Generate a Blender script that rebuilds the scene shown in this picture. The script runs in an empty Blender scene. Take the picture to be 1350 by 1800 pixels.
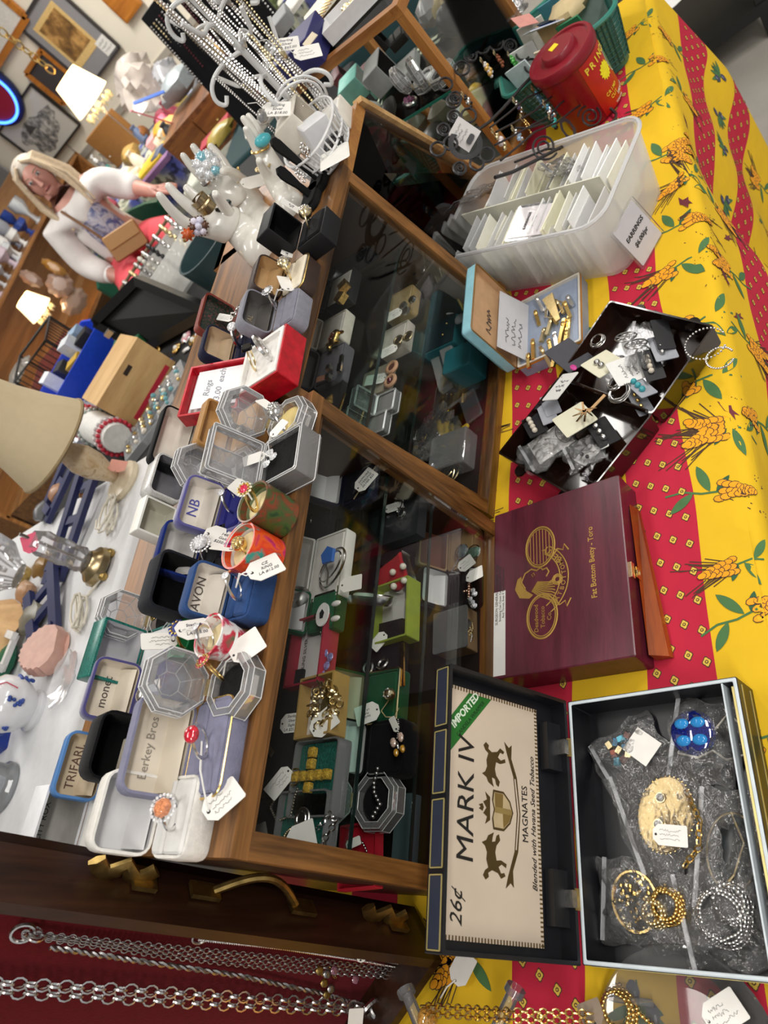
import bpy, bmesh, math, random
from math import sin, cos, pi, radians, sqrt, atan2, hypot
from mathutils import Vector, Matrix, Euler
random.seed(7)
S = bpy.context.scene
COL = S.collection

# ------------------------------------------------------------------ camera
CAMH = 1.55
RW = ((0.087,-0.859,0.504),(-0.739,0.284,0.611),(-0.668,-0.426,-0.610))
FPX, CX, CY = 1250.0, 675.0, 900.0
_r = Vector((RW[0][0],RW[1][0],RW[2][0])).normalized()
_f = Vector((RW[0][2],RW[1][2],RW[2][2])).normalized()
_d = _f.cross(_r).normalized()
_r = _d.cross(_f).normalized()
cam = bpy.data.cameras.new('camera')
cam.sensor_fit = 'VERTICAL'
cam.sensor_height = 36.0
cam.sensor_width = 27.0
cam.lens = FPX * 36.0 / 1800.0
cam.clip_start = 0.02
cam.dof.use_dof = True
cam.dof.focus_distance = 0.86
cam.dof.aperture_fstop = 7.5
camo = bpy.data.objects.new('camera',cam)
COL.objects.link(camo)
m3 = Matrix((_r,-_d,-_f)).transposed()
camo.matrix_world = Matrix.Translation((0,0,CAMH)) @ m3.to_4x4()
S.camera = camo

def ray(px,py):
 return _r * ((px - CX) / FPX) + _d * ((py - CY) / FPX) + _f
def at(px,py,z):
 """point where the sight line through a photo pixel meets the level plane z"""
 d = ray(px,py)
 t = (z - CAMH) / d.z
 return Vector((d.x * t,d.y * t,z))
def aty(px,py,y):
 d = ray(px,py)
 t = y / d.y
 return Vector((d.x * t,y,CAMH + d.z * t))
def atx(px,py,x):
 d = ray(px,py)
 t = x / d.x
 return Vector((x,d.y * t,CAMH + d.z * t))
def atd(px,py,dist):
 d = ray(px,py)
 t = dist / hypot(d.x,d.y)
 return Vector((d.x * t,d.y * t,CAMH + d.z * t))

# ------------------------------------------------------------------ light
S.view_settings.view_transform = 'Standard'
S.view_settings.look = 'None'
S.view_settings.gamma = 1.0
S.view_settings.use_curve_mapping = False
S.view_settings.exposure = -0.24
w = bpy.data.worlds.new('world')
S.world = w
w.use_nodes = True
bg = w.node_tree.nodes['Background']
bg.inputs[0].default_value = (0.86,0.87,0.88,1)
bg.inputs[1].default_value = 0.62
def area(name,loc,sx,sy,power,col=(1.0,0.97,0.92),rz=0):
 l = bpy.data.lights.new(name,'AREA')
 l.shape = 'RECTANGLE'
 l.size, l.size_y = sx, sy
 l.energy = power
 l.color = col
 o = bpy.data.objects.new(name,l)
 o.location = loc
 o.rotation_euler = (0,0,rz)
 COL.objects.link(o)
area('fluorescent_light',(0.30,1.00,2.75),1.25,0.30,14)
area('fluorescent_light',(0.30,-1.30,2.75),1.25,0.30,40)
area('fluorescent_light',(1.90,-1.00,2.75),1.25,0.30,40)
area('fluorescent_light',(-1.4,-0.60,2.75),1.25,0.30,34)
area('fluorescent_light',(2.6,1.2,2.75),1.25,0.30,26)
area('fluorescent_light',(4.3,2.8,2.75),1.25,0.30,95)
area('fluorescent_light',(1.8,3.2,2.75),1.25,0.30,44)

# ------------------------------------------------------------------ materials
MATS = {}
def _new(name):
 m = bpy.data.materials.new(name)
 m.use_nodes = True
 nt = m.node_tree
 return m, nt, nt.nodes, nt.links, nt.nodes['Principled BSDF']
def mat(name,col=None,rough=0.5,metal=0.0,var=0.08,scale=60.0,bump=0.0,bscale=None,sheen=0.0,emit=0.0,spec=0.5,coat=0.0):
 """principled surface with a little procedural colour variation and bump"""
 if name in MATS:
  return MATS[name]
 m, nt, N, L, b = _new(name)
 tc = N.new('ShaderNodeTexCoord')
 nz = N.new('ShaderNodeTexNoise')
 nz.inputs['Scale'].default_value = scale
 nz.inputs['Detail'].default_value = 3
 L.new(tc.outputs['Object'],nz.inputs['Vector'])
 r = N.new('ShaderNodeValToRGB')
 r.color_ramp.elements[0].position = 0.3
 r.color_ramp.elements[1].position = 0.7
 r.color_ramp.elements[0].color = tuple(max(0,c * (1 - var)) for c in col) + (1,)
 r.color_ramp.elements[1].color = tuple(min(1,c * (1 + var)) for c in col) + (1,)
 L.new(nz.outputs['Fac'],r.inputs['Fac'])
 L.new(r.outputs['Color'],b.inputs['Base Color'])
 b.inputs['Roughness'].default_value = rough
 b.inputs['Metallic'].default_value = metal
 b.inputs['Specular IOR Level'].default_value = spec
 if sheen:
  b.inputs['Sheen Weight'].default_value = sheen
  b.inputs['Sheen Roughness'].default_value = 0.5
 if coat:
  b.inputs['Coat Weight'].default_value = coat
 if emit:
  L.new(r.outputs['Color'],b.inputs['Emission Color'])
  b.inputs['Emission Strength'].default_value = emit
 if bump:
  n2 = N.new('ShaderNodeTexNoise')
  n2.inputs['Scale'].default_value = bscale or scale * 4
  n2.inputs['Detail'].default_value = 3
  L.new(tc.outputs['Object'],n2.inputs['Vector'])
  bp = N.new('ShaderNodeBump')
  bp.inputs['Strength'].default_value = bump
  bp.inputs['Distance'].default_value = 0.002
  L.new(n2.outputs['Fac'],bp.inputs['Height'])
  L.new(bp.outputs['Normal'],b.inputs['Normal'])
 MATS[name] = m
 return m
def hexc(h):
 """sRGB hex to linear"""
 o = []
 for i in (0,2,4):
  c = int(h[i:i + 2],16) / 255
  o.append(c / 12.92 if c < .04045 else ((c + .055) / 1.055) ** 2.4)
 return tuple(o)
def hm(h,rough=0.5,metal=0.0,**k):
 return mat('c' + h + '_%d_%d' % (rough * 100,metal * 100) + ''.join(k_[:2] + str(k[k_]) for k_ in sorted(k)),hexc(h),rough,metal,**k)
def velvet(h):
 return hm(h,0.9,sheen=0.07,bump=0.3,scale=120,spec=0.15)
def paper(h='E8E6E0'):
 return hm(h,0.75,var=0.03,spec=0.25)
def card(h):
 return hm(h,0.6,var=0.05,spec=0.3)
def leather(h):
 return hm(h,0.5,bump=0.35,bscale=900,scale=150)
def wood(name,c1,c2,axis,stretch=14.0,scale=38.0,rough=0.38):
 if name in MATS:
  return MATS[name]
 m, nt, N, L, b = _new(name)
 tc = N.new('ShaderNodeTexCoord')
 mp = N.new('ShaderNodeMapping')
 s = [scale] * 3
 s[axis] = scale / stretch
 mp.inputs['Scale'].default_value = s
 L.new(tc.outputs['Object'],mp.inputs['Vector'])
 nz = N.new('ShaderNodeTexNoise')
 nz.inputs['Scale'].default_value = 1.0
 nz.inputs['Detail'].default_value = 5
 nz.inputs['Distortion'].default_value = 0.6
 L.new(mp.outputs['Vector'],nz.inputs['Vector'])
 n2 = N.new('ShaderNodeTexNoise')
 n2.inputs['Scale'].default_value = 7.0
 n2.inputs['Detail'].default_value = 2
 L.new(mp.outputs['Vector'],n2.inputs['Vector'])
 ad = N.new('ShaderNodeMath')
 ad.operation = 'MULTIPLY_ADD'
 ad.inputs[1].default_value = 0.35
 L.new(n2.outputs['Fac'],ad.inputs[0])
 L.new(nz.outputs['Fac'],ad.inputs[2])
 r = N.new('ShaderNodeValToRGB')
 r.color_ramp.elements[0].position = 0.48
 r.color_ramp.elements[1].position = 0.86
 r.color_ramp.elements[0].color = hexc(c1) + (1,)
 r.color_ramp.elements[1].color = hexc(c2) + (1,)
 L.new(ad.outputs[0],r.inputs['Fac'])
 L.new(r.outputs['Color'],b.inputs['Base Color'])
 b.inputs['Roughness'].default_value = rough
 bp = N.new('ShaderNodeBump')
 bp.inputs['Strength'].default_value = 0.15
 bp.inputs['Distance'].default_value = 0.001
 L.new(ad.outputs[0],bp.inputs['Height'])
 L.new(bp.outputs['Normal'],b.inputs['Normal'])
 MATS[name] = m
 return m
def oak(axis): return wood('oak_%d' % axis,'432910','966634',axis)
def oakl(axis): return wood('honey_oak_%d' % axis,'8A5626','B27C3E',axis,rough=.45)
def clear(name,col=(1,1,1),body=0.12,rough=0.05,bump=0.0,bscale=60,milk=None,fres=1.25):
 """thin clear glass or plastic: mostly see-through, reflecting by angle"""
 if name in MATS:
  return MATS[name]
 m, nt, N, L, b = _new(name)
 tr = N.new('ShaderNodeBsdfTransparent')
 tr.inputs[0].default_value = col + (1,)
 b.inputs['Base Color'].default_value = (milk or (0.9,0.92,0.95)) + (1,)
 b.inputs['Roughness'].default_value = rough
 b.inputs['Specular IOR Level'].default_value = 0.8
 gl = N.new('ShaderNodeBsdfGlossy')
 gl.inputs['Roughness'].default_value = rough
 fr = N.new('ShaderNodeFresnel')
 fr.inputs['IOR'].default_value = fres
 mx = N.new('ShaderNodeMixShader')
 L.new(fr.outputs[0],mx.inputs[0])
 L.new(tr.outputs[0],mx.inputs[1])
 L.new(gl.outputs[0],mx.inputs[2])
 m2 = N.new('ShaderNodeMixShader')
 m2.inputs[0].default_value = body
 L.new(mx.outputs[0],m2.inputs[1])
 L.new(b.outputs[0],m2.inputs[2])
 out = N['Material Output']
 L.new(m2.outputs[0],out.inputs['Surface'])
 if bump:
  tc = N.new('ShaderNodeTexCoord')
  n2 = N.new('ShaderNodeTexNoise')
  n2.inputs['Scale'].default_value = bscale
  n2.inputs['Detail'].default_value = 2
  L.new(tc.outputs['Object'],n2.inputs['Vector'])
  bp = N.new('ShaderNodeBump')
  bp.inputs['Strength'].default_value = bump
  bp.inputs['Distance'].default_value = 0.004
  L.new(n2.outputs['Fac'],bp.inputs['Height'])
  for s in (b,gl,fr):
   L.new(bp.outputs['Normal'],s.inputs['Normal'])
 MATS[name] = m
 return m
def GLASS(): return clear('window_glass',(0.98,0.99,0.985),0.0,0.02,fres=1.165)
def SHELFG(): return clear('shelf_glass',(0.86,0.95,0.91),0.0,0.02,fres=1.15)
def GEDGE(): return clear('glass_edge',(0.25,0.34,0.32),0.5,0.1,milk=(0.02,0.04,0.035))
def BAG(): return clear('poly_bag',(0.98,0.98,0.99),0.05,0.09,bump=1.0,bscale=140,fres=1.65,milk=(1,1,1))
def ACRYL(): return clear('acrylic',(0.93,0.93,0.96),0.10,0.04,fres=1.7)
def CRYST(): return clear('crystal',(0.97,0.97,0.99),0.15,0.06,bump=0.12,bscale=90,fres=1.8,milk=(1,1,1))
def EDGE_GLINT(): return clear('edge_glint',(1,1,1),0.62,0.15,milk=(1,1,1))  # whitish colour that paints bright glints along the crystal facet edges
def FROST(): return frost()
def frost():
 if 'frost_plastic' in MATS: return MATS['frost_plastic']
 m, nt, N, L, b = _new('frost_plastic')
 tr = N.new('ShaderNodeBsdfTransparent'); tl = N.new('ShaderNodeBsdfTranslucent')
 tr.inputs[0].default_value = (.97,.97,.96,1); tl.inputs[0].default_value = (.97,.97,.95,1)
 b.inputs['Base Color'].default_value = (.95,.95,.94,1); b.inputs['Roughness'].default_value = .35
 m1, m2 = N.new('ShaderNodeMixShader'), N.new('ShaderNodeMixShader')
 m1.inputs[0].default_value = .55; m2.inputs[0].default_value = .42
 L.new(b.outputs[0],m1.inputs[1]); L.new(tl.outputs[0],m1.inputs[2])
 L.new(tr.outputs[0],m2.inputs[1]); L.new(m1.outputs[0],m2.inputs[2])
 L.new(m2.outputs[0],N['Material Output'].inputs['Surface'])
 MATS['frost_plastic'] = m
 return m
def SILVER(): return mat('silver',(0.72,0.71,0.70),0.22,1.0,var=0.15,scale=300)
def STEEL(): return mat('dull_steel',(0.45,0.44,0.43),0.35,1.0,var=0.2,scale=200)
def GOLD(): return mat('gold',(0.80,0.56,0.20),0.25,1.0,var=0.12,scale=300)
def PGOLD(): return mat('pale_gold',(0.80,0.66,0.38),0.28,1.0,var=0.12,scale=300)
def BRASS(): return mat('old_brass',(0.42,0.29,0.10),0.38,1.0,var=0.35,scale=80)
def GILT(): return hm('B9954A',0.4,0.6)
def BLACKW(): return hm('1B1A1B',0.55,bump=0.2,scale=200)
def WHITE(): return hm('E4E4E2',0.4,var=0.03)
def gem(h,name=None):
 return mat('gem' + h,hexc(h),0.06,0.0,var=0.5,scale=500,spec=1.0,coat=1.0)

# ------------------------------------------------------------------ mesh builder
class MB:
 def __init__(s):
  s.v, s.f, s.mi, s.M = [], [], [], Matrix()
  s.mats = []
 def slot(s,m):
  if m not in s.mats:
   s.mats.append(m)
  return s.mats.index(m)
 def add(s,vs,fs,m):
  k = len(s.v)
  i = s.slot(m)
  s.v += [s.M @ Vector(p) for p in vs]
  for f in fs:
   s.f.append([k + j for j in f])
   s.mi.append(i)
  return s
 def at(s,loc=(0,0,0),rot=(0,0,0),sc=1.0):
  s.M = Matrix.Translation(loc) @ Euler(rot).to_matrix().to_4x4() @ Matrix.Scale(sc,4)
  return s
 def box(s,c,d,m,rz=0.0):
  x, y, z = d[0] / 2, d[1] / 2, d[2] / 2
  vs = [(i * x,j * y,k * z) for k in (-1,1) for j in (-1,1) for i in (-1,1)]
  R = Matrix.Rotation(rz,3,'Z')
  vs = [R @ Vector(p) + Vector(c) for p in vs]
  return s.add(vs,[(0,2,3,1),(4,5,7,6),(0,1,5,4),(2,6,7,3),(0,4,6,2),(1,3,7,5)],m)
 def hexa(s,b4,t4,m):
  vs = list(b4) + list(t4)
  return s.add(vs,[(3,2,1,0),(4,5,6,7),(0,1,5,4),(1,2,6,5),(2,3,7,6),(3,0,4,7)],m)
 def beam(s,a,b,w,h,m,up=(0,0,1)):
  a, b = Vector(a), Vector(b)
  t = (b - a).normalized()
  sd = t.cross(Vector(up))
  if sd.length < 1e-4:
   sd = t.cross(Vector((1,0,0)))
  sd.normalize()
  u = sd.cross(t).normalized()
  q = lambda p: [p - sd * w / 2 - u * h / 2,p + sd * w / 2 - u * h / 2,p + sd * w / 2 + u * h / 2,p - sd * w / 2 + u * h / 2]
  return s.hexa(q(a),q(b),m)
 def loft(s,loops,m,cap0=True,cap1=True,closed=True,mcap1=None,mcap0=None):
  n = len(loops[0])
  vs = [p for l in loops for p in l]
  fs = []
  for i in range(len(loops) - 1):
   for j in range(n if closed else n - 1):
    a, b = i * n + j, i * n + (j + 1) % n
    fs.append((a,b,b + n,a + n))
  s.add(vs,fs,m)
  if cap0:
   s.add(loops[0],[tuple(range(n))[::-1]],mcap0 or m)
  if cap1:
   s.add(loops[-1],[tuple(range(n))],mcap1 or m)
  return s
 def lathe(s,prof,m,n=24,c=(0,0,0),sx=1.0,sy=1.0,cap0=True,cap1=True):
  loops = [[(c[0] + r * cos(2 * pi * j / n) * sx,c[1] + r * sin(2 * pi * j / n) * sy,c[2] + z) for j in range(n)] for r,z in prof]
  return s.loft(loops,m,cap0,cap1)
 def tube(s,pts,r,m,n=6,closed=False,flat=1.0):
  pts = [Vector(p) for p in pts]
  k = len(pts)
  rr = r if isinstance(r,(list,tuple)) else [r] * k
  loops = []
  prev = None
  for i, p in enumerate(pts):
   a = pts[(i - 1) % k] if (i > 0 or closed) else pts[i]
   b = pts[(i + 1) % k] if (i < k - 1 or closed) else pts[i]
   t = (b - a)
   t = t.normalized() if t.length > 1e-9 else Vector((0,0,1))
   if prev is None:
    u = t.cross(Vector((0,0,1)))
    if u.length < 1e-3:
     u = t.cross(Vector((1,0,0)))
   else:
    u = prev - t * prev.dot(t)
    if u.length < 1e-6:
     u = t.cross(Vector((1,0,0)))
   u.normalize()
   prev = u
   v = t.cross(u)
   loops.append([p + (u * cos(2 * pi * j / n) + v * sin(2 * pi * j / n) * flat) * rr[i] for j in range(n)])
  if closed:
   loops.append(loops[0])
  return s.loft(loops,m,not closed,not closed)
 def sphere(s,c,r,m,n=10,k=6,sc=(1,1,1)):
  c = Vector(c)
  loops = []
  for i in range(k + 1):
   a = -pi / 2 + pi * i / k
   q = max(cos(a),0.02)
   loops.append([c + Vector((r * q * cos(2 * pi * j / n) * sc[0],r * q * sin(2 * pi * j / n) * sc[1],r * sin(a) * sc[2])) for j in range(n)])
  return s.loft(loops,m)
 def torus(s,c,R,r,m,n=20,k=6,axis=(0,0,1),a0=0,a1=2 * pi,sx=1.0,flat=1.0):
  ax = Vector(axis).normalized()
  u = ax.cross(Vector((0,0,1)))
  if u.length < 1e-3:
   u = Vector((1,0,0))
  u.normalize()
  v = ax.cross(u)
  c = Vector(c)
  full = abs(a1 - a0 - 2 * pi) < 1e-6
  pts = [c + (u * cos(a0 + (a1 - a0) * j / (n if full else n - 1)) * sx + v * sin(a0 + (a1 - a0) * j / (n if full else n - 1))) * R for j in range(n)]
  return s.tube(pts,r,m,k,closed=full,flat=flat)
 def prism(s,poly,z0,z1,m,mtop=None):
  n = len(poly)
  return s.loft([[(x,y,z0) for x,y in poly],[(x,y,z1) for x,y in poly]],m,mcap1=mtop)
 def gemstone(s,c,r,m,n=8,h=0.55,sx=1.0,sy=1.0):
  prof = [(0.02 * r,-0.75 * h * r),(r,0),(r * .96,.12 * h * r),(r * 0.55,0.6 * h * r)]
  return s.lathe(prof,m,n,c,sx,sy)
 def obj(s,name,parent=None,smooth=38,loc=None,rot=None):
  me = bpy.data.meshes.new(name)
  me.from_pydata([tuple(p) for p in s.v],[],s.f)
  for m in s.mats:
   me.materials.append(m)
  me.polygons.foreach_set('material_index',s.mi)
  if smooth:
   me.polygons.foreach_set('use_smooth',[True] * len(me.polygons))
   me.set_sharp_from_angle(angle=radians(smooth))
  me.update()
  o = bpy.data.objects.new(name,me)
  COL.objects.link(o)
  if parent:
   o.parent = parent
  if loc:
   o.location = loc
  if rot:
   o.rotation_euler = rot
  return o
def rr(w,d,r,n=4,z=0.0,cx=0.0,cy=0.0):
 """rounded rectangle loop"""
 r = min(r,w / 2 - 1e-5,d / 2 - 1e-5)
 out = []
 for qx, qy, a0 in ((1,1,0),(-1,1,pi / 2),(-1,-1,pi),(1,-1,3 * pi / 2)):
  for i in range(n + 1):
   a = a0 + pi / 2 * i / n
   out.append((cx + qx * (w / 2 - r) + r * cos(a),cy + qy * (d / 2 - r) + r * sin(a),z))
 return out
def props(o,label=None,cat=None,group=None,kind=None):
 if label: o['label'] = label
 if cat: o['category'] = cat
 if group: o['group'] = group
 if kind: o['kind'] = kind
 return o
def thing(name,label,cat,loc=(0,0,0),rz=0.0,group=None,rot=None):
 o = bpy.data.objects.new(name,None)
 o.empty_display_size = 0.02
 COL.objects.link(o)
 o.location = loc
 o.rotation_euler = rot if rot else (0,0,rz)
 return props(o,label,cat,group)
def txt(parent,s,size,loc,m,rot=(0,0,0),name='lettering',bold=0.0,shear=0.0,align='CENTER',sx=1.0,ext=0.00015,spacing=1.0):
 c = bpy.data.curves.new('t','FONT')
 c.body = s
 c.size = size
 c.align_x = align
 c.align_y = 'CENTER'
 c.extrude = ext
 c.offset = bold * size
 c.shear = shear
 c.space_character = spacing
 c.resolution_u = 2
 o = bpy.data.objects.new('t',c)
 me = bpy.data.meshes.new_from_object(o)
 bpy.data.objects.remove(o)
 bpy.data.curves.remove(c)
 me.name = name
 if sx != 1.0:
  for v in me.vertices:
   v.co.x *= sx
 me.materials.clear()
 me.materials.append(m)
 o = bpy.data.objects.new(name,me)
 COL.objects.link(o)
 o.parent = parent
 o.location = loc
 o.rotation_euler = rot
 return o
def struct(o):
 o['kind'] = 'structure'
 return o
INK = lambda: hm('3A3A46',0.7)
def face_rot(n,up):
 """euler whose local z looks along n and local y along up (as far as possible)"""
 n = Vector(n).normalized()
 u = Vector(up)
 u = (u - n * u.dot(n)).normalized()
 x = u.cross(n)
 return Matrix((x,u,n)).transposed().to_euler()
# ------------------------------------------------------------------ setting
def floor_mat():
 m, nt, N, L, b = _new('concrete')
 tc = N.new('ShaderNodeTexCoord')
 nz = N.new('ShaderNodeTexNoise')
 nz.inputs['Scale'].default_value = 1.6
 nz.inputs['Detail'].default_value = 8
 nz.inputs['Roughness'].default_value = 0.65
 L.new(tc.outputs['Object'],nz.inputs['Vector'])
 r = N.new('ShaderNodeValToRGB')
 r.color_ramp.elements[0].position = 0.3
 r.color_ramp.elements[1].position = 0.72
 r.color_ramp.elements[0].color = hexc('85817A') + (1,)
 r.color_ramp.elements[1].color = hexc('A8A49C') + (1,)
 L.new(nz.outputs['Fac'],r.inputs['Fac'])
 L.new(r.outputs['Color'],b.inputs['Base Color'])
 b.inputs['Roughness'].default_value = 0.5
 return m
FM = floor_mat()
struct(MB().box((2.5,2.5,-0.05),(13,13,0.1),FM).obj('floor'))
WALLM = hm('EAE2D0',0.7,var=0.03,scale=4)
WX = 5.75
b = MB()
b.box((WX + 0.06,3.5,1.4),(0.12,8.0,2.8),WALLM)
struct(b.obj('wall_right'))
b = MB()
b.box((2.4,7.56,1.4),(6.9,0.12,2.8),hm('B9B2A6',0.7,var=0.04,scale=4))
struct(b.obj('wall_back'))
# chair rail and a panel seam on the end wall
p1, p2 = atx(328,53,WX - 0.01), atx(115,307,WX - 0.01)
tm = hm('A9A296',0.5,var=0.04)
b = MB()
b.beam((WX - 0.012,0.0,(p1.z + p2.z) / 2),(WX - 0.012,7.4,(p1.z + p2.z) / 2),0.022,0.05,tm)
struct(b.obj('trim_1'))
s0 = atx(120,255,WX)
b = MB()
b.beam((WX - 0.004,s0.y,0.02),(WX - 0.004,s0.y,2.7),0.012,0.02,tm,up=(1,0,0))
struct(b.obj('trim_2'))
struct(MB().box((2.5,2.5,2.86),(13,13,0.08),hm('D9D8D4',0.8,var=0.03)).obj('ceiling'))

# ------------------------------------------------------------------ tables and the printed cloth
TT = 0.75
t = thing('folding_table','long folding table hidden under the red and yellow printed cloth','table',(0.35,0.62,0))
b = MB(); b.box((0,0,0.73),(2.74,0.86,0.03),hm('CFCFCB',0.5)); b.obj('tabletop',t)
for sx in (-1,1):
 for sy in (-1,1):
  b = MB(); b.tube([(sx * 1.2,sy * .33,0),(sx * 1.2,sy * .33,0.72)],0.014,STEEL(),8); b.obj('leg',t)

YF = 0.178          # front edge of the table top
X0, X1 = -1.02, 1.735
random.seed(3)
def drape(u,v):
 """cloth point; u along the table, v = distance from the front edge (positive on top, negative down the front)"""
 if v >= 0.02:
  zz = TT + 0.0035
  zz += 0.0035 * max(0,1 - v / .2) * (sin(u * 21 + v * 17) * .5 + sin(u * 9.3 - v * 33) * .5) * (1 if v < .2 else 0)
  return Vector((u,YF + v,zz))
 if v > -0.02:
  a = (0.02 - v) / 0.04 * pi / 2
  return Vector((u,YF + 0.02 - 0.02 * sin(a) + 0.006 * sin(u * 5.2),TT + 0.0035 - 0.02 + 0.02 * cos(a) + .0035 * sin(u * 8)))
 d = -v - 0.02
 g = min(1,d / 0.25)
 y = YF - g * (0.012 + 0.030 * sin(u * 8.3 + .6) + 0.016 * sin(u * 17.7 + 1.7 + d * 3)) - d * 0.03
 y += 0.006 * sin(u * 5.2)
 return Vector((u,y,TT - 0.0165 - d))
def dn(u,v):
 e = 0.003
 a = drape(u + e,v) - drape(u - e,v)
 c = drape(u,v + e) - drape(u,v - e)
 return a.cross(c).normalized()
def cloth_mat():
 m, nt, N, L, b = _new('printed_cloth')
 uv = N.new('ShaderNodeUVMap')
 uv.uv_map = 'UVMap'
 sep = N.new('ShaderNodeSeparateXYZ')
 L.new(uv.outputs[0],sep.inputs[0])
 nz = N.new('ShaderNodeTexNoise')
 nz.inputs['Scale'].default_value = 7.0
 nz.inputs['Detail'].default_value = 0
 L.new(uv.outputs[0],nz.inputs['Vector'])
 ad = N.new('ShaderNodeMath'); ad.operation = 'MULTIPLY_ADD'
 ad.inputs[1].default_value = 0.020
 L.new(nz.outputs['Fac'],ad.inputs[0]); L.new(sep.outputs['Y'],ad.inputs[2])
 # stripes: red .077-.157 | narrow yellow | red .255-.345 | wide yellow ... period .445
 a2 = N.new('ShaderNodeMath'); a2.operation = 'ADD'; a2.inputs[1].default_value = 8.90 - 0.087
 L.new(ad.outputs[0],a2.inputs[0])
 md = N.new('ShaderNodeMath'); md.operation = 'MODULO'; md.inputs[1].default_value = 0.445
 L.new(a2.outputs[0],md.inputs[0])
 r = N.new('ShaderNodeValToRGB')
 r.color_ramp.interpolation = 'CONSTANT'
 dv = N.new('ShaderNodeMath'); dv.operation = 'DIVIDE'; dv.inputs[1].default_value = 0.445
 L.new(md.outputs[0],dv.inputs[0]); L.new(dv.outputs[0],r.inputs['Fac'])
 red, yel = hexc('BE2840') + (1,), hexc('E4B926') + (1,)
 E_ = r.color_ramp.elements
 E_[0].position = 0; E_[0].color = red
 E_[1].position = 0.080 / .445; E_[1].color = yel
 e = E_.new(0.180 / .445); e.color = red
 e = E_.new(0.266 / .445); e.color = yel
 n3 = N.new('ShaderNodeTexNoise'); n3.inputs['Scale'].default_value = 26; n3.inputs['Detail'].default_value = 4
 L.new(uv.outputs[0],n3.inputs['Vector'])
 mx = N.new('ShaderNodeMixRGB'); mx.blend_type = 'MULTIPLY'; mx.inputs[0].default_value = 0.10
 L.new(r.outputs['Color'],mx.inputs[1]); L.new(n3.outputs['Fac'],mx.inputs[2])
 L.new(mx.outputs[0],b.inputs['Base Color'])
 b.inputs['Roughness'].default_value = 0.8
 b.inputs['Specular IOR Level'].default_value = 0.2
 n4 = N.new('ShaderNodeTexNoise'); n4.inputs['Scale'].default_value = 14; n4.inputs['Detail'].default_value = 3
 L.new(uv.outputs[0],n4.inputs['Vector'])
 bp = N.new('ShaderNodeBump'); bp.inputs['Strength'].default_value = 0.35; bp.inputs['Distance'].default_value = 0.012
 L.new(n4.outputs['Fac'],bp.inputs['Height']); L.new(bp.outputs['Normal'],b.inputs['Normal'])
 return m
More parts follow.
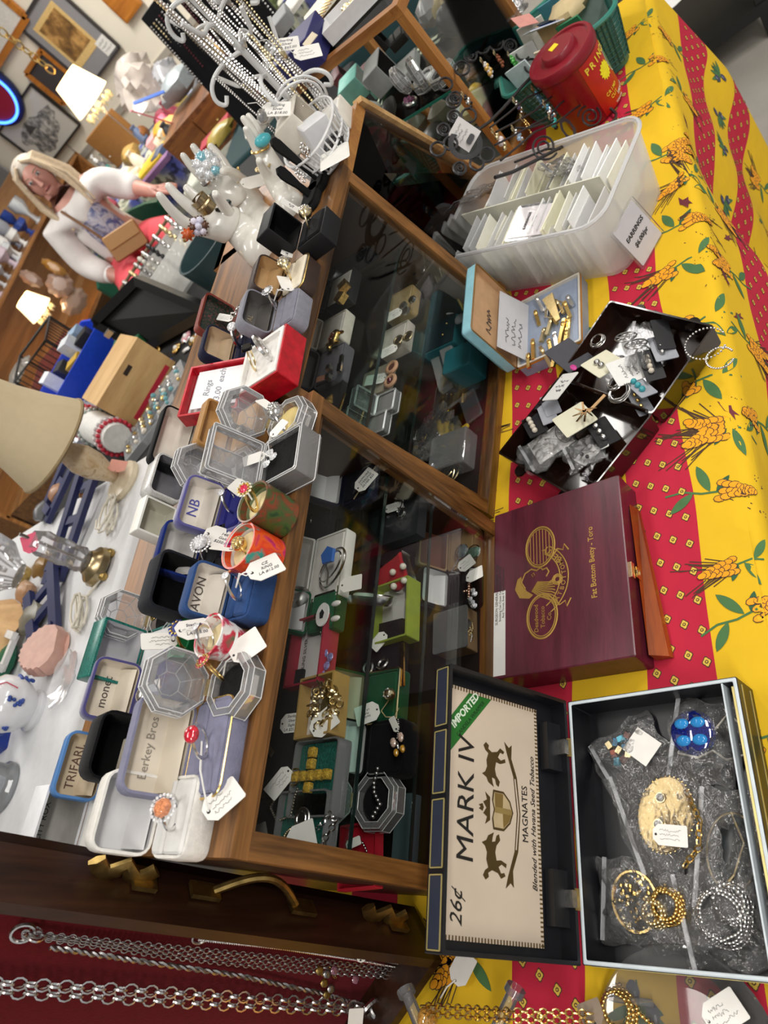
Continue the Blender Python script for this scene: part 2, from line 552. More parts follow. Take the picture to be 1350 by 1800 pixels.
def cloth():
 CM = cloth_mat()
 us = [X0 + (X1 - X0) * i / 190 for i in range(191)]
 vs = [-0.66 + 0.64 * i / 26 for i in range(26)] + [-0.02 + 0.04 * i / 6 for i in range(6)] + [0.02 + 0.2 * i / 12 for i in range(12)] + [0.22 + 0.66 * i / 8 for i in range(9)]
 b = MB()
 P = [drape(u,v) for v in vs for u in us]
 UV = [(u,v) for v in vs for u in us]
 n = len(us)
 F = [(j * n + i,j * n + i + 1,(j + 1) * n + i + 1,(j + 1) * n + i) for j in range(len(vs) - 1) for i in range(n - 1)]
 # the end that hangs down at the far end of the table
 k = len(P)
 for j, v in enumerate(vs):
  for i in range(1,13):
   q = drape(X1,max(v,-.02)) if v > -.02 else drape(X1,v)
   d = 0.66 * i / 12
   if v > -0.02:
    P.append(q + Vector((0.012 * min(1,d * 20) + 0.02 * d * sin(v * 22),0,-d)))
   else:
    P.append(q + Vector((0.002 * i,0.012 * i,-0.0)))
   UV.append((X1 + d,v))
 m_ = 12
 for j in range(len(vs) - 1):
  for i in range(m_):
   a = (j * n + n - 1) if i == 0 else k + j * m_ + i - 1
   c = ((j + 1) * n + n - 1) if i == 0 else k + (j + 1) * m_ + i - 1
   F.append((a,k + j * m_ + i,k + (j + 1) * m_ + i,c))
 b.add(P,F,CM)
 nb = len(P)
 # printed motifs: flat shapes lying on the cloth
 YEL, DK, GR, BR, OR = hm('D9B648',.8), hm('4A3222',.8), hm('466F40',.8), hm('6E2A33',.8), hm('F0A012',.8)
 OLV, GRD = hm('3D3F55',.8), hm('2F5C3C',.8)
 def dec(poly,m,lift=0.0005):
  pts = []
  for u, v in poly:
   u = min(max(u,X0 + .001),X1 - .001); v = min(max(v,-.65),.86)
   pts.append(drape(u,v) + dn(u,v) * lift)
  b.add(pts,[tuple(range(len(pts)))],m)
 def xf(u0,v0,a,s):
  ca, sa = cos(a), sin(a)
  return lambda x, y: (u0 + s * (x * ca - y * sa),v0 + s * (x * sa + y * ca))
 def strip(T,pts,wd,m,lift=.0006):
  for i in range(len(pts) - 1):
   (x0,y0), (x1,y1) = pts[i], pts[i + 1]
   dx, dy = x1 - x0, y1 - y0
   l = hypot(dx,dy) + 1e-9
   nx, ny = -dy / l * wd / 2, dx / l * wd / 2
   dec([T(x0 + nx,y0 + ny),T(x1 + nx,y1 + ny),T(x1 - nx,y1 - ny),T(x0 - nx,y0 - ny)],m,lift)
 def leaf(T,x,y,a,l,wd,m=None):
  pts = []
  for i in range(9):
   q = i / 8
   pts.append((q * l,wd * sin(pi * q) ** .8 / 2))
  for i in range(7,0,-1):
   q = i / 8
   pts.append((q * l,-wd * sin(pi * q) ** .8 / 2))
  ca, sa = cos(a), sin(a)
  dec([T(x + p * ca - q * sa,y + p * sa + q * ca) for p,q in pts],m or GR,.0008)
 def medal(u,v,a=0.15):
  T = xf(u,v,a,1)
  r1 = [(.0060 * (1 + .16 * cos(4 * q)) * cos(q),.0050 * (1 + .16 * cos(4 * q)) * sin(q)) for q in [i * pi / 8 for i in range(16)]]
  dec([T(x,y) for x,y in r1],DK,.0004)
  dec([T(x * .80,y * .80) for x,y in r1],YEL,.0006)
  dec([T(.0022 * cos(i * pi / 3),.0022 * sin(i * pi / 3)) for i in range(6)],DK,.0008)
  dec([T(.0011 * cos(i * pi / 3),.0011 * sin(i * pi / 3)) for i in range(6)],YEL,.0010)
 def wheat(u,v,a,s=1.0,heads=1,rnd=None):
  R = random.Random(int(u * 1000) + int(v * 7000))
  T = xf(u,v,a,s)
  for h in range(heads):
   ha = (h - (heads - 1) / 2) * 0.62
   ox, oy = -sin(ha) * .01, 0.0
   c, sn = cos(ha), sin(ha)
   T2 = lambda x, y, c=c, sn=sn: T(x * c - y * sn,x * sn + y * c + .0)
   for i in range(15):
    q = i / 14
    sd = 1 if i % 2 else -1
    y = .008 + .030 * q
    ln = .026 + .014 * R.random()
    an = sd * (.25 + .35 * R.random())
    strip(T2,[(sd * .006,y),(sd * .006 + sin(an) * ln,y + cos(an) * ln)],.0011,DK,.0007)
   for row in range(6):
    for sd in (-1,0,1):
     x, y = sd * (.0082 - .0013 * row) + R.uniform(-.0012,.0012), .006 + row * .0062 + (0 if sd else .0031) + R.uniform(-.001,.001)
     T3 = lambda p, q, x=x, y=y: T2(x + p,y + q)
     dec([T3(.0042 * cos(k_ * pi / 4),.0058 * sin(k_ * pi / 4)) for k_ in range(8)],DK,.0009 + row * .00012 + (sd==0)*.00005)
     dec([T3(.0034 * cos(k_ * pi / 4),.0050 * sin(k_ * pi / 4)) for k_ in range(8)],OR,.00095 + row * .00012+ (sd==0)*.00005)
  strip(T,[(0,.008),(.002,-.012),(-.001,-.03),(.003,-.048)],.0022,GR)
  leaf(T,0,-.004,pi + .5,.034,.010)
  leaf(T,.001,-.02,-.75,.030,.010)
  leaf(T,0,.002,2.6,.020,.007,GRD)
 def olive(u,v,a,s=1.0):
  T = xf(u,v,a,s)
  strip(T,[(0,-.012),(0,.02),(.003,.03)],.0016,GRD)
  for q, l in ((.4,.036),(.9,.030),(1.35,.028),(1.9,.030),(2.5,.034),(2.9,.022)):
   leaf(T,0,.006,q,l,.0085,GR if l > .029 else GRD)
  for x, y in ((.004,-.003),(-.012,.012)):
   dec([T(x + .0062 * cos(k_ * pi / 5),y + .009 * sin(k_ * pi / 5)) for k_ in range(10)],OLV,.0011)
   dec([T(x - .002 + .0014 * cos(k_ * pi / 3),y + .003 + .004 * sin(k_ * pi / 3)) for k_ in range(6)],hm('8C8FA6',.7),.0013)
 def moth(u,v,a):
  T = xf(u,v,a,1)
  dec([T(x * .022,y * .011) for x,y in ((-.9,.5),(-.2,.35),(.05,.6),(.9,.1),(.3,-.1),(.1,-.5),(-.2,-.2),(-.8,-.4),(-.5,.05))],BR,.0008)
 # red stripes carry rows of small rosettes
 for v0, v1 in ((0.077,0.157),(0.257,0.343),(-0.188,-0.108),(-0.368,-0.282)):
  i = 0
  u = -0.35
  while u < X1 - .01:
   for k in range(4):
    vv = v0 + .011 + k * (v1 - v0 - .022) / 3
    uu = u + k * .011 + (0 if True else 0)
    if uu < X1 - .01 and not (v0 > .2 and uu > 1.35):
     medal(uu,vv)
   u += .0375
 R = random.Random(5)
 for (u,v,a,s,h) in ((.20,.045,.1,.95,1),(.335,.035,-2.9,1.0,1),(.395,.035,.1,.9,1),(.50,.05,2.9,1.05,1),(.585,.02,-.2,1.1,2),(.675,.045,-.1,1.15,2),
       (.775,.04,.2,1.25,3),(.90,.045,.1,1.1,1),(.985,.035,3.0,1.1,1),(1.09,.01,.4,1.0,1),(1.17,.035,2.9,1.2,3),(1.33,.04,.1,1.15,1),(1.46,.035,3.0,1.0,1),(1.60,.04,.2,1.0,1),
       (.66,.43,.2,1.0,1),(.745,.44,3.0,1.1,2),(.57,.44,-2.8,.9,1),(-.02,.41,.3,1.1,2),(-.2,.43,.2,1,1),(-.28,.05,.2,1,1),(.06,.03,.1,1,1),
       (1.02,.44,.3,1,1),(.62,-.06,.2,1.1,1),(.76,-.06,2.9,1.1,2),(.9,-.055,.1,1.1,2),(1.06,-.06,2.7,1.1,2),(1.22,-.06,.2,1,1),(1.4,-.06,2.9,1,1),(1.58,-.06,.2,1,1),
       (.95,-.46,.2,1.1,2),(1.1,-.45,3,1,2),(1.25,-.46,.2,1,2),(1.4,-.46,3,1,2),(1.55,-.46,.2,1,2)):
  wheat(u,v,a,s * 1.2,h)
 for (u,v,a) in ((.235,.205,1.4),(-.035,.20,1.6),(.80,.205,-.3),(.93,.21,.4),(1.05,.205,.3),(1.2,.205,2.6),(.08,.205,2.0),(-.2,.21,.3),(.83,.18,-.6),
                      (.85,-.235,.3),(.95,-.24,.2),(1.06,-.235,2.9),(1.17,-.235,.4),(1.29,-.24,3.0),(1.42,-.235,.3),(1.55,-.235,2.8),(.74,-.235,.3),(1.66,-.24,0)):
  olive(u,v,a,1.15)
 for (u,v,a) in ((1.03,.02,.3),(.615,.015,.6),(.70,.40,.5),(.87,-.03,.6),(.99,-.07,2.3),(1.3,-.05,.4),(.80,-.045,2.2)):
  moth(u,v,a)
 o = b.obj('tablecloth',smooth=60)
 me = o.data
 uvl = me.uv_layers.new(name='UVMap')
 for l in me.loops:
  i = l.vertex_index
  uvl.data[l.index].uv = UV[i] if i < nb else (0,0)
 props(o,'red and yellow striped cloth printed with wheat and olives over the long table','tablecloth')
cloth()
# ------------------------------------------------------------------ display cases
CT = 1.150           # top of the oak cases
def oak_case(name,label,x0,x1,yf,yb,z0,z1,rz=0.0,org=(0,0),floor_m=None,shelf_z=.985,shelf_d=.0,slant=0.0,rail=.024,board=.018,ax=0,right_slant=None,endp=True,top_board=True,lining='170E0B'):
 """counter case: oak top and rails, glass front (towards -y), closed back"""
 t = thing(name,label,'display case',(org[0],org[1],0),rz)
 o0, o1, o2 = oak(0), oak(1), oak(2)
 dk = hm(lining,.7)
 if top_board:
  b = MB(); b.box(((x0 + x1) / 2,(yf + yb) / 2,z1 - board / 2),(x1 - x0,yb - yf,board),o0); b.obj('top_board',t)
 yb0 = yf - slant
 b = MB()
 b.box(((x0 + x1) / 2,yf + .012,z1 - board - .003),(x1 - x0 - .002,.016,.006),o0)
 b.box(((x0 + x1) / 2,yb0 + .012,z0 + .009),(x1 - x0,.024,.018),o0)
 for x in (x0 + rail / 2,x1 - rail / 2):
  b.beam((x,yb0 + .011,z0 + .01),(x,yf + .011,z1 - board),rail - .001,.021,o2,up=(0,1,0))
 b.obj('front_frame',t)
 b = MB(); b.box(((x0 + x1) / 2,yb - .005,(z0 + z1) / 2 - board / 2),(x1 - x0 - .002,.01,z1 - z0 - board),dk); b.obj('back_panel',t)
 for x, nm in ((x0 + .005,'end_panel'),(x1 - .005,'end_panel')):
  b = MB(); b.hexa([(x - .004,yb0 + .02,z0),(x + .004,yb0 + .02,z0),(x + .004,yb - .01,z0),(x - .004,yb - .01,z0)],
                         [(x - .004,yf + .02,z1 - board),(x + .004,yf + .02,z1 - board),(x + .004,yb - .01,z1 - board),(x - .004,yb - .01,z1 - board)],hm('3A2418',.4)); b.obj(nm,t)
 b = MB(); b.box(((x0 + x1) / 2,(yb0 + yb) / 2,z0 + .012),(x1 - x0 - .01,yb - yb0 - .02,.008),dk); b.obj('floor_panel',t)
 for shelf_z in (shelf_z,.889):
  ys = yf + shelf_d + .030
  b = MB(); b.box(((x0 + x1) / 2,(ys + yb - .012) / 2,shelf_z - .003),(x1 - x0 - .03,yb - .012 - ys,.005),SHELFG())
  b.box(((x0 + x1) / 2,ys - .0006,shelf_z - .003),(x1 - x0 - .03,.0012,.0052),GEDGE()); b.obj('glass_shelf',t)
 b = MB(); b.hexa([(x0 + rail,yb0 + .004,z0 + .016),(x1 - rail,yb0 + .004,z0 + .016),(x1 - rail,yb0 + .008,z0 + .016),(x0 + rail,yb0 + .008,z0 + .016)],
                     [(x0 + rail,yf + .004,z1 - board),(x1 - rail,yf + .004,z1 - board),(x1 - rail,yf + .008,z1 - board),(x0 + rail,yf + .008,z1 - board)],GLASS()); b.obj('front_glass',t)
 return t
C1 = oak_case('oak_display_case','oak counter case with glass front full of boxed jewelry, nearest to camera',0.040,0.546,.540,.885,.753,CT)
a0, a1 = at(500,692,CT), at(604,286,CT)
ang2 = atan2(a1.y - a0.y,a1.x - a0.x)
L2 = (a1 - a0).length
C2 = oak_case('oak_display_case','oak counter case with glass front holding cufflinks, second from the camera',0,L2,0,.32,.753,CT,ang2,(a0.x,a0.y),slant=.045)
def c2(x,y,z=0):
 return Vector((a0.x + x * cos(ang2) - y * sin(ang2),a0.y + x * sin(ang2) + y * cos(ang2),z))
# third, narrow dark case between the oak counter case and the upright vitrine
def case3():
 q0, q1 = at(604,286,CT), at(628,178,CT)
 r0, r1 = at(868,505,.79), at(842,302,.80)
 ang = atan2(q1.y - q0.y,q1.x - q0.x)
 t = thing('narrow_display_case','narrow dark glass-fronted case edged in pale wood beside the wire earring stand','display case',(0,0,0))
 pale = wood('pale_wood','A87F4E','CFA871',1,rough=.5)
 up = Vector((0,.34,0))
 b = MB(); b.hexa([q0 - Vector((0,0,.02)),q1 - Vector((0,0,.02)),q1 + up - Vector((0,0,.02)),q0 + up - Vector((0,0,.02))],[q0,q1,q1 + up,q0 + up],oakl(1)); b.obj('top_board',t)
 b = MB(); b.beam(q1,r1,.010,.018,pale,up=(0,-1,0)); b.obj('end_frame',t)
 b = MB(); b.beam(r0 - Vector((0.01,0,.01)),r1 - Vector((0,0,.01)),.03,.02,oakl(0)); b.obj('bottom_rail',t)
 d = Vector((0,.004,0))
 b = MB(); b.hexa([r0,r1,r1 + d,r0 + d],[q0 - Vector((0,0,.02)),q1 - Vector((0,0,.02)),q1 + d - Vector((0,0,.02)),q0 + d - Vector((0,0,.02))],GLASS()); b.obj('front_glass',t)
 dk = hm('5A463C',.5)
 b = MB()
 f0, f1 = Vector((r0.x,r0.y + .01,.765)), Vector((r1.x,r1.y + .01,.765))
 bk = Vector((0,.33,0))
 b.hexa([f0 - Vector((0,0,.012)),f1 - Vector((0,0,.012)),f1 + bk - Vector((0,0,.012)),f0 + bk - Vector((0,0,.012))],[f0,f1,f1 + bk,f0 + bk],dk); b.obj('floor_panel',t)
 b = MB(); b.hexa([f0 + bk,f1 + bk,f1 + bk + d,f0 + bk + d],[q0 + up * .95,q1 + up * .95,q1 + up,q0 + up],dk); b.obj('back_panel',t)
 b = MB(); g = Vector((.006,0,0))
 b.hexa([r1,r1 + g,f1 + bk + g,f1 + bk],[q1 - Vector((0,0,.02)),q1 + g - Vector((0,0,.02)),q1 + up + g - Vector((0,0,.02)),q1 + up - Vector((0,0,.02))],dk); b.obj('end_panel',t)
 return t
C3 = case3()
# upright vitrine with a glass top and a glass shelf
V0 = at(697,8,CT)
VX0, VX1, VY0, VY1 = 0.0, .32, 0.0, .345
def vitrine():
 t = thing('glass_vitrine','honey oak vitrine with glass top, sides and shelf beyond the counter cases','display case',(V0.x,V0.y,0),-.27)
 z0, z1, s = .755, CT, .020
 def post(x,y):
  b = MB(); b.beam((x,y,z0),(x,y,z1 - .0004),s - .001,s - .001,oakl(2),up=(0,1,0)); b.obj('post',t)
 for x in (VX0 + s / 2,VX1 - s / 2):
  for y in (VY0 + s / 2,VY1 - s / 2):
   post(x,y)
 for z, nm in ((z1 - s / 2,'top_rail'),(z0 + s * .7,'base_rail')):
  for y in (VY0 + s / 2,VY1 - s / 2):
   b = MB(); b.beam((VX0,y,z),(VX1,y,z),s,s if nm == 'top_rail' else s * 1.6,oakl(0)); b.obj(nm,t)
  for x in (VX0 + s / 2,VX1 - s / 2):
   b = MB(); b.beam((x,VY0 + s,z),(x,VY1 - s,z),s - .0006,s - .0006 if nm == 'top_rail' else s * 1.6,oakl(1)); b.obj(nm,t)
 b = MB(); b.box(((VX0 + VX1) / 2,(VY0 + VY1) / 2,z1 - .004),(VX1 - VX0 - .03,VY1 - VY0 - .03,.004),GLASS()); b.obj('top_glass',t)
 b = MB(); b.box((VX0 + .009,(VY0 + VY1) / 2,.94),(.003,VY1 - VY0 - .03,.33),GLASS()); b.obj('side_glass',t)
 b = MB(); b.box(((VX0 + VX1) / 2,VY0 + .009,.94),(VX1 - VX0 - .03,.003,.33),GLASS()); b.obj('front_glass',t)
 b = MB(); b.box(((VX0 + VX1) / 2,(VY0 + VY1) / 2,.955),(VX1 - VX0 - .05,VY1 - VY0 - .05,.005),SHELFG())
 b.box((VX0 + .0246,(VY0 + VY1) / 2,.955),(.0014,VY1 - VY0 - .05,.0054),clear('green_glass_edge',(.1,.5,.4),.5,.1,milk=(.03,.45,.33))); b.obj('glass_shelf',t)
 b = MB(); b.box(((VX0 + VX1) / 2,(VY0 + VY1) / 2,z0 + .006),(VX1 - VX0 - .02,VY1 - VY0 - .02,.01),hm('1A1714',.6)); b.obj('floor_panel',t)
vitrine()
# ------------------------------------------------------------------ builders for boxes and jewelry
def ring_box(label,loc,rz=0.0,w=.058,d=.052,hb=.026,hl=.024,ang=105,outer=None,inner=None,pad=None,r=.008,text=None,tsize=.010,tcol='4A4038',group=None,trim=None,name='ring_box',cat='ring box',fold=True,base=True,slot=True,wall=.003,lidmat=None,tz=.6,sheen_in=False):
 """hinged jewelry box standing open; hinge along the back (+y), front towards -y"""
 t = thing(name,label,cat,loc,rz,group)
 outer = outer or velvet('20284A')
 inner = inner or hm('D8CFC2',.45,var=.06,scale=25)
 pad = pad or outer
 if base:
  b = MB()
  L = [rr(w * .97,d * .97,r * .8,z=0),rr(w,d,r,z=.002),rr(w,d,r,z=hb - .001),rr(w - .001,d - .001,r,z=hb),rr(w - 2 * wall,d - 2 * wall,r * .7,z=hb),rr(w - 2 * wall,d - 2 * wall,r * .7,z=hb - .004)]
  b.loft(L,outer,True,True)
  b.obj('base',t)
  b = MB()
  pw, pd = w - 2 * wall - .001, d - 2 * wall - .001
  pz = hb - .004
  if slot:
   for sy, dd in ((-1,pd * .60),(1,pd * .36)):
    cy = -pd / 2 + dd / 2 if sy < 0 else pd / 2 - dd / 2
    b.loft([rr(pw,dd,.003,z=pz,cy=cy),rr(pw,dd,.003,z=pz + .005,cy=cy),rr(pw - .004,dd - .004,.003,z=pz + .007,cy=cy)],pad,False,True)
  else:
   b.loft([rr(pw,pd,.003,z=pz),rr(pw,pd,.003,z=pz + .003),rr(pw - .004,pd - .004,.003,z=pz + .0045)],pad,False,True)
  b.obj('cushion',t)
 if trim:
  b = MB(); b.tube([Vector(p) + Vector((0,0,0)) for p in rr(w + .0006,d + .0006,r,z=hb - .0005)],.0011,trim,5,closed=True); b.obj('gilt_trim',t)
 # lid, modelled closed upside of the hinge and then swung back
 piv = Vector((0,d / 2,hb))
 Rm = Matrix.Rotation(-radians(ang),4,'X')
 b = MB()
 b.M = Matrix.Translation(piv) @ Rm
 q = lambda L: [(x,y - d / 2,z) for x,y,z in L]
 L = [q(rr(w - 2 * wall,d - 2 * wall,r * .7,z=.001)),q(rr(w - 2 * wall,d - 2 * wall,r * .7,z=0)),q(rr(w - .001,d - .001,r,z=0)),q(rr(w,d,r,z=.001)),q(rr(w,d,r,z=hl - .005)),q(rr(w - .003,d - .003,r,z=hl - .0015)),q(rr(w - .009,d - .009,r * .8,z=hl))]
 b.loft(L,lidmat or outer,False,True)
 lid = b.obj('lid',t)
 b = MB()
 b.M = Matrix.Translation(piv) @ Rm
 iw, idp = w - 2 * wall, d - 2 * wall
 z1 = hl - wall
 b.loft([q(rr(iw,idp,r * .7,z=.0005)),q(rr(iw - .001,idp - .001,r * .7,z=z1 - .003)),q(rr(iw - .005,idp - .005,r * .6,z=z1))],inner,False,True)
 if fold:
  yy = -wall - .009
  b.loft([[(x,yy + dy,zz) for dy,zz in ((-.008,z1 + .0),(-.004,z1 * .62),(.002,z1 * .28),(.006,.002))] for x in (-iw / 2 + .003,-iw / 4,0,iw / 4,iw / 2 - .003)],inner,False,False,closed=False)
 b.obj('lining',lid)
 if text:
  o = txt(lid,text,tsize,(0,0,0),hm(tcol,.6))
  o.matrix_local = Matrix.Translation(piv) @ Rm @ Matrix.Translation((0,-d * tz,z1 - .0006)) @ Matrix.Rotation(pi,4,'X')
 t['top'] = hb
 return t
def tray_box(label,loc,rz=0.0,w=.09,d=.07,h=.025,outer=None,inner=None,wall=.0025,name='gift_box',cat='box',group=None,rot=None,bottom=None,r=.001):
 t = thing(name,label,cat,loc,rz,group,rot)
 outer = outer or card('B02A3C'); inner = inner or paper()
 b = MB()
 b.loft([rr(w,d,r,1,0),rr(w,d,r,1,h),rr(w - 2 * wall,d - 2 * wall,r,1,h),rr(w - 2 * wall,d - 2 * wall,r,1,.002)],outer,True,True)
 b.obj('tray',t,smooth=20)
 b = MB(); b.loft([rr(w - 2 * wall - .001,d - 2 * wall - .001,r,1,.0022),rr(w - 2 * wall - .001,d - 2 * wall - .001,r,1,bottom or h * .35)],inner,False,True); b.obj('liner',t,smooth=20)
 return t
def octo_box(label,loc,rz=0.0,s=.052,h=.022,ang=95,pad=None,group=None,name='clear_ring_box',lidh=.02,tip=.0,clasp=True):
 """clear faceted eight-sided ring box, lid swung back on a metal hinge"""
 t = thing(name,label,'ring box',loc,rz,group)
 m = CRYST()
 def oc(k,z,cy=0.0,rot=pi / 8):
  R = s / 2 / cos(pi / 8) * k
  return [(R * cos(rot + i * pi / 4),R * sin(rot + i * pi / 4) + cy,z) for i in range(8)]
 b = MB()
 b.loft([oc(.80,0),oc(1.0,.006),oc(1.0,h * .8),oc(.93,h),oc(.72,h),oc(.72,h * .25)],m,True,True)
 ce = EDGE_GLINT()  # thin white tubes painted as sparkle on the facet edges
 for k, z in ((1.0,.006),(1.0,h * .8),(.93,h),(.72,h)): b.tube(oc(k,z),.0005,ce,4,closed=True)
 for p_, q_ in zip(oc(1.0,.006),oc(1.0,h * .8)): b.tube([p_,q_],.0004,ce,4)
 b.obj('base',t,smooth=0)
 if pad:
  b = MB(); b.lathe([(s * .34,h * .3),(s * .34,h * .72),(s * .30,h * .80)],pad,20); b.obj('cushion',t)
 piv = Vector((0,s / 2,h))
 Rm = Matrix.Rotation(-radians(ang),4,'X')
 b = MB(); b.M = Matrix.Translation(piv) @ Rm
 c = -s / 2
 b.loft([oc(.72,lidh * .7,c),oc(.72,0,c),oc(.93,0,c),oc(1.0,lidh * .25,c),oc(1.0,lidh * .65,c),oc(.70,lidh,c),oc(.35,lidh * 1.08,c)],m,True,True)
 ll = [oc(.93,0,c),oc(1.0,lidh * .25,c),oc(1.0,lidh * .65,c),oc(.70,lidh,c),oc(.35,lidh * 1.08,c)]
 for q in ll: b.tube(q,.0006,ce,4,closed=True)
 for q0, q1 in zip(ll[1:],ll[2:]):
  for p_, q_ in zip(q0,q1): b.tube([p_,q_],.0005,ce,4)
 b.obj('lid',t,smooth=0)
 if clasp:
  b = MB(); b.box((0,s / 2 + .0005,h),(.016,.003,.006),PGOLD()); b.obj('hinge',t)
 return t
def square_crystal_box(label,loc,rz=0.0,s=.05,h=.026,ang=100,pad=None):
 t = thing('clear_ring_box',label,'ring box',loc,rz)
 m = CRYST()
 sq = lambda k, z, c=0.0: rr(s * k,s * k,.002,1,z,cy=c)
 b = MB(); b.loft([sq(.98,0),sq(1,.003),sq(1,h),sq(.90,h),sq(.90,h * .35)],m,True,True)
 ce = EDGE_GLINT()  # edge tubes whose white colour stands in for highlights
 for q in (sq(1,.003),sq(1,h),sq(.9,h)): b.tube(q,.0006,ce,4,closed=True)
 b.obj('base',t,smooth=0)
 b = MB(); b.loft([sq(.88,h * .36),sq(.88,h * .80),sq(.82,h * .86)],pad or velvet('0C0C0E'),False,True); b.obj('cushion',t)
 b = MB(); b.M = Matrix.Translation((0,s / 2,h)) @ Matrix.Rotation(-radians(ang),4,'X')
 c = -s / 2
 b.loft([sq(.9,.012,c),sq(.9,0,c),sq(1,0,c),sq(1,.014,c),sq(.66,.026,c)],m,True,True)
 for q in (sq(.9,0,c),sq(1,0,c),sq(1,.014,c),sq(.66,.026,c)): b.tube(q,.0006,ce,4,closed=True)
 for p_, q_ in zip(sq(1,.014,c),sq(.66,.026,c)): b.tube([p_,q_],.0005,ce,4)
 b.obj('lid',t,smooth=0)
 return t
def scribble(parent,w,h,n,z=.0006,x0=0.0,M=None,seed=1,th=None):
 """unreadable pen handwriting"""
 R = random.Random(seed + int(w * 1e5))
 b = MB()
 for k in range(n):
  y = h / 2 - (k + .5) * h / n
  pts = []
  m_ = 22
  l = w * R.uniform(.6,1)
  for i in range(m_):
   pts.append((x0 - w / 2 + l * i / m_ + R.uniform(-.3,.3) * w / m_,y + R.uniform(-.33,.33) * h / n,z))
  b.tube(pts,th or max(.00012,h / n * .035),INK(),3)
 o = b.obj('handwriting',parent)
 if M is not None:
  o.matrix_local = M
 return o
def tag_mesh(parent,loc,rot,w=.022,h=.015,text=None,string_to=None,plain=False,size=.0036,col='E9E6E0'):
 """paper price tag with cut corners, hole and string; a part of the piece it is tied to"""
 b = MB()
 c = h * .28
 poly = [(-w / 2,-h / 2 + c),(-w / 2 + c,-h / 2),(w / 2 - .001,-h / 2),(w / 2,-h / 2 + .001),(w / 2,h / 2 - .001),(w / 2 - .001,h / 2),(-w / 2 + c,h / 2),(-w / 2,h / 2 - c)]
 b.prism(poly,0,.0005,paper(col))
 b.lathe([(.0013,.0005),(.0013,.0007)],hm('2E2A28',.7),8,c=(-w / 2 + .003,0,0))
 o = b.obj('price_tag',parent,smooth=0,loc=loc,rot=rot)
 if text == '~':
  scribble(o,w * .68,h * .62,3,z=.0007,x0=.0015)
 elif text:
  for i, s in enumerate(text.split('|')):
   n = len(text.split('|'))
   txt(o,s,size,(.0015,(n - 1) / 2 * size * 1.1 - i * size * 1.1,.0006),INK(),shear=.25)
 if string_to is not None:
  M = Matrix.Translation(loc) @ Euler(rot).to_matrix().to_4x4()
  a = M @ Vector((-w / 2 + .003,0,.0008))
  e = Vector(string_to)
  mid = (a + e) / 2 + Vector((.002,.001,.004))
  b = MB()
  b.tube([a,a.lerp(mid,.5) + Vector((.001,0,.001)),mid,mid.lerp(e,.6),e],.0006,hm('E6E4E0',.8),5)
  b.tube([a,a.lerp(mid,.5) - Vector((.0012,0,.0005)),mid + Vector((.001,0,.001)),e + Vector((.0008,0,0))],.0005,hm('E6E4E0',.8),5)
  b.obj('tag_string',parent)
 return o
def ring(label,loc,R=.009,rot=(0,0,0),metal=None,stone=None,style='solitaire',tag=None,group=None,tw=.022,th=.015,thick=.0010):
 """finger ring; local z is up through the stone, the band stands in the local x-z plane"""
 t = thing('ring',label,'ring',loc,0,group,rot)
 t.scale = (1.4,1.4,1.4)
 metal = metal or SILVER()
 b = MB(); b.torus((0,0,0),R,thick,metal,26,6,axis=(0,1,0),flat=1.5)
 if style == 'cluster':
  for i in range(10):
   a = 2 * pi * i / 10
   b.sphere((.0052 * cos(a),.0044 * sin(a),R + .001),.0012,metal,6,4)
 if style == 'bombe':
  b.sphere((0,0,R * .55),R * .78,metal,14,8,(1,.8,.75))
  for i in range(26):
   a = i * 2.399
   q = sqrt((i + .5) / 26)
   x, y = R * .72 * q * cos(a), R * .58 * q * sin(a)
   b.sphere((x,y,R * .55 + R * .60 * sqrt(max(0,1 - q * q)) ),.0012,SILVER() if metal != GOLD() else PGOLD(),5,3)
 b.obj('band',t)
 if stone:
  st = stone if isinstance(stone,list) else [stone]
  b = MB()
  if style == 'solitaire':
   b.gemstone((0,0,R + .002),.0034,st[0])
  elif style == 'cluster':
   b.gemstone((0,0,R + .0015),.0042,st[0],10,.6,1,.82)
   for i in range(12):
    a = 2 * pi * i / 12
    b.gemstone((.0062 * cos(a),.0053 * sin(a),R + .0008),.0014,st[-1],6)
  elif style == 'cushion':
   b.lathe([(.004,R - .001),(.0062,R + .001),(.0058,R + .0022),(.0035,R + .0040)],st[0],8)
   for i in range(20):
    a = 2 * pi * i / 20
    b.gemstone((.0078 * cos(a),.0078 * sin(a),R + .0006),.0012,st[-1],6)
  elif style == 'dome':
   b.sphere((0,0,R + .001),.006,st[0],14,8,(1,.85,.6))
  elif style == 'flat':
   b.loft([rr(.012,.010,.002,2,R - .0005),rr(.012,.010,.002,2,R + .0012),rr(.010,.008,.002,2,R + .0018)],st[0])
  elif style == 'cocktail':
   for i in range(9):
    a = 2 * pi * i / 8
    q = 0 if i == 8 else .0088
    b.gemstone((q * cos(a),q * sin(a),R + .003 + (.003 if i == 8 else 0)),.0046,st[i % len(st)],8,.7)
  b.obj('stone',t)
 if tag:
  p, rt, s = tag
  tag_mesh(t,p,rt,tw,th,s,(0,0,-R * .2))
 return t
def chain_pts(a,b,sag=0.0,wob=0.0,n=24):
 a, b = Vector(a), Vector(b)
 R = random.Random(int((a.x + b.y) * 10000))
 out = []
 for i in range(n + 1):
  q = i / n
  p = a.lerp(b,q)
  p.z -= sag * 4 * q * (1 - q)
  out.append(p + Vector((R.uniform(-wob,wob),R.uniform(-wob,wob),0)))
 return out
